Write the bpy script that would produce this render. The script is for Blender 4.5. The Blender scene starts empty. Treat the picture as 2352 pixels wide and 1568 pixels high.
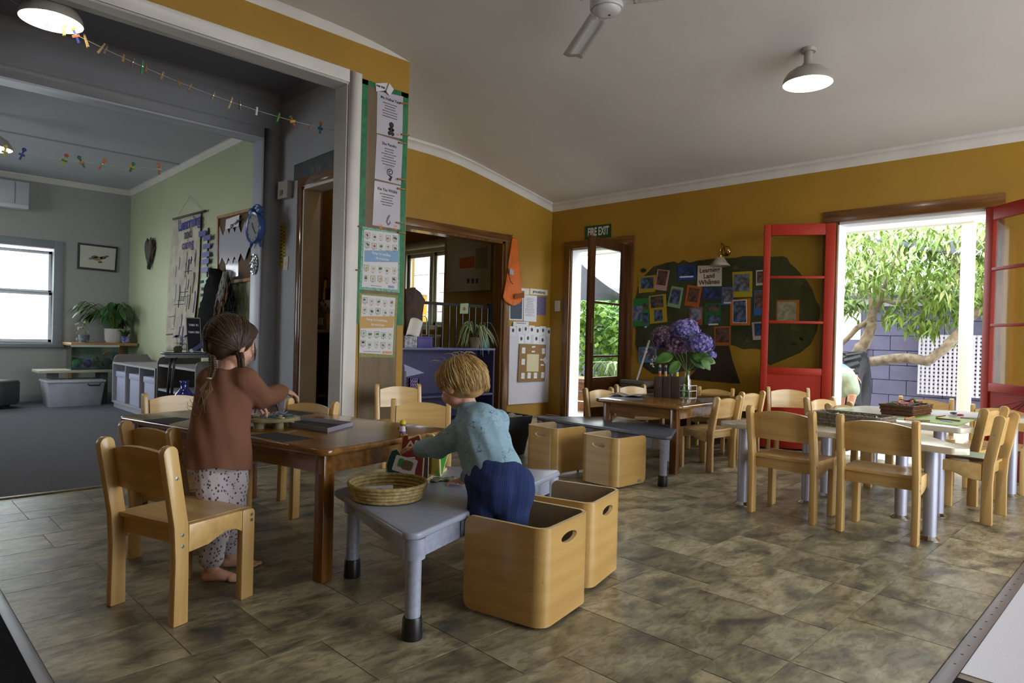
import bpy, bmesh, math, random
from mathutils import Vector, Matrix
random.seed(7)
S = bpy.context.scene
COL = S.collection
PI = math.pi
# ---------------------------------------------------------------- camera
YAW, PIT, ROL, FPX, CH = math.radians(45.128), math.radians(-.409), math.radians(1.499), 1540.5, 0.9
_fw = Vector((math.cos(YAW)*math.cos(PIT), math.sin(YAW)*math.cos(PIT), math.sin(PIT)))
_rt = Vector((math.sin(YAW), -math.cos(YAW), 0)); _up = _rt.cross(_fw)
_r2 = _rt*math.cos(ROL) + _up*math.sin(ROL); _u2 = _up*math.cos(ROL) - _rt*math.sin(ROL)
cam = bpy.data.objects.new('camera', bpy.data.cameras.new('camera')); COL.objects.link(cam)
mw = Matrix((_r2, _u2, -_fw)).transposed().to_4x4(); mw.translation = (0, 0, CH); cam.matrix_world = mw
cam.data.sensor_width = 36; cam.data.lens = 36*FPX/2352; cam.data.clip_start = .05
S.camera = cam
def at(u, v, ax, val):
    "the point that pixel (u, v) of the photograph shows on the plane where coordinate ax equals val"
    d = _fw + _r2*((u-1176)/FPX) - _u2*((v-784)/FPX)
    o = Vector((0, 0, CH)); return o + d*((val-o[ax])/d[ax])
# ---------------------------------------------------------------- world, exposure
w = bpy.data.worlds.new('overcast'); S.world = w; w.use_nodes = True
nt = w.node_tree; bg = nt.nodes['Background']
bg.inputs[0].default_value = (.90, .95, 1.0, 1); bg.inputs[1].default_value = 6.5
S.view_settings.view_transform = 'Standard'; S.view_settings.look = 'None'
S.view_settings.exposure = 0.42; S.view_settings.gamma = 1; S.view_settings.use_curve_mapping = False
S.cycles.max_bounces = 7; S.cycles.diffuse_bounces = 4; S.cycles.glossy_bounces = 3; S.cycles.transparent_max_bounces = 16
def portal(name, loc, rot, sx, sy):
    l = bpy.data.lights.new(name, 'AREA'); l.shape = 'RECTANGLE'; l.size = sx; l.size_y = sy
    l.cycles.is_portal = True
    o = bpy.data.objects.new(name, l); COL.objects.link(o); o.location = loc; o.rotation_euler = rot
# ---------------------------------------------------------------- materials
MATS = {}
def srgb(c):
    if isinstance(c, str): c = [int(c[i:i+2], 16)/255 for i in (0, 2, 4)]
    return tuple(x/12.92 if x <= .04045 else ((x+.055)/1.055)**2.4 for x in c)
def mat(name, c, rough=.6, metal=0, var=0, scale=8, bump=0, bscale=60, spec=.5, alpha=None, trans=0, coat=0, stretch=None, c2=None, rnd=0, sub=0):
    if name in MATS: return MATS[name]
    m = bpy.data.materials.new(name); m.use_nodes = True; N = m.node_tree.nodes; L = m.node_tree.links
    b = N['Principled BSDF']; col = srgb(c)
    b.inputs['Base Color'].default_value = (*col, 1); b.inputs['Roughness'].default_value = rough
    b.inputs['Metallic'].default_value = metal; b.inputs['Specular IOR Level'].default_value = spec
    if trans: b.inputs['Transmission Weight'].default_value = trans
    if coat: b.inputs['Coat Weight'].default_value = coat; b.inputs['Coat Roughness'].default_value = .12
    if sub:
        b.inputs['Subsurface Weight'].default_value = sub; b.inputs['Subsurface Radius'].default_value = (.012, .005, .003)
    if alpha is not None: b.inputs['Alpha'].default_value = alpha
    if var or c2 or bump or rnd:
        tc = N.new('ShaderNodeTexCoord'); mp = N.new('ShaderNodeMapping'); L.new(tc.outputs['Object'], mp.inputs[0])
        if stretch: mp.inputs['Scale'].default_value = stretch
    if var or c2:
        no = N.new('ShaderNodeTexNoise'); no.inputs['Scale'].default_value = scale; no.inputs['Detail'].default_value = 5
        L.new(mp.outputs[0], no.inputs['Vector'])
        rp = N.new('ShaderNodeValToRGB'); L.new(no.outputs['Fac'], rp.inputs[0])
        a = srgb(c2) if c2 else tuple(x*(1-var) for x in col); d = col if c2 else tuple(min(1, x*(1+var)) for x in col)
        rp.color_ramp.elements[0].position = .36; rp.color_ramp.elements[1].position = .64
        rp.color_ramp.elements[0].color = (*a, 1); rp.color_ramp.elements[1].color = (*d, 1)
        out = rp.outputs[0]
        if rnd:
            oi = N.new('ShaderNodeObjectInfo'); hs = N.new('ShaderNodeHueSaturation'); mr = N.new('ShaderNodeMapRange')
            mr.inputs['To Min'].default_value = 1-rnd; mr.inputs['To Max'].default_value = 1+rnd
            L.new(oi.outputs['Random'], mr.inputs[0]); L.new(mr.outputs[0], hs.inputs['Value']); L.new(out, hs.inputs['Color']); out = hs.outputs[0]
        L.new(out, b.inputs['Base Color'])
    if bump:
        n2 = N.new('ShaderNodeTexNoise'); n2.inputs['Scale'].default_value = bscale; n2.inputs['Detail'].default_value = 4
        L.new(mp.outputs[0], n2.inputs['Vector']); bp = N.new('ShaderNodeBump'); bp.inputs['Strength'].default_value = bump; bp.inputs['Distance'].default_value = .01
        L.new(n2.outputs['Fac'], bp.inputs['Height']); L.new(bp.outputs[0], b.inputs['Normal'])
    MATS[name] = m; return m
def wood(name, c, c2, rough=.35, stretch=(22, 22, 1.8), scale=1.4, coat=.3, rnd=.08):
    return mat(name, c, rough, c2=c2, stretch=stretch, scale=scale, coat=coat, rnd=rnd, bump=.04, bscale=3)
def emit(name, c, s):
    m = bpy.data.materials.new(name); m.use_nodes = True; N = m.node_tree.nodes; b = N['Principled BSDF']
    b.inputs['Base Color'].default_value = (*srgb(c), 1); b.inputs['Emission Color'].default_value = (*srgb(c), 1); b.inputs['Emission Strength'].default_value = s
    MATS[name] = m; return m
def glassmat(name, tint=(.93, .96, .95), refl=.05):
    if name in MATS: return MATS[name]
    m = bpy.data.materials.new(name); m.use_nodes = True; N = m.node_tree.nodes; L = m.node_tree.links; N.clear()
    o = N.new('ShaderNodeOutputMaterial'); t = N.new('ShaderNodeBsdfTransparent'); g = N.new('ShaderNodeBsdfGlossy'); x = N.new('ShaderNodeMixShader'); f = N.new('ShaderNodeLayerWeight')
    p = N.new('ShaderNodeMath'); p.operation = 'POWER'; p.inputs[1].default_value = 4; q = N.new('ShaderNodeMath'); q.operation = 'MULTIPLY_ADD'; q.inputs[1].default_value = .7; q.inputs[2].default_value = refl
    t.inputs[0].default_value = (*tint, 1); g.inputs['Roughness'].default_value = .02; f.inputs[0].default_value = .5
    L.new(f.outputs['Facing'], p.inputs[0]); L.new(p.outputs[0], q.inputs[0]); L.new(q.outputs[0], x.inputs[0]); L.new(t.outputs[0], x.inputs[1]); L.new(g.outputs[0], x.inputs[2]); L.new(x.outputs[0], o.inputs[0])
    MATS[name] = m; return m
# ---------------------------------------------------------------- mesh helpers
X3, Y3, Z3 = Vector((1, 0, 0)), Vector((0, 1, 0)), Vector((0, 0, 1))
def frame(o, u, v):
    "matrix of a local frame: x runs along u, y along v, z along the normal u x v"
    u = Vector(u).normalized(); v = Vector(v); n = u.cross(v).normalized(); v = n.cross(u)
    m = Matrix((u, v, n)).transposed().to_4x4(); m.translation = o; return m
def T(x=0, y=0, z=0, rz=0, rx=0, ry=0, s=1):
    return Matrix.Translation((x, y, z)) @ Matrix.Rotation(rz, 4, 'Z') @ Matrix.Rotation(ry, 4, 'Y') @ Matrix.Rotation(rx, 4, 'X') @ Matrix.Scale(s, 4)
class MB:
    def __init__(s, M=None): s.v = []; s.f = []; s.M = M or Matrix()
    def add(s, vs, fs, M=None):
        k = len(s.v); m = s.M @ M if M is not None else s.M
        s.v += [m @ Vector(p) for p in vs]; s.f += [tuple(i+k for i in f) for f in fs]; return s
    def box(s, a, b, M=None):
        (x0, y0, z0), (x1, y1, z1) = a, b
        x0, x1 = min(x0, x1), max(x0, x1); y0, y1 = min(y0, y1), max(y0, y1); z0, z1 = min(z0, z1), max(z0, z1)
        return s.add([(x0, y0, z0), (x1, y0, z0), (x1, y1, z0), (x0, y1, z0), (x0, y0, z1), (x1, y0, z1), (x1, y1, z1), (x0, y1, z1)],
            [(3, 2, 1, 0), (4, 5, 6, 7), (0, 1, 5, 4), (1, 2, 6, 5), (2, 3, 7, 6), (3, 0, 4, 7)], M)
    def bar(s, p, q, w, h, up=Z3):
        p, q = Vector(p), Vector(q); d = q-p; l = d.length; up = Vector(up)
        if abs(d.normalized().dot(up.normalized())) > .98: up = X3
        return s.box((0, -w/2, -h/2), (l, w/2, h/2), frame(p, d, up.cross(d)))
    def tube(s, path, r, n=8, closed=False, caps=True, M=None, sq=1):
        P = [Vector(p) for p in path]; k = len(P); vs = []; fs = []; up = None
        for i, p in enumerate(P):
            a = P[i-1] if (i or closed) else p; b = P[(i+1) % k] if (i < k-1 or closed) else p
            d = (b-a).normalized()
            if up is None: up = Z3 if abs(d.z) < .9 else X3
            e = d.cross(up)
            if e.length < 1e-5: e = d.orthogonal()
            e.normalize(); up = e.cross(d).normalized()
            rr = r[i] if isinstance(r, (list, tuple)) else r
            for j in range(n):
                t = 2*PI*j/n; vs.append(p + e*math.cos(t)*rr + up*math.sin(t)*rr*sq)
        for i in range(k if closed else k-1):
            for j in range(n): fs.append((i*n+j, i*n+(j+1) % n, ((i+1) % k)*n+(j+1) % n, ((i+1) % k)*n+j))
        if caps and not closed: fs += [tuple(range(n))[::-1], tuple((k-1)*n+j for j in range(n))]
        return s.add(vs, fs, M)
    def cyl(s, p, q, r0, r1=None, n=12, M=None): return s.tube([p, q], [r0, r0 if r1 is None else r1], n, M=M)
    def lathe(s, prof, n=20, M=None, close=False, caps=True):
        vs = []; fs = []; k = len(prof)
        for r, z in prof:
            for j in range(n): t = 2*PI*j/n; vs.append((r*math.cos(t), r*math.sin(t), z))
        for i in range(k if close else k-1):
            for j in range(n): fs.append((i*n+j, i*n+(j+1) % n, ((i+1) % k)*n+(j+1) % n, ((i+1) % k)*n+j))
        if not close and caps:
            if prof[0][0] > 1e-4: fs.append(tuple(range(n))[::-1])
            if prof[-1][0] > 1e-4: fs.append(tuple((k-1)*n+j for j in range(n)))
        return s.add(vs, fs, M)
    def prism(s, poly, z0, z1, M=None):
        k = len(poly); a = sum(poly[i][0]*poly[(i+1) % k][1]-poly[(i+1) % k][0]*poly[i][1] for i in range(k))
        if a < 0: poly = poly[::-1]
        vs = [(x, y, z0) for x, y in poly]+[(x, y, z1) for x, y in poly]
        fs = [tuple(range(k))[::-1], tuple(range(k, 2*k))]+[(i, (i+1) % k, k+(i+1) % k, k+i) for i in range(k)]
        return s.add(vs, fs, M)
    def sph(s, c, r, nu=12, nv=8, M=None):
        if not isinstance(r, (list, tuple)): r = (r, r, r)
        vs = []; fs = []
        for i in range(nv+1):
            a = PI*i/nv
            for j in range(nu): t = 2*PI*j/nu; vs.append((c[0]+r[0]*math.sin(a)*math.cos(t), c[1]+r[1]*math.sin(a)*math.sin(t), c[2]-r[2]*math.cos(a)))
        for i in range(nv):
            for j in range(nu): fs.append((i*nu+j, i*nu+(j+1) % nu, (i+1)*nu+(j+1) % nu, (i+1)*nu+j))
        return s.add(vs, fs, M)
    def grid(s, fn, nu, nv, thick=0, M=None, nrm=None):
        vs = [Vector(fn(i/nu, j/nv)) for j in range(nv+1) for i in range(nu+1)]; W = nu+1
        fs = [(j*W+i, j*W+i+1, (j+1)*W+i+1, (j+1)*W+i) for j in range(nv) for i in range(nu)]
        if thick:
            n0 = Vector(nrm) if nrm else None; k = len(vs); back = []
            for j in range(nv+1):
                for i in range(nu+1):
                    a = vs[j*W+min(i+1, nu)]-vs[j*W+max(i-1, 0)]; b = vs[min(j+1, nv)*W+i]-vs[max(j-1, 0)*W+i]
                    n = n0 or a.cross(b).normalized(); back.append(vs[j*W+i]-n*thick)
            vs += back; fs += [tuple(k+q for q in f[::-1]) for f in list(fs)]
            rim = [i for i in range(W)]+[j*W+nu for j in range(1, nv+1)]+[nv*W+i for i in range(nu-1, -1, -1)]+[j*W for j in range(nv-1, 0, -1)]
            fs += [(rim[(q+1) % len(rim)], rim[q], k+rim[q], k+rim[(q+1) % len(rim)]) for q in range(len(rim))]
        return s.add(vs, fs, M)
    def build(s, name, m, parent=None, smooth=False, bevel=0, seg=2, auto=False, kind=None):
        me = bpy.data.meshes.new(name); me.from_pydata([tuple(p) for p in s.v], [], s.f)
        if parent is not None:
            # bake into the parent's space so that parts follow their thing
            me.transform(pinv(parent))
        if bevel:
            bm = bmesh.new(); bm.from_mesh(me); bmesh.ops.remove_doubles(bm, verts=bm.verts, dist=1e-6)
            es = [e for e in bm.edges if len(e.link_faces) == 2 and e.calc_face_angle(0) > .6]
            bmesh.ops.bevel(bm, geom=es, offset=bevel, segments=seg, affect='EDGES', profile=.5, clamp_overlap=True)
            bm.to_mesh(me); bm.free()
        if smooth or bevel:
            me.shade_smooth()
            if bevel or auto: me.set_sharp_from_angle(angle=math.radians(40))
        me.materials.append(m); me.update()
        o = bpy.data.objects.new(name, me); COL.objects.link(o)
        if parent is not None: o.parent = parent
        if kind: o['kind'] = kind
        return o
WM = {}
def world(o):
    m = o.matrix_basis.copy()
    return world(o.parent) @ m if o.parent else m
def pinv(o): return world(o).inverted()
def tag(o, label, cat, group=None):
    o['label'] = label; o['category'] = cat
    if group: o['group'] = group
    return o
def thing(name, label, cat, loc=(0, 0, 0), rz=0, group=None):
    o = bpy.data.objects.new(name, None); COL.objects.link(o); o.empty_display_size = .05
    o.location = loc; o.rotation_euler = (0, 0, rz); return tag(o, label, cat, group)
def struct(o, label=None):
    o['kind'] = 'structure'
    if label: o['label'] = label
    return o
def copy_tree(o, parent=None):
    c = o.copy(); COL.objects.link(c); c.parent = parent
    for ch in list(o.children): copy_tree(ch, c)
    return c
DG = None
def text_mesh(name, body, size, M, m, parent, align='CENTER', extrude=.0006, shear=0, bold=0, xs=1):
    cu = bpy.data.curves.new(name, 'FONT'); cu.body = body; cu.size = size; cu.align_x = align; cu.align_y = 'CENTER'
    cu.extrude = extrude; cu.shear = shear; cu.offset = bold; cu.resolution_u = 3
    to = bpy.data.objects.new(name+'_src', cu); COL.objects.link(to)
    dg = bpy.context.evaluated_depsgraph_get(); me = bpy.data.meshes.new_from_object(to.evaluated_get(dg))
    bpy.data.objects.remove(to); bpy.data.curves.remove(cu)
    me.name = name; me.transform(M @ Matrix.Diagonal((xs, 1, 1, 1)))
    if parent is not None: me.transform(pinv(parent))
    me.materials.clear(); me.materials.append(m)
    o = bpy.data.objects.new(name, me); COL.objects.link(o)
    if parent is not None: o.parent = parent
    return o
def blob(name, parts, vox, m, parent=None, smooth=6, fac=.5, disp=None):
    "one continuous organic surface grown over capsules and ellipsoids"
    mb = MB()
    for p in parts:
        if p[0] == 'c':
            _, a, b, r0, r1 = p; a, b = Vector(a), Vector(b)
            n = max(3, int((b-a).length/(min(r0, r1)*.6))+1)
            pts = [a.lerp(b, i/n) for i in range(n+1)]; mb.tube(pts, [r0+(r1-r0)*i/n for i in range(n+1)], 12)
            mb.sph(a, r0); mb.sph(b, r1)
        elif p[0] == 'l':
            # loft through elliptical rings (centre, half width, half depth) turned by R
            _, rings, R = p; n = 28; vs = [Vector(c)+(R @ Vector((rx*math.cos(2*PI*j/n), ry*math.sin(2*PI*j/n), 0))) for c, rx, ry in rings for j in range(n)]
            k = len(rings); mb.add(vs, [(i*n+j, i*n+(j+1) % n, (i+1)*n+(j+1) % n, (i+1)*n+j) for i in range(k-1) for j in range(n)]+[tuple(range(n))[::-1], tuple((k-1)*n+j for j in range(n))])
        else:
            _, c, r, R = (p+(None,))[:4]
            mb.sph((0, 0, 0), r, 20, 14, M=Matrix.Translation(c) @ (R if R is not None else Matrix()))
    me = bpy.data.meshes.new(name); me.from_pydata([tuple(p) for p in mb.v], [], mb.f)
    o = bpy.data.objects.new(name+'_src', me); COL.objects.link(o)
    r = o.modifiers.new('r', 'REMESH'); r.mode = 'VOXEL'; r.voxel_size = vox
    sm = o.modifiers.new('s', 'SMOOTH'); sm.factor = fac; sm.iterations = smooth
    dg = bpy.context.evaluated_depsgraph_get(); m2 = bpy.data.meshes.new_from_object(o.evaluated_get(dg))
    bpy.data.objects.remove(o); bpy.data.meshes.remove(me); m2.name = name
    if disp:
        m2.update(); ns = [v.normal.copy() for v in m2.vertices]
        for v, n in zip(m2.vertices, ns): v.co = disp(v.co.copy(), n)
    if parent is not None: m2.transform(pinv(parent))
    m2.shade_smooth(); m2.materials.clear(); m2.materials.append(m)
    q = bpy.data.objects.new(name, m2); COL.objects.link(q)
    if parent is not None: q.parent = parent
    return q
def rrect(w, h, r, n=4):
    out = []
    for cx, cy, a0 in ((w/2-r, h/2-r, 0), (-w/2+r, h/2-r, 90), (-w/2+r, -h/2+r, 180), (w/2-r, -h/2+r, 270)):
        for i in range(n+1):
            t = math.radians(a0+90*i/n); out.append((cx+r*math.cos(t), cy+r*math.sin(t)))
    return out
def rpoly(P, r, n=5):
    "polygon with rounded corners"
    out = []; k = len(P)
    for i in range(k):
        p = Vector(P[i]).to_2d(); a = (Vector(P[i-1]).to_2d()-p).normalized(); b = (Vector(P[(i+1) % k]).to_2d()-p).normalized()
        h = math.acos(max(-1, min(1, a.dot(b))))/2; d = r/math.tan(h); c = p+(a+b).normalized()*(r/math.sin(h))
        p0 = p+a*d; p1 = p+b*d
        for j in range(n+1):
            t = j/n; q = p0.lerp(p1, t); q = c+(q-c).normalized()*r; out.append((q.x, q.y))
    return out
# ================================================================ setting
XW, YH, YO = 5.87, 5.28, 4.27          # right wall, serving-hatch wall, wide-opening wall
YF, XG = 9.475, 2.553                  # far wall and green wall of the carpeted room
yellow = mat('yellow_paint', 'a37b22', .55, var=.05, scale=2.5, bump=.03, bscale=90)
white = mat('white_paint', 'd6d2cb', .45, var=.04, scale=5)
ceilm = mat('ceiling_paint', 'd3cfc9', .75, var=.02, scale=2)
grey = mat('grey_paint', 'a3a5ab', .55, var=.03, scale=3)
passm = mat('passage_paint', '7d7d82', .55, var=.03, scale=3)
greenw = mat('sage_paint', 'aeb492', .6, var=.03, scale=3)
farw = mat('pale_grey_paint', '9c9e9a', .6, var=.03, scale=3)
rimu = wood('rimu_wood', '7d5224', '573717', .3, (24, 24, 1.8))
rimu_h = wood('rimu_wood_level', '7d5224', '573717', .3, (2, 2, 24))
rimu_d = wood('dark_rimu_backlit', '4f2e17', '38200f', .3, (24, 24, 1.8))  # dark door timber, with its backlit shade mixed into the colour
glass = glassmat('clear_glass')
black = mat('black_plastic', '17171a', .4)
chrome = mat('chrome', 'c9cbd0', .12, metal=1)
paper = mat('white_paper', 'd2d2d6', .6)
strm = mat('white_string', 'b5b2ac', .7)
def walls(mb, ax, c0, c1, s0, s1, z0, z1, holes=()):
    def bx(a, b, lo, hi):
        if b-a > 1e-4 and hi-lo > 1e-4:
            mb.box((c0, a, lo), (c1, b, hi)) if ax == 'x' else mb.box((a, c0, lo), (b, c1, hi))
    p = s0
    for h0, h1, lo, hi in sorted(holes):
        bx(p, h0, z0, z1); bx(h0, h1, z0, lo); bx(h0, h1, hi, z1); p = h1
    bx(p, s1, z0, z1); return mb
D1, D2, HW = (4.185, 4.98, 0, 1.92), (1.03, 2.085, 0, 1.925), (6.95, 8.12, 1.03, 2.06)
o = walls(MB(), 'x', XW, XW+.13, -2.6, 9.6, 0, 3.3, [D1, D2, HW]).build('wall_right', yellow); struct(o, 'mustard yellow wall with the red double doors')
o = walls(MB(), 'y', YH, YH+.12, 3.06, XW, 0, 3.3, [(3.25, 5.10, 0, 1.935)]).build('wall_back', yellow); struct(o, 'mustard yellow wall with the wide serving opening')
o = walls(MB(), 'y', YO, YO+.13, -1.6, 3.06, 0, 3.3, [(-1.2, 2.53, 0, 2.685)]).build('wall_opening', yellow); struct(o, 'mustard yellow pier and header around the wide white opening')
o = walls(MB(), 'x', 3.0, 3.06, YO+.13, 6.5, 0, 3.3).build('wall_pier_side', yellow); struct(o)
# behind and beside the camera: walls with the windows that light the room
BW = []
o = walls(MB(), 'x', -1.72, -1.6, -2.6, YO, 0, 3.3, BW).build('wall_left', yellow); struct(o)
SW = [(1.6, 5.7, .0, 2.5)]
o = walls(MB(), 'y', -2.72, -2.6, -1.72, XW+.13, 0, 3.3, SW).build('wall_front', yellow); struct(o)
for (a, b, z0, z1) in BW: portal('daylight_portal', (-1.73, (a+b)/2, (z0+z1)/2), (0, -PI/2, 0), z1-z0, b-a)
for (a, b, z0, z1) in SW: portal('daylight_portal', ((a+b)/2, -2.73, (z0+z1)/2), (PI/2, 0, 0), b-a, z1-z0)
for (a, b, z0, z1) in (D1, D2, HW): portal('daylight_portal', (XW+.14, (a+b)/2, (z0+z1)/2), (0, PI/2, 0), z1-z0, b-a)
# main ceiling: a level field that falls towards the right wall and the serving wall
def cz(x, y):
    a = 2.455+.195*(XW-x); b = 2.755+.30*(YH-y); c = 3.09
    k = .035; m = min(a, b, c)
    return m-k*math.log(sum(math.exp(-(q-m)/k) for q in (a, b, c)))
mb = MB(); NX, NY = 60, 64
def cgrid(x0, x1, y0, y1, nx, ny): mb.grid(lambda s, t: (x0+(x1-x0)*s, y0+(y1-y0)*t, cz(x0+(x1-x0)*s, y0+(y1-y0)*t)), nx, ny, -.05, nrm=(0, 0, 1))
cgrid(-1.65, XW+.02, -2.65, YO+.02, 48, 44); cgrid(3.03, XW+.02, YO+.02, YH+.02, 24, 10)
ceiling = struct(mb.build('ceiling', ceilm, smooth=True, auto=True), 'pale ceiling sloping down to the yellow walls')
def cove(name, pts, n, label=None, d=.055, hgt=.06, m=None):
    "moulded cornice along a line of points just under the ceiling; n points into the room"
    mb = MB(); n = Vector(n); prof = [(0, -hgt-.012), (.008, -hgt), (d*.35, -hgt*.55), (d*.8, -hgt*.12), (d, -.006), (d, .02), (0, .02)]
    vs = []; fs = []; k = len(prof)
    for p in pts:
        for a, b in prof: vs.append(Vector(p)+n*a+Z3*b)
    for i in range(len(pts)-1):
        for j in range(k): fs.append((i*k+j, i*k+(j+1) % k, (i+1)*k+(j+1) % k, (i+1)*k+j))
    fs += [tuple(range(k))[::-1], tuple((len(pts)-1)*k+j for j in range(k))]
    mb.add(vs, fs); return struct(mb.build(name, m or white, smooth=True, auto=True), label)
cove('trim_1', [(XW, y, cz(XW, y)-.01) for y in (YH, 4, 2, 0, -2.6)], (-1, 0, 0), 'white cove above the red doors')
cove('trim_2', [(3.06+i*.2, YH, cz(3.06+i*.2, YH)-.008) for i in range(15)], (0, -1, 0), 'white cove above the serving opening')
cove('trim_3', [(x, YO, 3.085) for x in (-1.6, 1, 3.06+.055)], (0, -1, 0), 'deep white cornice above the wide opening', .075, .08)
# ---- white timber lining of the wide opening
mb = MB()
mb.box((2.53, YO-.022, 0), (2.632, YO, 2.772)); mb.box((-1.3, YO-.022, 2.685), (2.53, YO, 2.772)); mb.box((-1.3, YO-.022, 0), (-1.2, YO, 2.685))
struct(mb.build('trim_4', white, bevel=.003), 'white architrave of the wide opening')
mb = MB(); mb.box((2.515, YO-.012, 0), (2.53, YO+.15, 2.67)); mb.box((-1.2, YO-.012, 2.67), (2.53, YO+.15, 2.685)); mb.box((-1.2, YO-.012, 0), (-1.185, YO+.15, 2.67))
struct(mb.build('trim_5', mat('jamb_paint', 'b5b2ad', .45, var=.04, scale=6), bevel=.002), 'grey white jamb lining of the wide opening')
# ---- passage between the two openings
o = walls(MB(), 'x', 2.60, 2.68, YO+.13, 5.45, 0, 3.0, [(4.44, 5.02, 0, 2.055)]).build('wall_passage', grey); struct(o, 'grey passage wall with the narrow doorway')
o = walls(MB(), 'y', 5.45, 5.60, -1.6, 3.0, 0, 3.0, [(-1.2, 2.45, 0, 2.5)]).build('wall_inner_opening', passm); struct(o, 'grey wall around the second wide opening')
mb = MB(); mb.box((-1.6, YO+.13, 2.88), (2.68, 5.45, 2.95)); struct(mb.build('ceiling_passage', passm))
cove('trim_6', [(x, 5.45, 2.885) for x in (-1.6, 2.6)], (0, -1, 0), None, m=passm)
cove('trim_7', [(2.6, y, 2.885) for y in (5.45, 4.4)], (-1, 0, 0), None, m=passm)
o = walls(MB(), 'x', -1.72, -1.6, YO, 9.6, 0, 3.0, [(6.6, 8.2, .7, 2.1)]).build('wall_far_left', farw); struct(o)
portal('daylight_portal', (-1.73, 7.4, 1.4), (0, -PI/2, 0), 1.4, 1.6)
mb = MB(); mb.box((2.45, 5.435, 0), (2.53, 5.45, 2.58)); mb.box((-1.3, 5.435, 2.5), (2.45, 5.45, 2.58)); mb.box((-1.3, 5.435, 0), (-1.2, 5.45, 2.5))
struct(mb.build('trim_8', passm, bevel=.003), 'grey architrave of the second wide opening')
mb = MB(); mb.box((2.435, 5.44, 0), (2.45, 5.615, 2.485)); mb.box((-1.2, 5.44, 2.485), (2.45, 5.615, 2.5)); struct(mb.build('trim_9', mat('blue_grey_paint', 'a9adb8', .4), bevel=.002), 'blue grey jamb lining of the second opening')
# ---- store behind the narrow doorway
mb = MB(); walls(mb, 'y', 6.5, 6.6, 2.6, 3.06, 0, 3.0); mb.box((2.685, YO+.135, 2.5), (2.995, 6.49, 2.56)); struct(mb.build('wall_store', yellow))
# ---- carpeted room
wa, wb = at(145, 555, 1, YF), at(140, 795, 1, YF)
WX, WZ0, WZ1 = 1.745, .69, 1.80
o = walls(MB(), 'y', YF, YF+.12, -1.6, XG+.1, 0, 2.9, [(.62, WX, WZ0, WZ1)]).build('wall_far', farw); struct(o, 'pale grey wall with the sash window')
portal('daylight_portal', ((.62+WX)/2, YF+.13, (WZ0+WZ1)/2), (-PI/2, 0, 0), WX-.62, WZ1-WZ0)
o = walls(MB(), 'x', XG, XG+.08, 5.6, YF, 0, 2.9).build('wall_green', greenw); struct(o, 'sage green wall with tapestry and corkboard')
mb = MB(); mb.grid(lambda s, t: (-1.6+s*4.2, 5.6+t*(YF+.1-5.6), 2.69-.075*t), 2, 6, -.05, nrm=(0, 0, 1))
struct(mb.build('ceiling_far', mat('cool_ceiling_paint', 'b9bdc6', .7, var=.02, scale=2)), 'pale ceiling of the carpeted room')
mb = MB(); mb.box((-1.6, 7.62, 2.645), (XG, 7.66, 2.652)); struct(mb.build('trim_10', mat('batten_paint', '9a9da6', .7)), 'flat batten across the far ceiling')
cove('trim_11', [(XG, y, 2.69-.075*(y-5.6)/3.9) for y in (5.6, 7.5, YF)], (-1, 0, 0), None, .04, .045)
cove('trim_12', [(x, YF, 2.612) for x in (-1.6, XG)], (0, -1, 0), None, .04, .045)
mb = MB(); mb.box((-1.6, YF-.015, 0), (XG, YF, .085)); struct(mb.build('baseboard_far', mat('grey_skirting', '8d9094', .5), bevel=.003))
mb = MB(); mb.box((XG-.015, 5.6, 0), (XG, YF-.015, .085)); struct(mb.build('baseboard_green', MATS['grey_skirting'], bevel=.003))
# ---- kitchen beyond the serving opening
kit = mat('kitchen_cream', 'a58a4a', .6)
mb = MB(); walls(mb, 'y', 9.0, 9.1, 3.0, XW, 0, 3.0); struct(mb.build('wall_kitchen', kit))
mb = MB(); mb.box((3.0, 6.5, 0), (3.06, 9.0, 3)); struct(mb.build('wall_kitchen_side', kit))
mb = MB(); mb.box((3.0, YH+.12, 2.52), (XW, 9.1, 2.58)); struct(mb.build('ceiling_kitchen', mat('brown_board', '4a3524', .6)))
# ---- floors
carpet = mat('grey_carpet', '74757c', .95, var=.35, scale=260, bump=.7, bscale=400, spec=.1)
mb = MB(); mb.box((-1.6, YO, -.05), (2.66, YF+.1, .004)); struct(mb.build('floor_carpet', carpet), 'grey carpet of the far room')
mb = MB(); mb.box((2.66, YO+.1, -.05), (3.06, 6.6, .001)); mb.box((3.0, YH+.02, -.05), (XW, 9.1, .001)); struct(mb.build('floor_kitchen', mat('grey_vinyl', '7a776f', .4)))
hall = mat('white_speckled_vinyl', 'cfd1da', .35, var=.06, scale=220)
mb = MB(); mb.box((2.21, -2.6, -.05), (XW, .42, .001)); mb.box((-1.6, -2.6, -.05), (2.21, -.6, .001)); struct(mb.build('floor_hall', hall), 'white speckled vinyl beyond the metal strip')
struct(MB().box((-1.7, -2.7, -.08), (XW+.2, YH+.1, -.0506)).build('floor_slab', MATS['grey_vinyl']))
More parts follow.
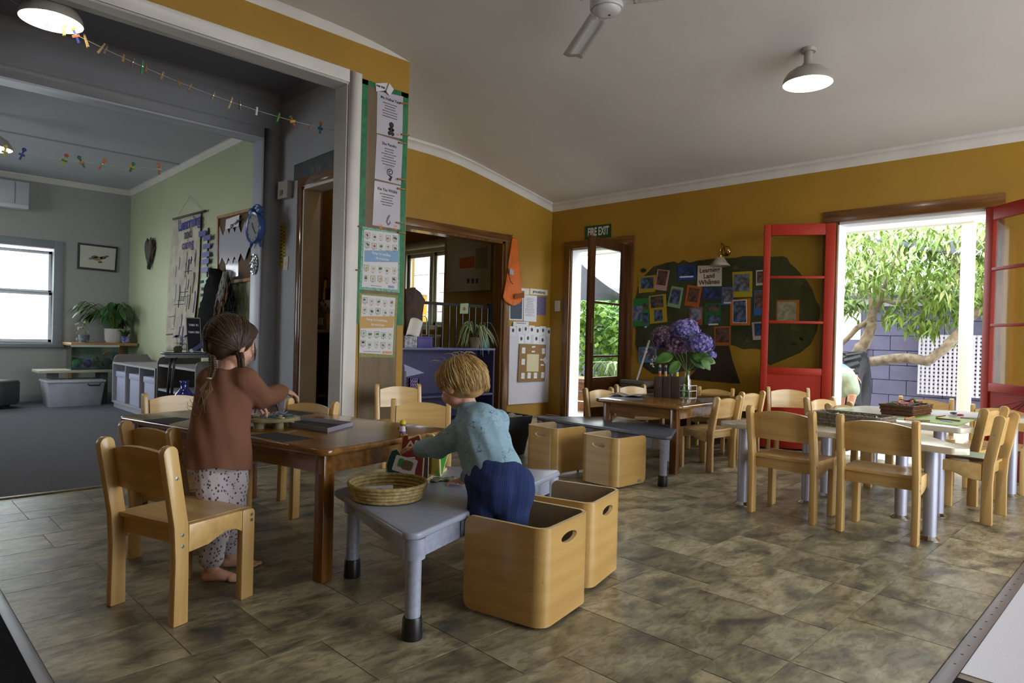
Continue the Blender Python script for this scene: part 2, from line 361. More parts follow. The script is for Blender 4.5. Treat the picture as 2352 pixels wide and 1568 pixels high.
def tile_mat():
    m = bpy.data.materials.new('slate_vinyl'); m.use_nodes = True; N = m.node_tree.nodes; L = m.node_tree.links; b = N['Principled BSDF']
    g = N.new('ShaderNodeNewGeometry'); oi = N.new('ShaderNodeObjectInfo')
    ad = N.new('ShaderNodeMath'); L.new(oi.outputs['Random'], ad.inputs[0]); L.new(g.outputs['Random Per Island'], ad.inputs[1])
    cb = N.new('ShaderNodeCombineXYZ'); mu = N.new('ShaderNodeMath'); mu.operation = 'MULTIPLY'; mu.inputs[1].default_value = 37; L.new(ad.outputs[0], mu.inputs[0]); L.new(mu.outputs[0], cb.inputs[2])
    va = N.new('ShaderNodeVectorMath'); L.new(g.outputs['Position'], va.inputs[0]); L.new(cb.outputs[0], va.inputs[1])
    def noise(sc, det, st=None, dist=0):
        mp = N.new('ShaderNodeMapping'); L.new(va.outputs[0], mp.inputs[0])
        if st: mp.inputs['Scale'].default_value = st; mp.inputs['Rotation'].default_value = (0, 0, .6)
        n = N.new('ShaderNodeTexNoise'); n.inputs['Scale'].default_value = sc; n.inputs['Detail'].default_value = det; n.inputs['Distortion'].default_value = dist; L.new(mp.outputs[0], n.inputs['Vector']); return n
    a = noise(5.5, 6, (1, 1.6, 1), .6); f = noise(17, 9, (1, 2.4, 1), .8); f.inputs['Roughness'].default_value = .68
    r = N.new('ShaderNodeValToRGB'); L.new(a.outputs['Fac'], r.inputs[0]); e = r.color_ramp.elements
    e[0].position = .30; e[0].color = (*srgb('55534f'), 1); e[1].position = .72; e[1].color = (*srgb('c2b896'), 1)
    for p, c in ((.42, '7f7862'), (.52, 'a09676'), (.6, 'aca48a')):
        q = e.new(p); q.color = (*srgb(c), 1)
    r2 = N.new('ShaderNodeValToRGB'); L.new(f.outputs['Fac'], r2.inputs[0]); e = r2.color_ramp.elements
    e[0].position = .36; e[0].color = (.36, .34, .33, 1); e[1].position = .56; e[1].color = (1.0, 1.0, 1.0, 1)
    mx = N.new('ShaderNodeMix'); mx.data_type = 'RGBA'; mx.blend_type = 'MULTIPLY'; mx.inputs[0].default_value = .75
    L.new(r.outputs[0], mx.inputs[6]); L.new(r2.outputs[0], mx.inputs[7])
    hs = N.new('ShaderNodeHueSaturation'); mr = N.new('ShaderNodeMapRange'); fr = N.new('ShaderNodeMath'); fr.operation = 'FRACT'; L.new(ad.outputs[0], fr.inputs[0])
    mr.inputs['To Min'].default_value = .72; mr.inputs['To Max'].default_value = 1.18; L.new(fr.outputs[0], mr.inputs[0]); L.new(mr.outputs[0], hs.inputs['Value']); L.new(mx.outputs[2], hs.inputs['Color'])
    L.new(hs.outputs[0], b.inputs['Base Color']); b.inputs['Roughness'].default_value = .33; b.inputs['Specular IOR Level'].default_value = .5
    bp = N.new('ShaderNodeBump'); bp.inputs['Strength'].default_value = .35; bp.inputs['Distance'].default_value = .004; L.new(f.outputs['Fac'], bp.inputs['Height']); L.new(bp.outputs[0], b.inputs['Normal'])
    MATS['slate_vinyl'] = m; return m
tilem = tile_mat()
floor = struct(MB().box((-1.6, -2.6, -.05), (XW, YH, -.0016)).build('floor', mat('grout_line', '8b8270', .5)), 'brown slate pattern floor of joined tiles')
rng = random.Random(3); tiles = []
y = .465; band = 0
while y < YH-.01:
    h = (.305, .152, .305, .229)[band % 4]; h = min(h, YH-y)
    x = .385 - rng.choice((0, .1, .2)); x1 = XW if y < YO-.03 else XW
    if y+h > YO-.02 and y < YO-.02: h = YO-.02-y
    xs = max(x, .385) if y < YO-.03 else 3.07
    x = xs
    while x < x1-.01:
        wd = min(rng.choice((.229, .305, .305, .457)), x1-x)
        if x1-x-wd < .08: wd = x1-x
        tiles.append((x, y, wd, h)); x += wd
    y += h; band += 1
TM = {}
def tile_mesh(wd, h):
    k = (round(wd, 3), round(h, 3))
    if k not in TM:
        g = .0018; me = bpy.data.meshes.new('floor_tile'); b = MB().box((g, g, -.0016), (wd-g, h-g, 0)); me.from_pydata([tuple(p) for p in b.v], [], b.f); me.materials.append(tilem); TM[k] = me
    return TM[k]
tiles.sort(key=lambda t: (t[0]+t[2]/2)**2+(t[1]+t[3]/2)**2)
for x, y, wd, h in tiles[:300]:
    o = bpy.data.objects.new('floor_tile', tile_mesh(wd, h)); COL.objects.link(o); o.location = (x, y, 0); o.parent = floor
mb = MB()
for x, y, wd, h in tiles[300:]: mb.box((x+.0018, y+.0018, -.0016), (x+wd-.0018, y+h-.0018, 0))
mb.build('floor_tiles_far', tilem, floor, kind='stuff')
# ---- metal strips and mats
steel = mat('brushed_strip', '8f8f96', .35, metal=.7, bump=.1, bscale=300, stretch=(1, 60, 1))
mb = MB(); mb.box((2.18, .42, 0), (XW, .463, .004)); mb.box((-1.6, .42, 0), (2.18, .463, .004)); t = struct(mb.build('trim_13', steel, bevel=.0015), 'ribbed metal strip edging the white vinyl')
mb = MB()
for i in range(40): mb.cyl((2.25+i*.085, .4415, .0042), (2.25+i*.085, .4415, .0048), .004, n=8)
mb.build('screw_row', black, t, kind='stuff')
struct(MB().box((.352, .45, 0), (.384, YO-.02, .004)).build('trim_14', steel, bevel=.0015), 'metal strip edging the dark entrance mat')
struct(MB().box((-1.6, YO-.022, 0), (2.64, YO+.012, .006)).build('trim_15', mat('brass_strip', '8a7d5a', .4, metal=.6), bevel=.002), 'threshold strip between tiles and carpet')
matm = mat('coir_black', '232327', .95, var=.5, scale=320, bump=.9, bscale=420, spec=.1)
o = MB().box((-1.55, .5, -.001), (.351, 4.2, .003)).build('entrance_mat', matm); tag(o, 'black ribbed entrance mat left of the tiles', 'mat')
o = MB().box((-1.5, -.6, -.001), (2.165, .419, .003)).build('entrance_mat', matm); tag(o, 'black entrance mat at the corner of the metal strip', 'mat')
# ================================================================ furniture
birch = wood('birch_wood', 'caa769', 'b8935a', .38, (22, 22, 1.6), 1.3, coat=.35, rnd=.07)
birch_x = wood('birch_wood_across', 'ceac6e', 'bc975c', .38, (2, 20, 20), 1.3, coat=.35, rnd=.07)
birch_e = mat('birch_edge', 'dcc28c', .45, var=.08, scale=30)
screwm = mat('zinc_screw', 'a9adb2', .3, metal=.9)
def chair_proto():
    t = thing('child_chair', 'x', 'chair', group='birch children\'s chairs')
    hw, th = .1675, .028
    for s in (-1, 1):
        x0, x1 = (s*hw, s*(hw-th))
        M = frame((min(x0, x1), 0, 0), (0, 1, 0), (0, 0, 1))   # local: x->Y, y->Z, z->X
        top = [(-.168+.0245*math.cos(a)-.0, .525+.0245*math.sin(a)) for a in [PI*i/8 for i in range(9)]]
        rear = [(-.148, 0), (-.098, 0), (-.100, .20), (-.103, .30)]+[(-.1435, .525)]+top[1:]+[(-.152, .30), (-.146, .2)]
        p = MB().prism(rear, 0, th, M).build('leg', birch, t, bevel=.004)
        fl = [(.100, 0), (.150, 0), (.150, .285)]+[(.135+.015*math.cos(a), .285+.015*math.sin(a)) for a in (PI/6, PI/3, PI/2)]+[(.100, .30)]
        f = MB().prism(fl, 0, th, M).build('leg', birch, t, bevel=.004)
        rail = [(-.100, .215), (-.03, .222), (.005, .236), (.04, .248), (.075, .244), (.100, .23), (.100, .30), (-.100, .30)]
        MB().prism(rail, .002, th-.002, M).build('side_rail', birch_x, t, bevel=.003)
        for ob, pts in ((p, ((-.124, .24), (-.125, .275), (-.148, .45))), (f, ((.135, .262), (.135, .28)))):
            for yy, zz in pts:
                MB().lathe([(.0058, 0), (.0058, .0012), (.003, .0016)], 10, M=frame((s*hw, yy, zz), (0, s, 0), (0, 0, 1))).build('screw', screwm, ob, smooth=True, auto=True)
    iw = hw-th
    def seat(u, v):
        x = -iw+2*iw*u; y = -.125+.275*v
        d = .010*math.exp(-((x/.1)**2+((y+.0)/.09)**2))
        return (x, y, .302-d-.004*max(0, (v-.85)/.15)**2)
    MB().grid(seat, 14, 12, .013, nrm=(0, 0, 1)).build('seat', birch_x, t, smooth=True, auto=True)
    MB().box((-iw, -.112, .235), (iw, -.094, .286)).build('rear_rail', birch_x, t, bevel=.003)
    MB().box((-iw, .112, .25), (iw, .13, .286)).build('front_rail', birch_x, t, bevel=.003)
    def back(u, v):
        x = -iw+2*iw*u; z = .385+(.125+.020*(1-(2*u-1)**2))*v
        lean = -.036*(z-.3)/.22
        return (x, -.115+lean-.016*(1-(2*u-1)**2), z)
    MB().grid(back, 12, 4, .014).build('backrest', birch_x, t, smooth=True, auto=True)
    return t
chair0 = chair_proto(); _cn = [0]
def chair(A, B, left, sc, label, lean=0):
    "A, B: the feet of the two rear posts; the chair faces the left side of the way from A to B when left is true"
    A, B = Vector(A).to_2d(), Vector(B).to_2d(); d = (B-A).normalized(); f = Vector((-d.y, d.x)) if left else Vector((d.y, -d.x))
    c = (A+B)/2+f*(.123*sc+lean)
    o = chair0 if _cn[0] == 0 else copy_tree(chair0); _cn[0] += 1
    o.location = (c.x, c.y, 0); o.rotation_euler = (0, 0, math.atan2(f.y, f.x)-PI/2); o.scale = (sc, sc, sc); o['label'] = label
    return o
chair((.734, 2.127), (.632, 2.444), False, 1.0, 'nearest chair, birch with three screws in its post, in front of the girl')
chair((.812, 2.877), (.89, 2.58), True, .985, 'birch chair left of the girl with its dark backrest to us')
chair((1.17, 3.95), (1.46, 3.95), False, .985, 'birch chair at the carpet end of the wooden table')
chair((1.776, 3.079), (1.655, 3.39), True, .985, 'birch chair on the far side of the wooden table by the white post')
chair((2.66, 4.0), (2.95, 3.88), False, .985, 'birch chair against the poster pier')
chair((2.13, 3.05), (2.37, 2.86), False, .985, 'birch chair facing us behind the toddler')
chair((3.446, 1.611), (3.451, 1.305), True, 1.04, 'birch chair with its back to us at the left end of the cream table')
chair((3.441, 1.157), (3.455, .854), True, 1.04, 'birch chair with its back to us nearest the silver table leg')
chair((4.17, .70), (4.46, .69), True, 1.03, 'birch chair seen from its side at the right of the cream table')
chair((4.60, .84), (4.89, .80), True, 1.03, 'birch chair half hidden behind the side-on chair at the right')
chair((4.248, 2.307), (4.56, 2.291), True, .955, 'birch chair tucked into the flower table nearest us')
chair((4.90, 2.44), (5.19, 2.41), True, .955, 'birch chair tucked into the flower table next to the red door')
chair((5.27, 2.98), (5.33, 2.71), False, .93, 'birch chair at the wall end of the flower table behind the vase')
chair((4.72, 3.44), (5.02, 3.33), False, .93, 'birch chair behind the open book on the flower table')
chair((4.15, 3.30), (4.44, 3.26), False, .93, 'birch chair by the dark door at the corner of the flower table')
chair((5.31, 2.36), (5.49, 2.13), False, 1.0, 'birch chair standing in front of the red door panel')
chair((5.03, 1.93), (5.31, 1.84), False, .93, 'birch chair in front of the tyre beside the white door jamb')
chair((4.68, 1.64), (4.96, 1.60), False, .93, 'low birch chair between the tyre and the seagrass basket')
chair((5.36, 1.42), (5.43, 1.14), False, 1.0, 'orange brown chair with white flower print behind the craft basket')
chair((5.40, 1.00), (5.42, .72), False, .96, 'birch chair half hidden behind the white paper on the table')
# ---- wooden tables
twood = wood('table_wood', '8f6229', '6c461b', .22, (20, 1.6, 20), 1.5, coat=.6, rnd=0)
twood_v = wood('table_leg_wood', '82531f', '5f3a15', .3, (24, 24, 1.5), 1.5, coat=.4, rnd=0)
def wood_table(name, label, C, rot, W, D, h, m=twood):
    "C is the nearest corner; W runs along the local x axis, D along the local y axis"
    t = thing(name, label, 'table', (C[0], C[1], 0), rot)
    M = world(t)
    MB(M).prism(rpoly([(0, 0), (W, 0), (W, D), (0, D)], .045), h-.026, h).build('tabletop', m, t, bevel=.009, seg=3)
    i = .05
    for x0, y0, x1, y1 in ((i, i+.01, W-i, i+.032), (i, D-i-.032, W-i, D-i-.01), (i+.01, i, i+.032, D-i), (W-i-.032, i, W-i-.01, D-i)):
        MB(M).box((x0, y0, h-.1), (x1, y1, h-.026)).build('apron', m, t)
    for x in (i, W-i-.05):
        for y in (i, D-i-.05): MB(M).box((x, y, 0), (x+.05, y+.05, h-.026)).build('leg', twood_v, t, bevel=.004)
    return t
wood_table('wooden_table', 'brown varnished wooden table the girl is painting at', (1.180, 2.095), math.radians(12), .735, 1.39, .49)
wood_table('wooden_table', 'brown varnished wooden table with the hydrangea vase', (3.93, 2.35), math.radians(4), 1.2, .69, .468)
# ---- trapezoid tables
def trap_table(label, F, R, B, L, h, topm, legm):
    t = thing('trapezoid_table', label, 'table', ((F[0]+B[0])/2, (F[1]+B[1])/2, 0))
    P = [F, R, B, L]
    MB().prism(rpoly(P, .035), h-.022, h).build('tabletop', topm, t, bevel=.007, seg=3)
    c = sum((Vector(p) for p in P), Vector((0, 0)))/4
    I = [Vector(p)+(c-Vector(p)).normalized()*.075 for p in P]
    for k in range(4):
        a, b = I[k], I[(k+1) % 4]; MB().bar((a.x, a.y, h-.055), (b.x, b.y, h-.055), .016, .066).build('apron', legm, t)
    for p in I:
        l = MB().lathe([(.026, .05), (.0235, .06), (.0235, h-.085), (.034, h-.083), (.034, h-.022)], 20, M=Matrix.Translation((p.x, p.y, 0))).build('leg', legm, t, smooth=True, auto=True)
        MB().lathe([(.030, 0), (.031, .004), (.029, .06), (.0265, .066), (.024, .066)], 20, M=Matrix.Translation((p.x, p.y, 0))).build('rubber_foot', black, l, smooth=True, auto=True)
    return t
blue_grey = mat('blue_grey_enamel', '8f95a6', .3, var=.04, scale=20)
blue_grey_l = mat('blue_grey_leg_enamel', '9298ab', .35, var=.1, scale=60)
slate_top = mat('slate_blue_laminate', '56606c', .28, var=.05, scale=20)
def vadd(p, a, l): return (p[0]+l*math.cos(math.radians(a)), p[1]+l*math.sin(math.radians(a)))
F = (1.150, 1.545); R = vadd(F, 18.7, 1.165); L = vadd(F, 79, .655); B = vadd(L, 18.7, .57)
trap_table('low blue grey table with basket and toy houses, the toddler leans on it', F, R, B, L, .322, blue_grey, blue_grey_l)
GT1 = .322
F2 = (3.575, 2.20); A2 = vadd(F2, 87, 1.22); C2 = vadd(F2, 27, .60); E2 = vadd(C2, 87, .62)
trap_table('low slate topped table by the open dark door', F2, C2, E2, A2, .311, slate_top, blue_grey_l)
# ---- cream wavy tables on silver legs
cream = wood('cream_laminate', 'd5cdb9', 'c9c0ab', .3, (24, 3, 24), 1.2, coat=.2, rnd=0)
silver = mat('silver_tube', 'a5a7b8', .35, metal=.35)
def wavy_table(label, P, h, legs, r=.05):
    t = thing('cream_table', label, 'table', (sum(p[0] for p in P)/len(P), sum(p[1] for p in P)/len(P), 0))
    MB().prism(P, h-.03, h).build('tabletop', cream, t, bevel=.004)
    for x, y in legs:
        l = MB().cyl((x, y, .012), (x, y, h-.03), .029, n=20).build('leg', silver, t, smooth=True, auto=True)
        MB().lathe([(.044, 0), (.045, .004), (.036, .012), (.03, .018)], 20, M=Matrix.Translation((x, y, 0))).build('chrome_foot', chrome, l, smooth=True, auto=True)
    return t
def bez(pts, n=8):
    "closed smooth outline through points (Catmull-Rom)"
    out = []; k = len(pts)
    for i in range(k):
        p0, p1, p2, p3 = (Vector(pts[(i+j-1) % k]) for j in range(4))
        for q in range(n):
            s = q/n; v = .5*((2*p1)+(p2-p0)*s+(2*p0-5*p1+4*p2-p3)*s*s+(3*p1-p0-3*p2+p3)*s**3); out.append((v.x, v.y))
    return out
wavy_table('cream laminate table on silver legs with the seagrass basket', rpoly([(3.52, 1.86), (3.50, 1.74), (3.57, 1.25), (3.50, .72), (3.56, .66), (3.74, .80), (4.05, 1.02), (4.05, 1.52), (3.72, 1.80)], .025), .455, [(3.56, 1.725), (3.885, 1.50), (3.955, 1.04), (3.625, .83)])
wavy_table('cream laminate table behind with the green mats and craft basket', rpoly([(4.07, 1.60), (4.10, 1.2), (4.07, .80), (4.20, .77), (4.45, .90), (4.75, .94), (4.95, .88), (5.02, .62), (5.18, .60), (5.22, 1.0), (4.98, 1.55), (4.6, 1.62)], .03), .49, [(4.17, 1.5), (4.17, .92), (5.10, .74), (4.85, 1.45)])
# ---- bent plywood cube chairs
ply = wood('bent_plywood', 'c29d5e', 'b38d4f', .3, (1.5, 1.5, 14), 1.5, coat=.6, rnd=.05)
ply_in = mat('plywood_inside', 'a58f6c', .5, var=.08, scale=9)
def cube_chair(label, C, rot, s=.30, h=.31, first=[None]):
    "C: centre; the closed middle panel lies at local -y, the open side at local +y"
    t = thing('cube_chair', label, 'chair', (C[0], C[1], 0), rot, 'bent plywood cube chairs'); M = world(t)
    a = s/2; r = .045; tk = .013
    def path(o):
        aa = a-o; rr = r-o; p = [(-aa, a)]
        p += [(-aa+rr-rr*math.cos(q), -aa+rr-rr*math.sin(q)) for q in [PI/2*i/6 for i in range(7)]]
        p += [(aa-rr+rr*math.sin(q), -aa+rr-rr*math.cos(q)) for q in [PI/2*i/6 for i in range(7)]]
        return p+[(aa, a)]
    # the side panels end in rounded corners, the middle one has an oval hand hole
    def shell(o):
        pts = path(o); L = [0]
        for i in range(1, len(pts)): L.append(L[-1]+math.dist(pts[i], pts[i-1]))
        return pts, L
    po, Lo = shell(0); pi_, Li = shell(tk)
    def pos(pts, L, f):
        d = f*L[-1]; i = 0
        while i < len(L)-2 and L[i+1] < d: i += 1
        q = (d-L[i])/(L[i+1]-L[i]); return pts[i][0]+(pts[i+1][0]-pts[i][0])*q, pts[i][1]+(pts[i+1][1]-pts[i][1])*q
    bm = bmesh.new(); tot = Lo[-1]; z0 = .012
    hole = [(tot/2+.052*math.cos(q), h-.052+.0165*math.sin(q)) for q in [2*PI*i/20 for i in range(20)]]
    rim = []
    nb = 40; rc = .03
    def arc(cx, cy, a0): return [(cx+rc*math.cos(math.radians(a0+18*i)), cy+rc*math.sin(math.radians(a0+18*i))) for i in range(6)]
    rim += arc(tot-rc, h-rc, 0); n1 = 38
    rim += [(tot-rc-(tot-2*rc)*i/n1, h) for i in range(1, n1)]
    rim += arc(rc, h-rc, 90)+arc(rc, z0+rc, 180)
    rim += [(rc+(tot-2*rc)*i/n1, z0) for i in range(1, n1)]+arc(tot-rc, z0+rc, 270)
    ro = [bm.verts.new((x, y, 0)) for x, y in rim]; ho = [bm.verts.new((x, y, 0)) for x, y in hole]
    es = [bm.edges.new((ro[i], ro[(i+1) % len(ro)])) for i in range(len(ro))]+[bm.edges.new((ho[i], ho[(i+1) % 20])) for i in range(20)]
    bmesh.ops.triangle_fill(bm, edges=es, use_beauty=True)
    # slice so that it can bend
    for i in range(1, 60):
        bmesh.ops.bisect_plane(bm, geom=bm.verts[:]+bm.edges[:]+bm.faces[:], plane_co=(tot*i/60, 0, 0), plane_no=(1, 0, 0), dist=1e-5)
    inside = [f for f in bm.faces if (((f.calc_center_median().x-tot/2)/.0515)**2+((f.calc_center_median().y-h+.052)/.016)**2) < .97]
    bmesh.ops.delete(bm, geom=inside, context='FACES')
    bm.verts.index_update(); V = [(v.co.x, v.co.y) for v in bm.verts]; Fc = [[v.index for v in f.verts] for f in bm.faces]
    E = {}
    for f in Fc:
        for i in range(len(f)): E[(f[i], f[(i+1) % len(f)])] = E.get((f[i], f[(i+1) % len(f)]), 0)+1
    bnd = [e for e in E if (e[1], e[0]) not in E]; bm.free(); k = len(V)
    vo = [(*pos(po, Lo, x/tot), z) for x, z in V]; vi = [(*pos(pi_, Li, x/tot), z) for x, z in V]
    outer = MB(M).add(vo, [tuple(f[::-1]) for f in Fc]).build('shell', ply, t, smooth=True, auto=True)
    MB(M).add(vi, [tuple(f) for f in Fc]).build('shell_lining', ply_in, t, smooth=True, auto=True)
    MB(M).add(vo+vi, [(e[0], e[1], k+e[1], k+e[0]) for e in bnd]).build('shell_edge', birch_e, outer)
    MB(M).box((-a+tk, -a+tk, .15), (a-tk, a-.02, .165)).build('seat', ply_in, t)
    for x in (-a+.02, a-.02):
        for y in (-a+.05, a-.04): MB(M).cyl((x*.94, y, 0), (x*.94, y, .03), .007, n=8).build('glide', black, t)
    return t
cube_chair('nearest bent plywood cube chair, the toddler climbs out of it', (1.628, 1.532), math.radians(12), .305, .316)
cube_chair('bent plywood cube chair just behind the nearest one', (1.985, 1.650), math.radians(16), .30, .315)
c = cube_chair('bent plywood cube chair with a small grey label by the slate topped table', (3.43, 2.52), math.radians(-92), .29, .305)


MB().box((3.49, 2.371, .022), (3.525, 2.374, .036)).build('maker_label', mat('grey_label', '77777c', .5), c)
cube_chair('bent plywood cube chair farther along the slate topped table', (3.45, 3.02), math.radians(-93), .29, .305)
# ================================================================ doors, frames, outside
red = mat('red_gloss_paint', '96220a', .5, var=.04, scale=5, spec=.25)
def architrave(name, label, ax, c, n, s0, s1, zt, w_=.09, m=rimu, mh=rimu_h, t=.022, hang=True):
    "timber frame on a wall face; ax is the wall normal axis, c its face, n the side it stands out to"
    e = thing(name, label or name, 'x'); del e['category']; struct(e, label)
    def bx(a, b, z0, z1, nm, mm):
        MB().box((c, a, z0), (c+n*t, b, z1)).build(nm, mm, e, bevel=.004) if ax == 'x' else MB().box((a, c, z0), (b, c+n*t, z1)).build(nm, mm, e, bevel=.004)
    bx(s0-w_, s0, 0, zt, 'side_board', m); bx(s1, s1+w_, 0, zt, 'side_board', m); bx(s0-w_, s1+w_, zt, zt+w_-.005, 'head_board', mh)
    return e
architrave('trim_16', 'brown timber frame of the dark glazed door', 'x', XW, -1, D1[0], D1[1], D1[3], .085)
architrave('trim_17', 'brown timber frame of the red double doors', 'x', XW, -1, D2[0], D2[1], D2[3], .1)
architrave('trim_18', 'brown timber frame of the serving opening', 'y', YH, -1, 3.25, 5.10, 1.935, .085)
mb = MB(); mb.box((5.075, YH, 0), (5.10, YH+.14, 1.935)); mb.box((3.25, YH, 1.91), (5.10, YH+.14, 1.935)); struct(mb.build('trim_19', rimu), 'timber lining of the serving opening')
jw = mat('white_gloss_jamb', 'd8d8de', .35)
for k, (a, b, z0, z1) in enumerate((D1, D2)):
    mb = MB(); mb.box((XW+.01, b-.02, 0), (XW+.17, b, z1)); mb.box((XW+.01, a, 0), (XW+.17, a+.02, z1)); mb.box((XW+.01, a, z1-.02), (XW+.17, b, z1)); struct(mb.build('trim_%d' % (20+k), jw), 'white outer jamb')
    mb = MB(); mb.box((XW-.005, b-.012, 0), (XW+.012, b+.001, z1)); mb.box((XW-.005, a-.001, 0), (XW+.012, a+.012, z1)); struct(mb.build('trim_%d' % (22+k), rimu))
def leaf(name, label, hinge, free, z0, z1, sL, sR, top, zg, bars, m, th=.036, dl=False):
    "a glazed door leaf from its hinge line to its free edge"
    e = thing(name, label, 'x', (hinge[0], hinge[1], 0)); del e['category']; struct(e, label)
    H, Fr = Vector((*hinge, 0)), Vector((*free, 0)); u = Fr-H; W = u.length; M = frame(H, u, Z3)
    def b(x0, x1, a, c, nm, mm=m, d=th, bev=.004, par=e): return MB(M).box((x0, a, -d/2), (x1, c, d/2)).build(nm, mm, par, bevel=bev)
    b(0, sL, z0, z1, 'stile'); fs = b(W-sR, W, z0, z1, 'stile'); b(sL, W-sR, z1-top, z1, 'top_rail'); b(sL, W-sR, zg-.06, zg, 'middle_rail'); b(sL, W-sR, z0, z0+.16, 'bottom_rail')
    p = b(sL, W-sR, z0+.16, zg-.06, 'panel', d=th*.45, bev=0)
    if dl:
        for k in range(5):
            x0 = sL+.02; zz = z0+.2+k*.09
            MB(M).bar((x0, zz, th*.23), (W-sR-.02, min(zz+.3, zg-.08), th*.23), .004, .006).build('groove', mat('red_groove', '6f1608', .4), p)
    ed = [zg]+list(bars)+[z1-top]
    for q in bars: b(sL, W-sR, q-.011, q+.011, 'glazing_bar', bev=.003)
    for q in range(len(ed)-1): MB(M).box((sL-.005, ed[q], -.002), (W-sR+.005, ed[q+1], .002)).build('pane', glass, e)
    return e, M, W
e, M, W = leaf('door_1', 'dark timber glazed door standing open under the fire exit sign', (5.845, 4.195), (5.105, 4.10), .012, 1.905, .095, .10, .095, .52, (at(1360, 818, 1, 4.11).z+.0, at(1360, 693, 1, 4.11).z), rimu_d)
bs = mat('aged_brass', '9c8a5c', .35, metal=.8)
for s in (-1, 1):
    MB(M).box((W-.07, .86, s*.020), (W-.035, 1.10, s*.024)).build('lock_plate', bs, e)
    MB(M).tube([(W-.052, 1.03, s*.024), (W-.052, 1.03, s*.05), (W-.06, 1.03, s*.056), (W-.15, 1.03, s*.056)], .007, 8).build('handle', bs, e, smooth=True)
for z in (.25, 1.0, 1.7): MB(M).cyl((-.004, z-.04, .02), (-.004, z+.04, .02), .007, n=8).build('hinge', bs, e)
RL = leaf('door_2', 'left red glazed leaf of the double doors folded back', (5.848, 2.085), (5.575, 2.572), .015, 1.915, .075, .055, .095, .70, (1.085, 1.465), red, dl=True)
RR = leaf('door_3', 'right red glazed leaf of the double doors swung into the room', (5.848, 1.03), (5.475, .657), .015, 1.915, .075, .055, .095, .66, (1.07, 1.47), red, dl=True)
# ---- doorway in the passage: varnished frame, white jamb, door ajar
architrave('trim_24', 'glossy varnished frame of the narrow passage doorway', 'x', 2.60, -1, 4.44, 5.02, 2.055, .075, wood('varnished_wood', '6b431c', '4f2f12', .15, coat=.8), wood('varnished_wood_level', '7a4f22', '5a3818', .15, (24, 2, 24), coat=.8))
mb = MB(); mb.box((2.59, 5.0, 0), (2.735, 5.02, 2.055)); mb.box((2.59, 4.44, 2.035), (2.735, 5.02, 2.055)); struct(mb.build('trim_25', white), 'white jamb of the passage doorway')
e = thing('door_4', 'white door standing ajar in the passage doorway', 'x', (2.70, 5.0, 0)); del e['category']; struct(e)
MB().box((2.70, 5.025, .01), (2.735, 5.38, 2.03)).build('door_slab', white, e, bevel=.003)
MB().lathe([(.022, 0), (.022, .006), (.01, .01), (.01, .03), (.02, .04), (.018, .055), (0, .058)], 14, M=frame((2.735, 5.32, 1.02), (0, 1, 0), (0, 0, 1))).build('knob', chrome, e, smooth=True)
# ---- windows
e = thing('window_1', 'white sash window with an open top sash in the far grey wall', 'x', (1.2, YF, 0)); del e['category']; struct(e)
wf = mat('window_grey_paint', '7f858b', .5); ws = mat('window_white_paint', 'd9dce4', .4)
for a, b in (((WX, YF-.02, WZ0-.02), (WX+.095, YF, WZ1+.09)), ((.525, YF-.02, WZ0-.02), (.62, YF, WZ1+.09)), ((.62, YF-.02, WZ1), (WX, YF, WZ1+.09))): MB().box(a, b).build('frame_board', wf, e, bevel=.004)
MB().box((.5, YF-.06, WZ0-.06), (WX+.11, YF+.02, WZ0-.015)).build('sill', wf, e, bevel=.006)
zm = at(60, 668, 1, YF).z
for nm, z0, z1, yy, dx in (('lower_sash', WZ0, zm, YF+.05, 0), ('upper_sash', zm-.01, WZ1-.03, YF+.09, 0)):
    for cx0, cx1 in ((.62, 1.18), (1.18, WX)):
        s = thing(nm, nm, 'x', (cx0, yy, z0)); del s['category']; del s['label']; s.parent = e; s.matrix_parent_inverse = pinv(e)
        mb = MB(); mb.box((cx0, yy, z0), (cx0+.035, yy+.03, z1)); mb.box((cx1-.035, yy, z0), (cx1, yy+.03, z1)); mb.box((cx0, yy, z0), (cx1, yy+.03, z0+.035)); mb.box((cx0, yy, z1-.035), (cx1, yy+.03, z1))
        bpy.data.objects.remove(s); s = mb.build(nm, ws, e, bevel=.003)
        MB().box((cx0+.03, yy+.012, z0+.03), (cx1-.03, yy+.016, z1-.03)).build('pane', glass, s)
e = thing('window_2', 'white framed kitchen window seen through the serving opening', 'x', (XW, 7.5, 0)); del e['category']; struct(e)
kw = mat('kitchen_window_paint', 'c9c6b6', .45)
mb = MB(); a, b, z0, z1 = HW
for p, q in (((XW-.03, a-.06, z0-.06), (XW+.05, a, z1+.06)), ((XW-.03, b, z0-.06), (XW+.05, b+.06, z1+.06)), ((XW-.03, a, z1), (XW+.05, b, z1+.06)), ((XW-.05, a-.06, z0-.06), (XW+.05, b+.06, z0)), ((XW-.01, (a+b)/2-.035, z0), (XW+.06, (a+b)/2+.035, z1))): MB().box(p, q).build('frame_board', kw, e, bevel=.004)
for y0, y1 in ((a, (a+b)/2-.035), ((a+b)/2+.035, b)):
    mb = MB(); mb.box((XW+.02, y0, z0), (XW+.05, y0+.045, z1)); mb.box((XW+.02, y1-.045, z0), (XW+.05, y1, z1)); mb.box((XW+.02, y0, z0), (XW+.05, y1, z0+.05)); mb.box((XW+.02, y0, z1-.05), (XW+.05, y1, z1))
    s = mb.build('sash', kw, e, bevel=.003); MB().box((XW+.033, y0+.04, z0+.045), (XW+.037, y1-.04, z1-.045)).build('pane', glass, s)
MB().cyl((XW-.06, a-.12, z1+.11), (XW-.06, b+.2, z1+.11), .06, n=16).build('roller_blind', mat('blind_cream', 'b5ad9c', .6), e, smooth=True, auto=True)
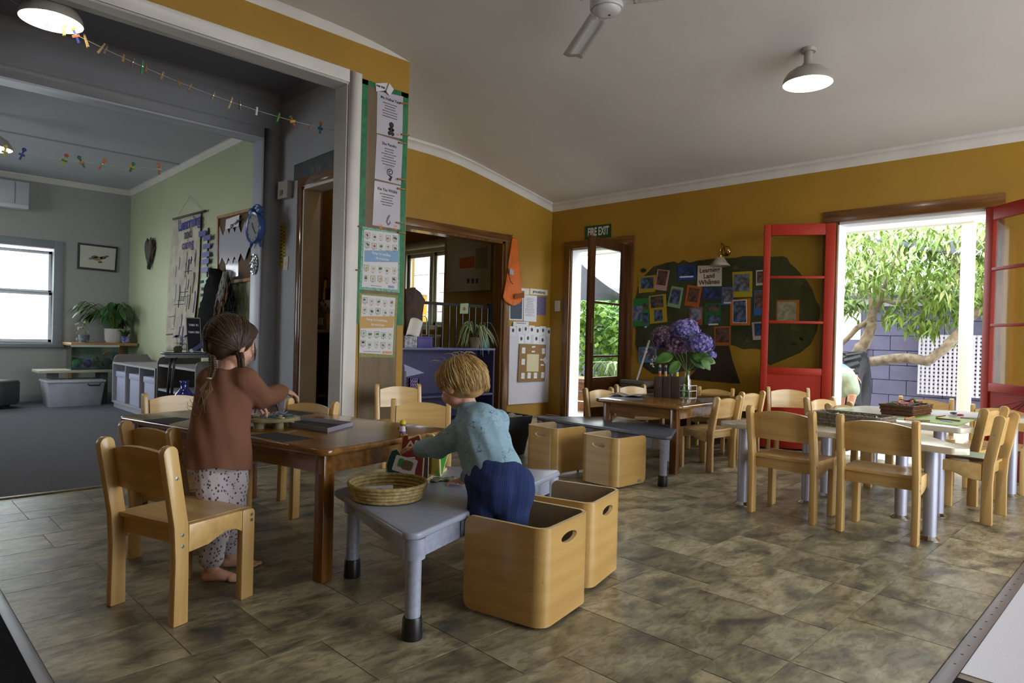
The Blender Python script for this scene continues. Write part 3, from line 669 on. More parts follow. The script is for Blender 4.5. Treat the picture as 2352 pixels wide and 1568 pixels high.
# ================================================================ outside
decking = mat('deck_concrete', '9a968e', .7, var=.1, scale=6)
struct(MB().box((XW+.13, -3, -.12), (16, 14, -.06)).build('ground_yard', decking), 'pale concrete yard outside the doors')
struct(MB().box((-3, YF+.12, -.3), (6, 16, -.2)).build('ground_side', decking))
struct(MB().box((-8, -9, -.3), (9, -2.72, -.1)).build('ground_front', decking)); struct(MB().box((-9, -9, -.3), (-1.72, 14, -.1)).build('ground_left', decking))
wht = mat('white_exterior_paint', 'e6e6ea', .5)
XP = 7.5
pa, pb = at(2203, 700, 0, XP), at(2232, 700, 0, XP); zb = at(2100, 520, 0, XP).z
p = thing('pergola_post', 'white timber veranda post outside the red doors', 'post', (XP, (pa.y+pb.y)/2, -.06))
MB().box((XP, pb.y, -.06), (XP+.1, pa.y, zb)).build('post', wht, p, bevel=.004); MB().box((XP-.01, pb.y-.01, -.06), (XP+.11, pa.y+.01, .12)).build('plinth', wht, p, bevel=.004)
t = thing('veranda_beam', 'white veranda beam across the top of the red doorway', 'beam', (XP, 2, zb))
MB().box((XP-.02, -1, zb), (XP+.12, 6.5, zb+.24)).build('beam', wht, t, bevel=.004)
for y in (.9, 1.7, 2.6, 3.5, 4.4, 5.3): MB().box((XW+.14, y, zb+.10), (XP-.02, y+.05, zb+.22)).build('rafter', wht, t)
# block wall, one block at a time
XB = 9.6
blk = mat('lilac_block_paint', '6b6c8c', .7, var=.06, scale=9, bump=.2, bscale=80, rnd=.05)
wl = struct(MB().box((XB+.03, -1.5, -.1), (XB+.14, 4.4, 1.42)).build('wall_yard', mat('mortar_lilac', '5e6080', .8)), 'lilac painted block wall across the yard')
bme = bpy.data.meshes.new('block'); q = MB().box((0, .004, .004), (.035, .396, .186)); bme.from_pydata([tuple(v) for v in q.v], [], q.f); bme.materials.append(blk)
for r in range(8):
    for k in range(15):
        y = -1.5+k*.4-(.2 if r % 2 else 0)
        o = bpy.data.objects.new('block', bme); COL.objects.link(o); o.location = (XB-.003+random.uniform(-.003, .003), y, -.1+r*.19); o.parent = wl
MB().box((XB-.02, 3.05, -.1), (XB+.1, 4.5, .98)).build('low_wall', mat('lilac_smooth', '6d6e90', .7, var=.05), wl)
MB().box((XB-.03, 2.98, -.1), (XB+.1, 3.06, .99)).build('pillar_edge', MATS['mortar_lilac'], wl)
MB().box((XB-.01, 3.06, .98), (XB+.08, 4.5, 1.42)).build('white_panel', wht, wl)
t = thing('shed_roof', 'pale corrugated roof with grey gutter above the lilac wall', 'roof', (XB, 1.5, 1.42))
MB().box((XB-.08, -1.5, 1.42), (XB+.05, 4.8, 1.53)).build('fascia', mat('pale_lilac_fascia', 'b9bccb', .5), t)
MB().tube([(XB-.1, -1.5, 1.56), (XB-.1, 4.8, 1.56)], .035, 8).build('gutter', mat('grey_gutter', '6b6e76', .4), t, smooth=True)
MB().grid(lambda s, u: (XB-.12+u*1.6, -1.5+s*6.3, 1.60+u*.14+.012*math.sin(s*6.3*80)), 160, 1).build('roof_sheet', mat('zinc_roof', 'c9ccd2', .35, metal=.2), t)
# lattice
la, lb = at(2115, 768, 0, XB-.08), at(2262, 768, 0, XB-.08); lz0 = at(2115, 905, 0, XB-.08).z; lz1 = la.z
t = thing('lattice_panel', 'white plastic lattice fixed to the lilac wall', 'lattice', (XB-.08, (la.y+lb.y)/2, lz0))
lat = mat('white_lattice', 'd4d6e6', .5); y1 = la.y; y0 = y1-.95; n = 20
MB().box((XB-.085, y1, lz0), (XB-.06, y1+.02, lz1)).build('edge_strip', lat, t)
for k in range(n): MB().box((XB-.078, y0+(y1-y0)*k/n, lz0), (XB-.07, y0+(y1-y0)*k/n+.026, lz1)).build('slat', lat, t)
nz = int((lz1-lz0)/.0475)
for k in range(nz+1): MB().box((XB-.07, y0, lz0+(lz1-lz0-.026)*k/nz), (XB-.062, y1, lz0+(lz1-lz0-.026)*k/nz+.026)).build('slat', lat, t)
# tractor tyre
tc = at(1975, 905, 0, 8.3)
t = thing('tractor_tyre', 'big black tractor tyre standing in the yard', 'tyre', (8.3, tc.y+.05, -.06))
rub = mat('tyre_rubber', '2a2b31', .75, var=.2, scale=20); TR = .43; TW = .19; yc = tc.y+.13; zc = -.06+TR
Mt = Matrix.Translation((8.3, yc, zc)) @ Matrix.Rotation(math.radians(8), 4, 'Z') @ Matrix.Rotation(PI/2, 4, 'X')
pf = [(TR-.24, -TW*.6), (TR-.2, -TW*.95), (TR-.08, -TW), (TR-.02, -TW*.8), (TR, -TW*.4), (TR, TW*.4), (TR-.02, TW*.8), (TR-.08, TW), (TR-.2, TW*.95), (TR-.24, TW*.6)]
MB().lathe(pf, 40, M=Mt, close=True).build('casing', rub, t, smooth=True)
for k in range(24):
    a = 2*PI*k/24
    for s in (-1, 1): MB().box((TR-.02, -.022, 0), (TR+.03, .022, s*TW*.95), Mt @ Matrix.Rotation(a+(.13 if s > 0 else 0), 4, 'Z') @ Matrix.Rotation(s*.5, 4, 'X')).build('tread_lug', rub, t)
# ---- tree beside the tyre
bark = mat('pale_bark', '8d8577', .9, var=.35, scale=14, bump=.6, bscale=40)
XT = 8.75
def tp(u, v, dx=0): return at(u, v, 0, XT+dx)
t = thing('yard_tree', 'tree with pale crooked limbs and drooping light green leaves outside the red doors', 'tree', (*tp(1945, 860).xy, -.06))
b0 = tp(1948, 850)
MB().tube([(b0.x, b0.y+.04, -.06), (b0.x, b0.y+.02, .25), b0], [.12, .1, .085], 10).build('trunk', bark, t, smooth=True)
def limb(pts, r0, r1):
    P = [tp(*p) for p in pts]; n = len(P)
    out = []
    for i in range(n-1):
        for s in range(4): out.append(P[i].lerp(P[i+1], s/4)+Vector((random.uniform(-.012, .012), random.uniform(-.012, .012), random.uniform(-.012, .012))))
    out.append(P[-1]); MB().tube(out, [r0+(r1-r0)*i/(len(out)-1) for i in range(len(out))], 8).build('branch', bark, t, smooth=True)
limb([(1950, 852), (1960, 825), (1985, 790), (2000, 745), (2003, 720), (2020, 690), (2040, 640)], .085, .035)
limb([(1945, 850), (1925, 820), (1900, 780), (1880, 700)], .07, .05)
limb([(1955, 838, -.1), (2010, 828, -.15), (2070, 822, -.2), (2130, 828, -.25), (2165, 805, -.3), (2200, 770, -.3), (2230, 730, -.3), (2275, 700, -.35), (2330, 650, -.3)], .06, .045)
limb([(2020, 690), (2080, 695), (2140, 675), (2190, 640)], .03, .015)
limb([(2000, 730), (1960, 760), (1930, 795), (1915, 830)], .035, .02)
limb([(2003, 720), (1995, 650), (2010, 560)], .035, .012); limb([(2040, 640), (2060, 580), (2100, 520)], .03, .01); limb([(2140, 675), (2230, 600), (2290, 560)], .02, .01)
leafm = mat('light_leaf', '7f9e42', .5, c2='5c7d2e', scale=3, sub=.0)
leafm2 = mat('pale_leaf', 'b0bf84', .5, c2='8aa75e', scale=3)
def leaves(name, m, n, box, size, parent, droop=.8, seed=1, hang=True, clusters=None):
    rg = random.Random(seed); mb = MB()
    (u0, v0, u1, v1, d0, d1) = box
    cl = clusters or [(rg.uniform(u0, u1), rg.uniform(v0, v1), rg.uniform(d0, d1)) for _ in range(max(6, n//16))]
    for i in range(n):
        cu, cv, cd = cl[i % len(cl)]
        p = at(cu, cv, 0, XT+cd)+Vector((rg.gauss(0, .1), rg.gauss(0, .1), rg.gauss(0, .07)))
        a = rg.uniform(0, 2*PI); s = size*rg.uniform(.6, 1.3); tl = rg.uniform(.3, 1.4) if hang else rg.uniform(-.6, .6)
        M = Matrix.Translation(p) @ Matrix.Rotation(a, 4, 'Z') @ Matrix.Rotation(tl, 4, 'Y') @ Matrix.Rotation(rg.uniform(-.5, .5), 4, 'X')
        w_ = s*.15
        mb.add([(0, 0, 0), (s*.35, w_, -.01*s), (s, 0, -.1*s), (s*.35, -w_, -.01*s), (s*.4, 0, .05*s)], [(0, 3, 4), (4, 3, 2), (0, 4, 1), (4, 2, 1)], M)
    return mb.build(name, m, parent, kind='stuff')
leaves('foliage', leafm, 3000, (1880, 500, 2330, 700, -.6, 1.6), .13, t, seed=3)
leaves('foliage_pale', leafm2, 2200, (1880, 500, 2330, 650, -.6, 1.2), .13, t, seed=4)
leaves('foliage_hanging', leafm, 500, (0, 0, 0, 0, 0, 0), .14, t, seed=5, clusters=[(2062, 715, -.2), (2105, 690, -.2), (2110, 740, -.2), (2130, 735, -.2), (2165, 690, 0), (2180, 725, 0), (1990, 640, 0), (1950, 700, 0), (1935, 690, 0)])
# ---- shade sails
sail = mat('charcoal_shade_cloth', '4a4d55', .8, var=.05, scale=30)
def sailobj(label, A, B, C, n=8):
    A, B, C = Vector(A), Vector(B), Vector(C)
    def fn(s, u):
        p = A.lerp(B, s).lerp(C, u); sag = .25*math.sin(PI*s)*(1-u)*.6+.2*u*(1-u); return p-Z3*sag*.6
    o = MB().grid(fn, n, n, .006).build('shade_sail', sail, smooth=True); return tag(o, label, 'shade sail')
sailobj('charcoal shade sail stretched in front of the tree', at(1985, 545, 0, 8.6), at(2420, 583, 0, 8.0), at(2420, 545, 0, 8.9))
sailobj('charcoal shade sail seen through the dark glazed door', at(1325, 595, 0, 9.2), at(1475, 700, 0, 9.0), at(1300, 690, 0, 10.2))
# ---- view through the dark door: fence, bush, neighbour, planter
t = thing('yard_fence', 'lilac paling fence behind the bush', 'fence', (9.4, 7.2, -.06)); fm = mat('lilac_fence_paint', '7b7c9c', .7, var=.06, scale=6)
for k in range(26): MB().box((9.4, 5.4+k*.15, -.06), (9.42, 5.54+k*.15, .95)).build('paling', fm, t)
for z in (.15, .8): MB().box((9.42, 5.3, z), (9.46, 9.4, z+.07)).build('fence_rail', fm, t)
t = thing('neighbour_house', 'white neighbouring house beyond the fence', 'house', (11.5, 8.5, 0))
MB().box((11.5, 6, -.1), (12, 12, 2.0)).build('wall', wht, t)
for y in (7.2, 8.8): MB().box((11.48, y, .95), (11.5, y+.7, 1.6)).build('window', mat('pale_pane', 'b9bccb', .2), t)
MB().prism([(11.2, 1.95), (13, 2.7), (13, 2.8), (11.2, 2.05)], -12.2, -5.8, frame((0, 0, 0), (1, 0, 0), (0, 0, 1))).build('roof', mat('pale_roof', 'd0d0d4', .5), t)
t = thing('grapevine_bush', 'bright green leafy vine over the fence seen through the dark door', 'bush', (8.9, 7.0, -.06))
vine = mat('vine_leaf', '6f9a34', .5, c2='456f22', scale=4)
rg = random.Random(9); mb = MB()
for i in range(1500):
    u = rg.uniform(1325, 1440); c = 700+ (u-1325)*.9
    v = min(860, max(690, rg.gauss(c*.35+500, 50)))
    p = at(u, v, 0, rg.uniform(8.3, 9.3)); s = rg.uniform(.06, .12)
    M = Matrix.Translation(p) @ Matrix.Rotation(rg.uniform(0, 6.3), 4, 'Z') @ Matrix.Rotation(rg.uniform(.2, 1.3), 4, 'Y')
    mb.add([(0, 0, 0), (s*.5, s*.5, 0), (s*1.1, 0, -.02), (s*.5, -s*.5, 0), (s*.5, 0, .015)], [(0, 3, 4), (4, 3, 2), (0, 4, 1), (4, 2, 1)], M)
mb.build('foliage', vine, t, kind='stuff')
for k in range(5): MB().tube([(8.8, 6.3+k*.35, -.06), (8.8+.1*math.sin(k), 6.4+k*.3, .5), (8.9, 6.5+k*.3, 1.0)], [.02, .015, .008], 6).build('stem', bark, t)
t = thing('strappy_plant', 'strappy green plant low behind the dark door glass', 'plant', (*at(1420, 880, 0, 7.6).xy, -.06))
sp = mat('strap_leaf', '9cb58a', .5, c2='6d8f5a', scale=5)
for k in range(36):
    a = rg.uniform(0, 6.3); l = rg.uniform(.3, .55); o = Vector((*at(1420, 880, 0, 7.6).xy, .25))
    pts = [o+Vector((math.cos(a)*l*s, math.sin(a)*l*s, .35*math.sin(s*2.6))) for s in (0, .25, .5, .75, 1)]
    MB().tube(pts, [.008, .012, .012, .008, .002], 4, sq=.25).build('leaf', sp, t)
t = thing('timber_planter', 'low slatted timber planter outside the dark door', 'planter', (7.0, 5.6, -.06)); pw = wood('weathered_timber', '8b6a4a', '6b4c31', .7, (3, 24, 24), coat=0)
for k in range(3): MB().box((6.9, 5.2, -.05+k*.13), (6.95, 7.2, .06+k*.13)).build('slat', pw, t)
MB().box((6.85, 5.2, .34), (7.35, 7.2, .37)).build('capping', pw, t)
for y in (5.22, 6.2, 7.1): MB().box((6.95, y, -.06), (7.0, y+.06, .34)).build('post', pw, t)
# ---- weatherboards outside the far window and the kitchen window
wb = mat('weatherboard_white', 'b2b3ba', .5)
t = thing('weatherboard_wing', 'white weatherboard wall outside the far sash window', 'house', (1.8, 10.7, -.2))
for k in range(18): MB().prism([(1.78, -.2+k*.14), (1.795, -.2+k*.14), (1.80, -.05+k*.14), (1.79, -.05+k*.14)], -11.8, -9.7, frame((0, 0, 0), (1, 0, 0), (0, 0, 1))).build('weatherboard', wb, t)
MB().box((1.8, 9.7, -.2), (1.9, 11.8, 2.4)).build('wall_core', wb, t); MB().box((1.55, 9.7, 2.28), (1.95, 11.95, 2.36)).build('soffit', wb, t)
t = thing('weatherboard_house', 'white boarded house outside the kitchen window', 'house', (8.0, 9, -.1))
for k in range(9): MB().box((7.95+.006*(k % 2), 7.5, -.1+k*.36), (8.0, 13, .25+k*.36)).build('board', wb, t)
MB().box((8.0, 7.5, -.1), (8.1, 13, 3.1)).build('wall_core', wb, t)
t = thing('yellow_shed', 'yellow shed low outside the kitchen window', 'shed', (7.2, 9.9, -.1))
MB().prism([(9.75, -.1), (10.8, -.1), (10.8, 1.30), (9.75, 1.62)], 7.2, 7.5, frame((0, 0, 0), (0, 1, 0), (0, 0, 1))).build('wall', mat('shed_yellow', 'c9a43a', .6), t)
MB().prism([(9.7, 1.62), (9.7, 1.66), (10.85, 1.34), (10.85, 1.30)], 7.15, 7.5, frame((0, 0, 0), (0, 1, 0), (0, 0, 1))).build('roof', wht, t)
# ================================================================ things on the walls
def z2(pts, o, s): return [(o[0]+x/s, o[1]+y/s) for x, y in pts]
def sheet(name, px, ax, c, n, th, m, parent=None, off=0):
    "flat thing on a wall face: outline in photograph pixels laid on the plane, then given thickness towards the room"
    P = [at(u, v, ax, c) for u, v in px]
    if ax == 0: M = frame((c+n*off, 0, 0), (0, -n, 0), (0, 0, 1)); poly = [(-p.y*n, p.z) for p in P]
    else: M = frame((0, c+n*off, 0), (-n, 0, 0), (0, 0, 1)); poly = [(-p.x*n, p.z) for p in P]
    if (M.to_3x3() @ Z3)[0 if ax == 0 else 1]*n < 0: z0, z1 = -th, 0
    else: z0, z1 = 0, th
    return MB().prism(poly, z0, z1, M).build(name, m, parent)
def wframe(u, v, ax, c, n, off=0, rot=0):
    p = at(u, v, ax, c); p[ax] += n*off
    return frame(p, (0, -1, 0) if ax == 0 else (1, 0, 0), (0, 0, 1)) @ Matrix.Rotation(rot, 4, 'Z')
def grp(name, label, cat, px, ax, c, group=None):
    p = at(px[0], px[1], ax, c); return thing(name, label, cat, p, 0, group)
def lines(name, u, v, wpx, n, gap, ax, c, nn, m, parent, off=.0012, rot=0, seed=0, hpx=.3):
    "rows of small print: one mesh of short dark bars"
    rg = random.Random(seed); M = wframe(u, v, ax, c, nn, off, rot); mb = MB(M); s = (at(u+10, v, ax, c)-at(u, v, ax, c)).length/10
    sv = (at(u, v+10, ax, c)-at(u, v, ax, c)).length/10
    for k in range(n):
        w_ = wpx*s*rg.uniform(.55, 1); x = -w_/2
        while x < w_/2:
            l = s*rg.uniform(1.2, 3.2); mb.box((x, -k*gap*sv-hpx*gap*sv*.5, 0), (min(x+l, w_/2), -k*gap*sv+hpx*gap*sv*.5, .0004)); x += l+s*.6
    return mb.build(name, m, parent, kind='stuff')
ink = mat('black_ink', '26262b', .7); inkg = mat('grey_ink', '6b6b72', .7); orange_ink = mat('orange_ink', 'cf8a4a', .7)
# ---- poster pier
PY, PN = YO, -1
hb = struct(MB().box((2.668, YO-.006, .0), (3.0, YO, 2.74)).build('panel_hardboard', wood('brown_hardboard', '75634a', '6a583f', .6, (14, 14, 1.4), coat=0)), 'brown hardboard strip down the pier')
gp = mat('green_border_paint', '1f6b40', .5, var=.25, scale=18)
for x0, x1 in ((2.637, 2.69), (2.985, 3.05)):
    MB().box((x0, YO-.008, .965), (x1, YO-.0062, 2.745)).build('green_border', gp, hb)
MB().box((2.637, YO-.008, 2.71), (3.05, YO-.0062, 2.745)).build('green_border', gp, hb)
Z6 = ((800, 170), 4.356); Z7 = ((800, 500), 4.356)
shp = mat('laminated_paper', 'b9b4bd', .18, coat=.5)
ps = YO-.008
def peg(u, v, du=16, dv=3.5, par=None, name='clothes_peg'):
    a = at(u, v, 1, ps); a.y -= .008; b = at(u+du, v+dv, 1, ps); b.y -= .012
    o = thing(name, 'x', 'clothes peg', a); pw_ = wood('peg_wood', '8b6a3a', '6b4f28', .6, (20, 20, 20), coat=0)
    MB().bar(a, b, .010, .006, (0, -1, 0)).build('jaw', pw_, o); MB().bar(a-Vector((0, .007, 0)), b-Vector((0, .011, 0)), .010, .006, (0, -1, 0)).build('jaw', pw_, o)
    c_ = a.lerp(b, .5)-Vector((0, .004, 0)); MB().cyl(c_-Vector((.0, 0, .006)), c_+Vector((0, 0, .006)), .004, n=8).build('spring', screwm, o)
    return o
for k, (q, ttl, n1, lab) in enumerate(((((290, 170), (548, 225), (540, 650), (282, 590)), 'Me Huihui Tahi', 6, 'top laminated song sheet with a carved figure drawing on the pier'), (((285, 600), (545, 680), (525, 1110), (262, 1045)), 'Eke Panuku', 7, 'middle laminated song sheet with a curled fern drawing on the pier'), (((262, 1065), (522, 1120), (515, 1555), (240, 1510)), 'Kia Tau Whāiti', 5, 'bottom laminated song sheet with a grey hook drawing on the pier'))):
    px = z2(q, *Z6); cu = sum(p[0] for p in px)/4; cv = sum(p[1] for p in px)/4
    t = grp('song_sheet', lab, 'poster', (cu, cv), 1, ps, 'laminated song sheets on the pier'); sheet('paper', px, 1, ps, -1, .0012, shp, t)
    R_ = -.02
    text_mesh('title', ttl, .028, wframe(cu+1.5, cv-34, 1, ps, -1, .0016, R_), ink, t, bold=.0006)
    lines('print', cu+1, cv-24, 34, n1, 6, 1, ps, -1, ink, t, .0016, R_, k)
    if k == 1: lines('small_print', cu+1, cv+14, 24, 6, 2.4, 1, ps, -1, inkg, t, .0016, R_, 9)
    M = wframe(cu+3, cv+34, 1, ps, -1, .0016, R_); mb = MB(M)
    if k == 0:
        for x, y, r in ((0, .035, .022), (0, .0, .02), (-.014, -.03, .016), (.014, -.03, .016), (-.018, 0, .01), (.018, 0, .01)): mb.prism([(x+r*math.cos(a), y+r*math.sin(a)) for a in [2*PI*i/14 for i in range(14)]], 0, .0005)
    elif k == 1:
        pts = []
        for i in range(26): a = i*.36; r = .006+.0009*i; pts.append((r*math.cos(a+1.2), .018+r*math.sin(a+1.2), .0004))
        pts += [(.012, -.015, .0004), (-.004, -.045, .0004)]; mb.tube(pts, [.004]*26+[.012, .014], 5, sq=.1)
    else:
        mb.tube([(.012, .04, .0004), (-.004, .015, .0004), (-.012, -.015, .0004), (0, -.035, .0004), (.018, -.02, .0004), (.016, .0, .0004)], [.006, .009, .008, .009, .007, .002], 6, sq=.1)
    mb.build('drawing', ink if k < 2 else inkg, t)
    lines('orange_print', cu+(18 if k < 2 else -14), cv+46, 9, 1 if k < 2 else 2, 6, 1, ps, -1, orange_ink, t, .0016, R_, 4+k, .6)
    if k == 2: lines('orange_print', cu+20, cv+48, 12, 2, 6, 1, ps, -1, orange_ink, t, .0016, R_, 14, .6)
t = grp('paper_tag', 'torn white paper tag with letters above the song sheets', 'paper', (868, 195), 1, ps); sheet('paper', z2([(268, 95), (390, 90), (385, 165), (275, 175)], *Z6), 1, ps, -1, .003, paper, t, .004); text_mesh('letters', 'me ina', .028, wframe(873, 199, 1, ps, -1, .0076), ink, t, bold=.001)
tag(sheet('paper_diamond', z2([(395, 100), (438, 160), (400, 225), (362, 180)], *Z6), 1, ps, -1, .003, paper, None, .02), 'white paper diamond folded over the top song sheet', 'paper')
pegs = [((917, 237), 'wooden peg beside the title of the top song sheet'), ((920, 309), 'wooden peg at the foot of the top song sheet'), ((914, 328), 'wooden peg beside the title of the middle song sheet'), ((911, 411), 'wooden peg at the foot of the middle song sheet'), ((911, 433), 'wooden peg beside the title of the bottom song sheet'), ((908, 511), 'wooden peg at the foot of the bottom song sheet'), ((912, 534), 'wooden peg at the top right of the fruit poster'), ((823, 621), 'wooden peg between the two food posters'), ((828, 521), 'wooden peg at the top left of the fruit poster')]
for (u, v), l in pegs:
    o = peg(u, v, 16 if u > 850 else -9, 3 if u > 850 else -1); o['label'] = l; o['group'] = 'pegs on the pier'
# food posters
def food_poster(label, outer, inner, band, border, bandc, title, fruits, seed):
    po = z2(outer, *Z7); cu = sum(p[0] for p in po)/4; cv = sum(p[1] for p in po)/4
    t = grp('food_poster', label, 'poster', (cu, cv), 1, ps); sheet('border', po, 1, ps, -1, .0012, border, t); sheet('page', z2(inner, *Z7), 1, ps, -1, .0006, mat('poster_page', 'c9c6c6', .5), t, .0013)
    sheet('title_band', z2(band, *Z7), 1, ps, -1, .0005, bandc, t, .002)
    pb_ = z2(band, *Z7); bu = sum(p[0] for p in pb_)/4; bv = sum(p[1] for p in pb_)/4
    for k, s in enumerate(title): text_mesh('title', s, .026, wframe(bu+k*2, bv-5+k*11, 1, ps, -1, .0028, -.035), paper, t, xs=.8, bold=.0004)
    rg = random.Random(seed); I = z2(inner, *Z7); TL, TR, BR, BL = [Vector(p) for p in I]
    fr = mat('icon_frame', '5b5b56', .6)
    for vv in (.09, .255, .66, .83):
        for k in range(5):
            q = TL.lerp(TR, .09+.2*k+.01).lerp(BL.lerp(BR, .09+.2*k+.01), vv+.01*(k % 2))
            M = wframe(q.x, q.y, 1, ps, -1, .0022, rg.uniform(-.06, .06)); s = .021
            icon = MB(M).box((-s, -s, 0), (s, s, .0004)).build('icon_card', mat('icon_paper', 'bcbab4', .6) if rg.random() < .6 else fr, t)
            MB(M).box((-s*.88, -s*.88, .0004), (s*.88, s*.88, .0006)).build('icon_ground', mat('icon_paper', 'bcbab4', .6), icon)
            mb = MB(M); c_ = rg.choice(fruits); mm = mat('food_'+c_, c_, .6)
            for j in range(rg.randint(1, 3)):
                x, y, r = rg.uniform(-.007, .007), rg.uniform(-.007, .007), rg.uniform(.005, .012)
                mb.prism([(x+r*math.cos(a), y+r*.8*math.sin(a)) for a in [2*PI*i/10 for i in range(10)]], .0006, .0011+j*.0002)
            mb.build('food_picture', mm, icon)
            MB(M).box((-s*.6, -s*1.35, 0), (s*.3, -s*1.2, .0004)).build('caption', ink, icon)
    q = BL.lerp(BR, .5); lines('web_address', q.x-8, q.y-5, 40, 1, 5, 1, ps, -1, inkg, t, .0022, -.02, seed); lines('logos', q.x+26, q.y-3, 22, 1, 8, 1, ps, -1, mat('logo_blue', '6d7fb0', .6) if seed == 1 else orange_ink, t, .0022, -.02, seed, .7)
    return t
food_poster('fruit poster with green painted border and blue title band', [(140, 85), (515, 150), (512, 750), (110, 715)], [(160, 118), (500, 160), (492, 718), (135, 690)], [(161, 325), (500, 330), (498, 445), (158, 440)], mat('marbled_green', '4f8a6a', .5, c2='7fb0a0', scale=60), mat('poster_blue', '7595b8', .5), ('Kainga he huarākau', 'kia ora ai koe'), ('7a2f23', '3f6b2c', 'c98a2f', 'a8453c', '5c4a2a', '9aa53a'), 1)
food_poster('vegetable poster with olive border and tan title band', [(110, 752), (497, 776), (462, 1398), (105, 1392)], [(135, 770), (470, 800), (440, 1370), (108, 1350)], [(118, 985), (462, 985), (445, 1100), (112, 1105)], mat('marbled_olive', '6b7a3e', .5, c2='8f8440', scale=60), mat('poster_tan', 'b8904c', .5), ('Kainga he huawhenua', 'kia ora ai koe'), ('2f6b3a', '4f8a3c', '23302c', '6b8a4a', '8a5a3a', '2f5a4a'), 2)
# ---- fire exit sign, switch
t = grp('exit_sign', 'green FIRE EXIT sign above the dark glazed door', 'sign', (1374, 532), 0, XW); sheet('board', [(1344, 520), (1404.5, 513.5), (1404.5, 544.5), (1344.5, 550)], 0, XW, -1, .006, mat('exit_green', '0f4a2c', .5), t)
text_mesh('letters', 'FIRE EXIT', .125, wframe(1374.5, 532, 0, XW, -1, .0068), mat('sign_white', 'd8d6d0', .5), t, xs=.56, bold=.003)
t = grp('light_switch', 'white light switch on the yellow wall left of the dark door', 'light switch', (1281, 702), 0, XW)
o = sheet('plate', [(1275, 691), (1287, 690), (1287, 714), (1275, 715)], 0, XW, -1, .008, mat('switch_plastic', 'cfc9bd', .4), t); sheet('rocker', [(1279, 699), (1283, 699), (1283, 706), (1279, 706)], 0, XW, -1, .004, MATS['switch_plastic'], t, .008)
# ---- painted tree with photographs
mg = mat('mural_green', '363b1f', .75, var=.3, scale=5); mgb = mat('mural_brown', '33271b', .75, var=.12, scale=8)
t = grp('painted_tree', 'dark green cut-out tree covering the yellow wall', 'wall decoration', (1640, 740), 0, XW)
crown = [(1453, 705), (1462, 680), (1466, 660), (1480, 634), (1502, 612), (1530, 604), (1548, 600), (1558, 605), (1570, 597), (1585, 603), (1600, 599), (1640, 594), (1690, 592), (1710, 588), (1745, 588), (1770, 590), (1798, 588), (1808, 592), (1815, 605), (1830, 618), (1842, 632), (1854, 645), (1866, 665), (1874, 690), (1884, 705), (1882, 730), (1876, 760), (1862, 790), (1838, 810), (1800, 826), (1770, 838), (1754, 830), (1748, 802), (1728, 800), (1708, 802), (1692, 795), (1676, 790), (1660, 810), (1640, 840), (1610, 850), (1570, 852), (1530, 860), (1500, 858), (1478, 842), (1468, 815), (1460, 790), (1462, 760), (1456, 730)]
sheet('crown', crown, 0, XW, -1, .005, mg, t)
rg = random.Random(5)
for k in range(26):
    u, v = rg.uniform(1475, 1850), rg.uniform(612, 800); r = rg.uniform(5, 12)
    sheet('leaf_patch', [(u+r*math.cos(a)*1.1, v+r*math.sin(a)*.8) for a in [2*PI*i/9 for i in range(9)]], 0, XW, -1, .0012, mat('mural_light_green', '454a22', .75, var=.3, scale=9) if k % 2 else mat('mural_dark_green', '2b301a', .75, var=.3, scale=9), t, .005)
sheet('trunk', [(1636, 792), (1674, 790), (1682, 825), (1692, 855), (1701, 880), (1640, 876), (1580, 870), (1604, 845), (1625, 820)], 0, XW, -1, .006, mgb, t)
Z4 = ((1440, 570), 5.113)
def pm(k): 
    c = [('5b6f9a', '2b2a2e'), ('3a2a2c', '6d4a44'), ('2f4f86', '1d2436'), ('6d7f9a', '4a3a30'), ('7a5a4a', '2f2a33'), ('38507a', '8a8d93'), ('2c2c30', '6a5a58')][k % 7]
    return mat('photo_print_%d' % (k % 7), c[0], .35, c2=c[1], scale=26)
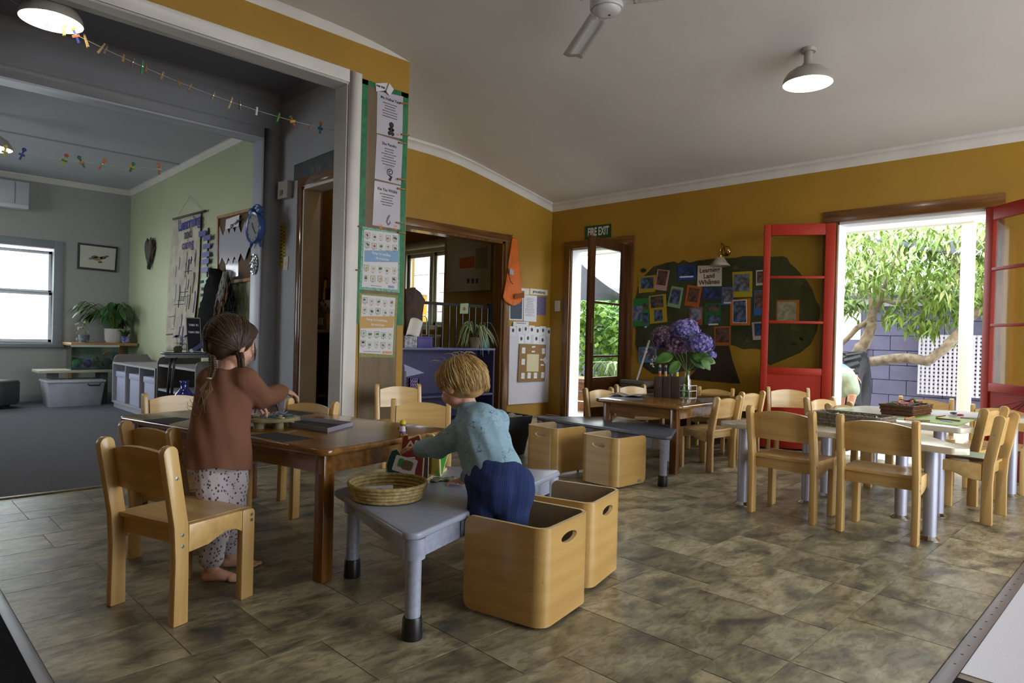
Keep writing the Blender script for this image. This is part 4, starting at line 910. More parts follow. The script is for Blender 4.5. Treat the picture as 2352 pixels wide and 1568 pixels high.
cards = [('yellow card with a beach photo at the left of the painted tree', 'a08c1f', [(145, 335), (345, 312), (335, 510), (145, 527)], [[(170, 350), (318, 335), (318, 472), (172, 476)]]),
 ('pink card with a dark maroon photo beside the beach photo', 'b08a86', [(365, 245), (508, 262), (468, 502), (325, 485)], [[(380, 258), (490, 270), (458, 440), (352, 425)]]),
 ('blue card with white caption left of the name sign', '1f3f86', [(600, 210), (815, 200), (812, 370), (600, 382)], [[(612, 232), (800, 222), (800, 315), (612, 322)]]),
 ('tall yellow card with a photo of two helmets right of the name sign', 'a59418', [(1242, 280), (1478, 268), (1475, 570), (1250, 578)], [[(1262, 312), (1445, 300), (1445, 505), (1262, 508)]]),
 ('white card high up beside the red door edge', 'b9b4b0', [(1520, 260), (1625, 252), (1625, 430), (1520, 440)], [[(1535, 275), (1620, 270), (1620, 405), (1535, 410)]]),
 ('green card collage at the far left edge of the painted tree', '2c7a3a', [(65, 592), (262, 585), (265, 912), (68, 920)], [[(72, 680), (185, 675), (185, 850), (75, 855)], [(195, 645), (255, 642), (255, 720), (195, 722)], [(198, 760), (255, 758), (255, 905), (198, 908)]]),
 ('tall yellow card with two photos beside the green collage', 'a8901c', [(262, 560), (462, 535), (478, 865), (275, 890)], [[(282, 572), (430, 555), (438, 690), (290, 705)], [(328, 728), (420, 718), (428, 850), (332, 858)]]),
 ('tilted mint green card above the vase flowers', '7f9a72', [(530, 442), (670, 465), (628, 708), (475, 680)], [[(540, 470), (645, 488), (612, 662), (500, 640)]]),
 ('tilted orange card left of the blue family photo', 'a8581c', [(718, 428), (890, 455), (850, 695), (680, 670)], [[(740, 460), (862, 478), (832, 640), (712, 622)]]),
 ('wide dark blue photo card under the name sign', '2a3a5a', [(885, 455), (1113, 452), (1110, 602), (885, 602)], [[(905, 468), (1100, 464), (1098, 580), (905, 585)]]),
 ('narrow blue photo card right under the name sign', '3f5a96', [(1118, 455), (1255, 452), (1252, 660), (1115, 665)], [[(1130, 470), (1245, 468), (1242, 622), (1128, 625)]]),
 ('tall blue card against the red door edge', '2f5f96', [(1500, 495), (1625, 492), (1625, 785), (1495, 790)], [[(1512, 512), (1618, 510), (1618, 700), (1510, 702)]]),
 ('terracotta card half hidden by the flowers', '8f4a33', [(735, 690), (895, 685), (890, 900), (735, 900)], [[(750, 705), (880, 700), (878, 840), (750, 845)]]),
 ('dark green card with two photos in the middle of the tree', '215f33', [(918, 650), (1112, 640), (1110, 895), (915, 900)], [[(945, 668), (1090, 658), (1088, 738), (945, 745)], [(950, 795), (1095, 790), (1092, 875), (950, 878)]]),
 ('large orange card with a white bordered photo', 'b5641a', [(1218, 605), (1460, 585), (1455, 905), (1215, 905)], [[(1255, 620), (1402, 612), (1408, 870), (1255, 868)]]),
 ('small brown orange card on the painted trunk', '9c5a28', [(1030, 920), (1225, 912), (1225, 1142), (1028, 1145)], [[(1050, 940), (1205, 932), (1205, 1105), (1048, 1108)]]),
 ('pale pink card low against the red door edge', 'b39a96', [(1470, 870), (1625, 860), (1625, 1070), (1485, 1078)], [[(1500, 885), (1620, 880), (1620, 1020), (1510, 1030)]]),
 ('light blue card low on the left beside the white stick', '5a83a8', [(143, 1160), (352, 1150), (352, 1335), (140, 1345)], [[(160, 1180), (335, 1172), (335, 1310), (160, 1315)]]),
 ('orange card seen through the middle pane of the red door', 'b5651f', [(1760, 610), (2030, 605), (2025, 870), (1755, 865)], [[(1775, 630), (1998, 628), (1990, 855), (1772, 850)]])]
for k, (lab, c_, q, pics) in enumerate(cards):
    px = z2(q, *Z4); t = grp('photo_card', lab, 'photo card', (sum(p[0] for p in px)/4, sum(p[1] for p in px)/4), 0, XW, 'photo cards on the painted tree')
    sheet('card', px, 0, XW, -1, .0018, mat('card_'+c_, c_, .55), t, .0072+.0004*(k % 3))
    for j, p in enumerate(pics):
        if k == 14: sheet('photo_border', z2([(p[0][0]-8, p[0][1]-8), (p[1][0]+10, p[1][1]-8), (p[2][0]+8, p[2][1]+8), (p[3][0]-8, p[3][1]+8)], *Z4), 0, XW, -1, .0006, paper, t, .0095)
        sheet('photo', z2(p, *Z4), 0, XW, -1, .0008, pm(k+j) if k < 18 else mat('pale_print', 'b5ab92', .5, c2='8a8168', scale=30), t, .0104)
    if k in (2, 5, 10, 13): sheet('caption', z2([(p[3][0]+15, p[3][1]+8), (p[2][0]-15, p[2][1]+8), (p[2][0]-15, p[2][1]+26), (p[3][0]+15, p[3][1]+26)], *Z4), 0, XW, -1, .0005, paper, t, .0098)
t = grp('name_sign', 'white sign reading Learning Land Whānau on the painted tree', 'sign', (1632, 634), 0, XW); sheet('paper', z2([(838, 205), (1120, 200), (1118, 445), (832, 450)], *Z4), 0, XW, -1, .002, mat('cream_paper', 'c9bfae', .6), t, .0085)
for s, u, v in (('Learning', 1631, 620.5), ('Land', 1630, 634), ('Whānau', 1630, 648)): text_mesh('lettering', s, .062, wframe(u, v, 0, XW, -1, .0112, .03), mat('maroon_ink', '4a2a33', .6), t, bold=.0012)
# ---- brass wall lamp
t = grp('wall_lamp', 'brass wall lamp with a frosted glass shade above the name sign', 'wall lamp', (1668, 575), 0, XW); brass = mat('polished_brass', 'b5924a', .15, metal=1)
c_ = at(1669, 577, 0, XW)
MB().lathe([(0, 0), (.045, .002), (.048, .008), (.036, .016), (.03, .022), (.012, .03), (0, .03)], 24, M=frame(c_, (0, -1, 0), (0, 0, 1))).build('back_plate', brass, t, smooth=True)
d_ = Vector((-1, 0, 0)); s_ = at(1654, 590, 0, XW-.13)
MB().tube([c_+d_*.03, c_+d_*.06+Z3*.05, (c_+d_*.1+Z3*.075).lerp(s_, .3)+Z3*.03, s_+Z3*.075, s_+Z3*.03], .006, 8).build('arm', brass, t, smooth=True)
MB().lathe([(.02, .02), (.022, 0), (.022, -.02)], 16, M=Matrix.Translation(s_+Z3*.01)).build('lamp_holder', brass, t, smooth=True)
MB().lathe([(.028, .0), (.045, -.02), (.065, -.05), (.098, -.085), (.095, -.085), (.06, -.048), (.04, -.02), (.024, -.002)], 28, M=Matrix.Translation(s_)).build('shade', mat('frosted_glass', '9a8f7c', .45), t, smooth=True)
MB().sph(s_-Z3*.06, (.018, .018, .026)).build('bulb', mat('bulb_glass', 'd8c9a0', .05, coat=1), t, smooth=True)
# ---- notices, whiteboard and vest on the serving wall
Z2b = ((1140, 620), 4.61); hy = YH
for lab, q, tx in (('white notice strip half hidden behind the orange vest', [(120, 180), (350, 197), (347, 262), (118, 248)], 'evacuation'), ('white notice strip reading procedures', [(358, 195), (545, 212), (543, 268), (356, 258)], 'procedures')):
    px = z2(q, *Z2b); t = grp('notice_strip', lab, 'notice', (sum(p[0] for p in px)/4, sum(p[1] for p in px)/4), 1, hy); sheet('paper', px, 1, hy, -1, .0015, mat('warm_paper', 'd8d2c4', .6), t)
    text_mesh('lettering', tx, .05, wframe(sum(p[0] for p in px)/4, sum(p[1] for p in px)/4, 1, hy, -1, .002, -.02), ink, t, bold=.0012, xs=.9)
navy = mat('navy_print', '2c3850', .4, var=.2, scale=40)
t = grp('notice_page', 'white page with a navy blue block beside the vest', 'notice', (1186, 707), 1, hy); sheet('paper', z2([(138, 265), (285, 262), (280, 535), (135, 528)], *Z2b), 1, hy, -1, .0015, paper, t); sheet('print_block', z2([(148, 275), (274, 272), (270, 520), (146, 516)], *Z2b), 1, hy, -1, .0005, navy, t, .0016)
t = grp('notice_page', 'white typed procedure page in the middle of the notices', 'notice', (1217, 708), 1, hy); sheet('paper', z2([(292, 262), (430, 272), (422, 548), (288, 540)], *Z2b), 1, hy, -1, .0018, paper, t, .001); lines('print', 1217, 685, 22, 12, 3.6, 1, hy, -1, inkg, t, .0032, 0, 3)
t = grp('notice_page', 'purple grey notice at the right of the typed page', 'notice', (1243, 703), 1, hy); sheet('paper', z2([(430, 280), (528, 285), (525, 478), (428, 474)], *Z2b), 1, hy, -1, .0015, mat('mauve_print', '6b6080', .6, c2='554c68', scale=40), t)
t = grp('notice_strip', 'small white typed label above the whiteboard', 'notice', (1195, 744), 1, hy); sheet('paper', z2([(170, 545), (335, 548), (330, 600), (168, 595)], *Z2b), 1, hy, -1, .0015, paper, t, .0135); lines('print', 1195, 742, 26, 1, 5, 1, hy, -1, ink, t, .0156, 0, 5)
t = grp('whiteboard', 'tall whiteboard on the yellow wall beside the serving opening', 'whiteboard', (1215, 838), 1, hy); sheet('board', [(1169, 750), (1267, 753), (1262.5, 922.5), (1166, 929)], 1, hy, -1, .012, mat('whiteboard_enamel', 'c9c6d0', .25, coat=.3), t)
rg = random.Random(8)
for k, (x, y) in enumerate([(168, 640), (238, 634), (302, 625), (367, 632), (428, 645), (485, 640), (547, 655), (255, 728), (325, 722), (415, 728), (480, 742)]):
    px = z2([(x-30, y-46), (x+30, y-44), (x+28, y+50), (x-32, y+48)], *Z2b); row = ('upper row', 'lower row')[k > 6]; nth = (k+1) if k < 7 else k-6
    t = grp('name_card', '%s small white card with a dark dot in the %s on the whiteboard' % (('first', 'second', 'third', 'fourth', 'fifth', 'sixth', 'seventh')[nth-1], row), 'card', (1140+x/4.61, 620+y/4.61), 1, hy, 'cards on the whiteboard')
    sheet('paper', px, 1, hy, -1, .0012, paper, t, .0122+.0003*(k % 3))
    M = wframe(1140+x/4.61, 620+(y-2)/4.61, 1, hy, -1, .0145); MB(M).prism([(.019*math.cos(a)*rg.uniform(.85, 1.1), .022*math.sin(a)) for a in [2*PI*i/12 for i in range(12)]], 0, .0004).build('picture', mat('dot_print', '3a3440', .5, var=.4, scale=80), t)
t = grp('pin_board', 'small brown cork board pinned on the whiteboard', 'cork board', (1219, 834), 1, hy); cork = mat('cork', '8a6a3f', .8, var=.15, scale=90)
sheet('cork', z2([(230, 778), (510, 790), (497, 1175), (212, 1185)], *Z2b), 1, hy, -1, .010, cork, t, .0135)
t = grp('yellow_page', 'glossy pale yellow page in the middle of the small cork board', 'paper', (1220, 830), 1, hy); sheet('paper', z2([(308, 888), (435, 890), (428, 1072), (302, 1072)], *Z2b), 1, hy, -1, .0015, mat('glossy_cream', 'd0c4a0', .15, coat=.6), t, .0245)
names_ = [(272, 850, 'top left'), (268, 970, 'middle left'), (265, 1118, 'bottom left'), (330, 1115, 'second along the bottom'), (397, 1115, 'third along the bottom'), (475, 1110, 'bottom right'), (482, 857, 'top right'), (500, 955, 'tilted at the right edge'), (378, 812, 'thin strip at the top'), (375, 862, 'thin strip above the yellow page'), (465, 948, 'thin strip at middle right'), (470, 1003, 'thin strip below the tilted one')]
for k, (x, y, nm) in enumerate(names_):
    M = wframe(1140+x/4.61, 620+y/4.61, 1, hy, -1, .0246, .7 if k == 7 else rg.uniform(-.06, .06)); h_ = .009 if k > 7 else .033
    t = thing('pinned_note', 'small white note on the cork board, '+nm, 'note', at(1140+x/4.61, 620+y/4.61, 1, hy), 0, 'notes on the small cork board'); MB(M).box((-.027, -h_, 0), (.027, h_, .001)).build('paper', paper, t)
    if k < 8: MB(M).box((-.016, -.002, .001), (.016, 0, .0012)).build('print', inkg, t)
# vest
vest = mat('hi_vis_orange', 'd9690f', .55, var=.08, scale=10)
t = grp('safety_vest', 'orange high visibility vest hanging on the serving frame', 'vest', (1176, 620), 1, hy)
outl = [(1172, 545), (1180, 546), (1185, 565), (1189, 600), (1192, 640), (1195, 690), (1186, 700), (1172, 702), (1158, 696), (1150, 684), (1155, 655), (1161, 620), (1166, 580)]
def cloth(name, px, ax, c, n, m, parent, th=.05, wav=.012, seed=0, off=.03):
    "hanging cloth: a rounded, wrinkled body that fills an outline on the wall"
    P = [at(u, v, ax, c) for u, v in px]; zs = [p.z for p in P]; k = 1-ax; z0, z1 = min(zs), max(zs); rows = 26; cols = 18; rg = random.Random(seed); ph = [rg.uniform(0, 6) for _ in range(4)]
    V = []
    for r in range(rows+1):
        z = z0+(z1-z0)*(.002+.996*r/rows); xs = []
        for i in range(len(P)):
            a, b = P[i], P[(i+1) % len(P)]
            if (a.z-z)*(b.z-z) <= 0 and abs(a.z-b.z) > 1e-6: xs.append(a[k]+(b[k]-a[k])*(z-a.z)/(b.z-a.z))
        x0, x1 = min(xs), max(xs); ring = []
        for q in range(cols):
            a = 2*PI*q/cols; f = (1-math.cos(a))/2; x = x0+(x1-x0)*(.5-.5*math.cos(a)); d = th*math.sin(a)*(.55 if math.sin(a) > 0 else .25)
            wv = wav*(math.sin(x*70+ph[0]+z*6)+.6*math.sin(x*130+z*15+ph[1])) if math.sin(a) > .1 else 0
            v = Vector((0, 0, z)); v[k] = x; v[ax] = c+n*(off+d+wv*abs(math.sin(a))); ring.append(v)
        V += ring
    mb = MB(); F_ = [(r*cols+q, r*cols+(q+1) % cols, (r+1)*cols+(q+1) % cols, (r+1)*cols+q) for r in range(rows) for q in range(cols)]
    mb.add(V, F_+[tuple(range(cols)), tuple(rows*cols+q for q in range(cols))]); return mb.build(name, m, parent, smooth=True)
cloth('vest_body', outl, 1, hy, -1, vest, t, .035, .008, 2, .03)
MB().tube([at(1167, 580, 1, hy-.075), at(1166, 615, 1, hy-.085), at(1172, 645, 1, hy-.09), at(1178, 652, 1, hy-.09)], .004, 6).build('black_piping', black, t, smooth=True)
sheet('reflective_band', [(1160, 616), (1168, 622), (1168, 633), (1159, 630)], 1, hy, -1, .004, mat('reflective_grey', 'a5a5a5', .3), t, .076)
sheet('velcro', [(1171, 675), (1193, 672), (1193, 684), (1171, 686)], 1, hy, -1, .004, mat('velcro_brown', '8a4a1c', .9), t, .072)
MB().tube([at(1177, 541, 1, hy), at(1177, 541, 1, hy-.05), at(1177, 537, 1, hy-.06)], .005, 6).build('hook', bs, t, smooth=True)
# ---- purple bookcase in front of the serving opening
SY = 5.0; xa, xb = at(922, 800, 1, SY).x, at(1137, 803, 1, SY).x; st = .775
t = thing('purple_bookcase', 'dark purple open bookcase standing in the serving opening', 'bookcase', ((xa+xb)/2, SY+.13, 0)); pu = mat('purple_paint', '38365c', .45, var=.05, scale=6); pud = mat('purple_edge', '56547c', .45)
for x0 in (xa, xb-.02): MB().box((x0, SY, 0), (x0+.02, SY+.265, st-.02)).build('side_panel', pu, t)
for z in (st-.02, .30, .06): MB().box((xa+(.02 if z < .7 else 0), SY-(.005 if z > .7 else 0), z), (xb-(.02 if z < .7 else 0), SY+.265, z+.02)).build('shelf', pud if z > .7 else pu, t, bevel=.002)
MB().box((xa+.02, SY+.25, 0), (xb-.02, SY+.262, st-.02)).build('back_panel', pu, t); MB().box((xa+.02, SY+.01, 0), (xb-.02, SY+.02, .06)).build('plinth', pu, t)
t = thing('paper_star', 'white pointed paper sticking out of the purple bookcase', 'paper', (xa+.12, SY+.1, .33)); MB().add([(xa+.06, SY+.05, .50), (xa+.28, SY+.02, .54), (xa+.10, SY+.09, .62), (xa+.06, SY+.12, .50), (xa+.06, SY+.09, .322)], [(0, 1, 2), (0, 2, 3), (0, 3, 4), (1, 3, 2)]).build('sheet', mat('lilac_paper', '9a98b8', .6), t)
t = thing('file_box', 'dark magazine box at the left inside the purple bookcase', 'box', (xa+.05, SY+.1, .32)); MB().box((xa+.03, SY+.02, .32), (xa+.055, SY+.22, .60)).build('side', mat('dark_card', '3a3338', .7), t); MB().box((xa+.055, SY+.02, .32), (xa+.075, SY+.22, .56)).build('side', mat('brown_card', '6b5a48', .7), t)
t = thing('purple_basket', 'pink purple perforated basket in the bookcase behind the chair', 'basket', (xa+.14, SY+.1, .32)); pk = mat('mauve_plastic', '8f6fb0', .4)
mb = MB()
for a, b in (((xa+.1, SY+.0), (xa+.2, SY+.0)), ((xa+.2, SY+.0), (xa+.2, SY+.2)), ((xa+.2, SY+.2), (xa+.1, SY+.2)), ((xa+.1, SY+.2), (xa+.1, SY+.0))):
    for k in range(6): mb.bar((a[0], a[1], .33+k*.03), (b[0], b[1], .33+k*.03), .003, .015)
    for k in range(6): mb.bar((a[0]+(b[0]-a[0])*k/5, a[1]+(b[1]-a[1])*k/5, .32), (a[0]+(b[0]-a[0])*k/5, a[1]+(b[1]-a[1])*k/5, .49), .003, .012)
mb.build('mesh_wall', pk, t); MB().box((xa+.1, SY, .32), (xa+.2, SY+.2, .324)).build('base', pk, t)
# ---- on top of the bookcase
t = thing('tissue_box', 'tissue box with grey leaf print and a tissue on the bookcase', 'tissue box', (at(958, 785, 1, SY+.1).x, SY+.1, st)); x0, x1 = at(928, 790, 1, SY+.06).x, at(957, 790, 1, SY+.06).x
MB().box((x0, SY+.05, st), (x1, SY+.16, st+.105)).build('carton', mat('leaf_print_card', 'aeb0b5', .6, c2='6b6e75', scale=40), t, bevel=.002)
p0 = Vector(((x0+x1)/2+.02, SY+.1, st+.1)); MB().grid(lambda s, u: p0+Vector(((s-.3)*.16+u*.05, .02*math.sin(s*7), u*.16+.02*math.sin(s*5))), 8, 6, .002).build('tissue', mat('tissue_white', 'cfcac0', .8), t, smooth=True)
x2, x3 = at(958, 790, 1, SY+.05).x, at(992, 790, 1, SY+.05).x
t = thing('purple_box', 'small deep purple box beside the tissue box', 'box', ((x2+x3)/2, SY+.09, st)); MB().box((x2+.003, SY+.04, st), (x3, SY+.15, st+.10)).build('body', mat('deep_purple', '3b2f78', .5), t, bevel=.003); MB().box((x2+.002, SY+.039, st+.085), (x3+.001, SY+.151, st+.104)).build('lid', mat('deep_purple', '3b2f78', .5), t, bevel=.003)
t = thing('pencil_pot', 'grey pot of pencils at the left end of the bookcase', 'pencil pot', (xa+.0, SY+.17, st)); cx = xa+.03
MB().lathe([(.03, 0), (.034, .10), (.031, .10), (.027, .005)], 16, M=Matrix.Translation((cx, SY+.19, st))).build('pot', mat('pot_grey', '5a5560', .5), t, smooth=True, auto=True)
for k, c_ in enumerate(('c9b02c', 'b03a2a', '3a6b3a', '2f2f33', 'c97a2c')): MB().cyl((cx+.01*math.cos(k), SY+.19+.01*math.sin(k), st+.006), (cx+.05*math.cos(k*1.3), SY+.19+.03*math.sin(k*1.3), st+.19+.01*k), .004, n=6).build('pencil', mat('pencil_'+c_, c_, .5), t)
# spider plant
pot = at(1090, 800, 1, SY+.12); t = thing('spider_plant', 'spider plant with striped leaves spilling over the bookcase', 'potted plant', (pot.x, SY+.13, st))
MB().lathe([(.05, 0), (.068, .11), (.062, .11), (.058, .095), (0, .095)], 18, M=Matrix.Translation((pot.x, SY+.13, st))).build('pot', mat('clay_pot', '7a6a55', .8), t, smooth=True, auto=True)
sl = mat('spider_leaf', '9aa878', .5); rg = random.Random(12)
for k in range(46):
    a = rg.uniform(0, 2*PI); L_ = rg.uniform(.14, .27); up = rg.uniform(.08, .19); drop = rg.uniform(.1, .42); o = Vector((pot.x, SY+.13, st+.1)); d = Vector((math.cos(a), math.sin(a)*.9-.25, 0))
    if o.y+d.y*L_ > SY+.26: d.y *= .4
    def fz(s):
        return up*math.sin(min(1, s*1.7)*PI/2)-(drop*(s-.45)**2*2.4 if s > .45 else 0)
    pts = [o+d*L_*s+Z3*fz(s) for s in (0, .15, .3, .45, .6, .75, .88, 1)]
    pts = [p if (p.y < SY-.012 or p.z > st+.012) else Vector((p.x, p.y, st+.012)) for p in pts]
    MB().tube(pts, [.004, .006, .007, .0075, .0075, .006, .004, .001], 4, sq=.2).build('leaf', sl if k % 3 else mat('spider_leaf_dark', '6d8248', .5), t, smooth=True)
# black gate, jacket, cupboard and worktop in the kitchen
t = thing('black_gate', 'black barred safety gate behind the bookcase', 'gate', (4.6, 5.44, 0)); gm = mat('black_enamel', '141416', .35); gx0, gx1, gz = 4.0, 5.06, 1.235
MB().box((gx0, 5.42, gz-.03), (gx1, 5.45, gz)).build('top_rail', gm, t); MB().box((gx0, 5.42, .05), (gx1, 5.45, .08)).build('bottom_rail', gm, t)
for k in range(12): MB().cyl((gx0+.03+k*.09, 5.435, .08), (gx0+.03+k*.09, 5.435, gz-.03), .009, n=8).build('bar', gm, t)
for x in (gx1-.03, gx0-.03): MB().box((x, 5.415, 0), (x+.05, 5.455, gz+.02)).build('post', gm, t)
t = thing('tag_card', 'small green card with a red picture on the black gate', 'card', at(1066, 710, 1, 5.41)); sheet('card', [(1057, 697), (1076, 696), (1075, 720), (1056, 720)], 1, 5.415, -1, .002, mat('pale_green_card', '8fa07c', .6), t); MB(wframe(1066, 709, 1, 5.415, -1, .003)).prism([(.018*math.cos(a), .02*math.sin(a)) for a in [2*PI*i/12 for i in range(12)]], 0, .0005).build('picture', mat('red_picture', '8a3a2a', .6), t)
t = thing('hung_jacket', 'dark brown jacket draped over the left end of the gate', 'jacket', at(945, 700, 1, 5.35)); cloth('jacket_body', [(926, 662), (945, 660), (962, 672), (973, 690), (970, 700), (966, 730), (962, 770), (958, 800), (926, 800)], 1, 5.40, -1, mat('brown_suede', '4a382e', .85, var=.2, scale=12), t, .10, .016, 4, .02)
t = thing('wall_cupboard', 'cream wall cupboard with papers taped on it in the kitchen', 'cupboard', (5.3, 5.95, 1.43)); cm = mat('cupboard_cream', 'a89c8a', .6)
MB().box((5.25, 5.66, 1.43), (5.335, 6.45, 2.3)).build('carcass', cm, t, bevel=.003); MB().box((5.245, 5.65, 1.43), (5.335, 5.662, 2.3)).build('end_panel', mat('cupboard_white', 'aeb4ac', .5), t)
MB().box((5.335, 5.64, 0), (5.42, 6.6, 2.5)).build('partition', kit, t)
t2 = thing('orange_paper', 'orange paper taped to the cream cupboard', 'paper', at(1072, 603, 0, 5.25)); sheet('paper', [(1055, 593), (1090, 588), (1090, 614), (1056, 617)], 0, 5.25, -1, .002, mat('rust_paper', 'a5481c', .6), t2)
t2 = thing('white_page', 'white page with three dark pictures on the cream cupboard', 'paper', at(1086, 645, 0, 5.25)); sheet('paper', [(1068, 630), (1104, 627), (1103, 664), (1068, 668)], 0, 5.25, -1, .002, mat('dim_paper', 'a09a90', .6), t2)
for u in (1076, 1086, 1096): sheet('picture', [(u-3, 640), (u+3, 639), (u+3, 650), (u-3, 651)], 0, 5.25, -1, .0006, mat('dark_picture', '3a3040', .6), t2, .0022)
t2 = thing('plastic_sleeve', 'clear plastic sleeve taped to the cream cupboard', 'sleeve', at(1107, 600, 0, 5.25)); sheet('sleeve', [(1093, 572), (1120, 566), (1120, 615), (1092, 620)], 0, 5.25, -1, .002, mat('sleeve_plastic', '857c70', .08, coat=1), t2)
t = thing('kitchen_bench', 'kitchen worktop seen between the gate bars', 'worktop', (5.5, 7.4, 0)); MB().box((5.3, 6.7, 0), (XW, 8.6, .86)).build('cabinet', mat('bench_cream', '9c9078', .6), t); MB().box((5.26, 6.68, .86), (XW, 8.62, .9)).build('top', mat('bench_top', 'b0a48c', .4), t, bevel=.003); MB().tube([(5.7, 7.4, .9), (5.7, 7.4, 1.12), (5.66, 7.4, 1.16), (5.58, 7.4, 1.15), (5.56, 7.4, 1.1)], .01, 8).build('tap', chrome, t, smooth=True)
t = thing('notepad', 'yellow green note block on the kitchen worktop', 'notepad', at(1012, 775, 2, .9)); q = at(1013, 776, 1, 6.9); MB().box((q.x-.08, 6.87, .9), (q.x+.08, 6.93, 1.0)).build('block', mat('lime_paper', '9aa52c', .5), t)
for i, (u, lab, c_, h_) in enumerate(((1113, 'teal drink bottle on the bookcase by the gate post', '4f8fa0', .17), (1133, 'black drink bottle standing on the gate side shelf', '1c1c20', .13))):
    y_ = SY+.2 if i == 0 else 5.435; z_ = st if i == 0 else 1.255; q = at(u, 780, 1, y_); t = thing('drink_bottle', lab, 'bottle', (q.x, y_, z_))
    MB().lathe([(.024, 0), (.026, .01), (.026, h_*.7), (.014, h_*.82)], 14, M=Matrix.Translation((q.x, y_, z_))).build('body', mat('bottle_'+c_, c_, .2), t, smooth=True); MB().lathe([(.015, h_*.82), (.016, h_), (0, h_)], 12, M=Matrix.Translation((q.x, y_, z_))).build('cap', black, t, smooth=True, auto=True)
# ---- black bin beside the bookcase
bc = (3.62, 3.68); t = thing('waste_bin', 'black plastic bin with a bag behind the toddler', 'bin', (*bc, 0))
MB().add(*(lambda V, F_: (V, F_))([(bc[0]+sx*a, bc[1]+sy*a*1.1, z) for z, a in ((0, .10), (.30, .14), (.30, .132), (.02, .094)) for sx, sy in ((-1, -1), (1, -1), (1, 1), (-1, 1))], [(3, 2, 1, 0)]+[(r*4+k, r*4+(k+1) % 4, r*4+4+(k+1) % 4, r*4+4+k) for r in range(3) for k in range(4)]+[(12, 13, 14, 15)])).build('body', black, t, bevel=.004)
MB().add([(bc[0]+.125*math.cos(a)*rr, bc[1]+.13*math.sin(a)*rr, .285+.02*math.sin(a*5)+(.015 if rr < .5 else 0)) for rr in (1, .5) for a in [2*PI*i/16 for i in range(16)]], [(i, (i+1) % 16, 16+(i+1) % 16, 16+i) for i in range(16)]+[tuple(range(16, 32))]).build('bag', mat('bag_grey', '9a928c', .6), t, smooth=True)
# ================================================================ things on the tables
TZ, GZ, FZ, AZ, BZ = .49, GT1, .468, .455, .49
def flat(name, px, z, th, m, parent=None):
    P = [at(u, v, 2, z) for u, v in px]; return MB().prism([(p.x, p.y) for p in P], z, z+th, Matrix()).build(name, m, parent)
bp_ = mat('black_paper', '1f1c1a', .8)
tag(flat('black_mat', z2([(85, 820), (430, 780), (945, 865), (545, 912)], (560, 860), 5.88), TZ, .0015, bp_), 'black paper mat at the near edge of the wooden table', 'table mat')
tag(flat('black_mat', z2([(430, 515), (800, 482), (960, 500), (700, 560)], (240, 860), 4.9), TZ, .0015, bp_), 'black paper mat at the left end of the wooden table', 'table mat')
tag(flat('black_mat', z2([(560, 478), (640, 483), (955, 523), (640, 563), (540, 540)], (560, 860), 5.88), TZ, .0015, bp_), 'black paper mat behind the painting palette', 'table mat')
q = [at(*p, 2, TZ) for p in z2([(412, 672), (750, 620), (1475, 700), (1130, 792)], (560, 860), 5.88)]
t = thing('paint_tray', 'lilac grey plastic tray with a black sheet on the wooden table', 'tray', (sum(p.x for p in q)/4, sum(p.y for p in q)/4, TZ)); tm = mat('lilac_plastic', '8f8a9c', .45)
P2 = [(p.x, p.y) for p in q]; c_ = Vector((sum(p[0] for p in P2)/4, sum(p[1] for p in P2)/4))
inn = [tuple(c_+(Vector(p)-c_)*.88) for p in P2]
MB().prism(P2, TZ, TZ+.003).build('base', tm, t)
mb = MB()
for k in range(4):
    a, b = P2[k], P2[(k+1) % 4]; ia, ib = inn[k], inn[(k+1) % 4]
    mb.add([(*a, TZ), (*b, TZ), (*b, TZ+.02), (*a, TZ+.02), (*Vector(a).lerp(Vector(ia), .25), TZ+.02), (*Vector(b).lerp(Vector(ib), .25), TZ+.02), (*ib, TZ+.003), (*ia, TZ+.003)], [(0, 1, 2, 3), (3, 2, 5, 4), (4, 5, 6, 7)])
mb.build('rim', tm, t); MB().prism([tuple(c_+(Vector(p)-c_)*.86) for p in P2], TZ+.0031, TZ+.0045).build('sheet', bp_, t)
# palette with brushes and paint
pc = at(622, 957, 2, TZ+.04); t = thing('paint_palette', 'round wooden paint palette with brushes on the table', 'palette', (pc.x, pc.y, TZ)); pwd = mat('palette_wood', '9a8a62', .6, c2='6f6a4a', scale=18)
MB().prism([(pc.x+.115*math.cos(a), pc.y+.115*math.sin(a)) for a in [2*PI*i/32 for i in range(32)]], TZ+.027, TZ+.042).build('disc', pwd, t, bevel=.003)
for a in (3.6, 4.7, 5.7, 1.2): MB().cyl((pc.x+.075*math.cos(a), pc.y+.075*math.sin(a), TZ), (pc.x+.075*math.cos(a), pc.y+.075*math.sin(a), TZ+.027), .022, n=14).build('foot', pwd, t, smooth=True, auto=True)
rg = random.Random(2); mixed = ('7a3a34', '2f5f4a', '3a5a8a', 'c9c4b4', '4f7a3a', 'a86a4a', '2a2a30')
for k in range(22):
    a = rg.uniform(0, 6.3); r = rg.uniform(.02, .1); x, y = pc.x+r*math.cos(a), pc.y+r*math.sin(a); cc = mixed[k % 7]
    MB().sph((x, y, TZ+.044), (rg.uniform(.008, .02), rg.uniform(.008, .02), .004), 8, 5).build('paint_blob', mat('paint_'+cc, cc, .3), t, smooth=True)
for k, (u0, v0, u1, v1, cc) in enumerate(((588, 938, 618, 950, 'c9c4b4'), (610, 960, 642, 945, '2f5f4a'), (598, 955, 628, 948, '7a3a34'), (630, 950, 660, 946, '3a5a8a'))):
    a, b = at(u0, v0, 2, TZ+.06), at(u1, v1, 2, TZ+.047); n = 14; ob = None
    mb = MB(); mb.tube([a.lerp(b, i/n)+Z3*.006*math.sin(i*.5) for i in range(n+1)], .0035, 6); mb.build('twisted_cord', mat('paint_'+cc, cc, .3), t, smooth=True)
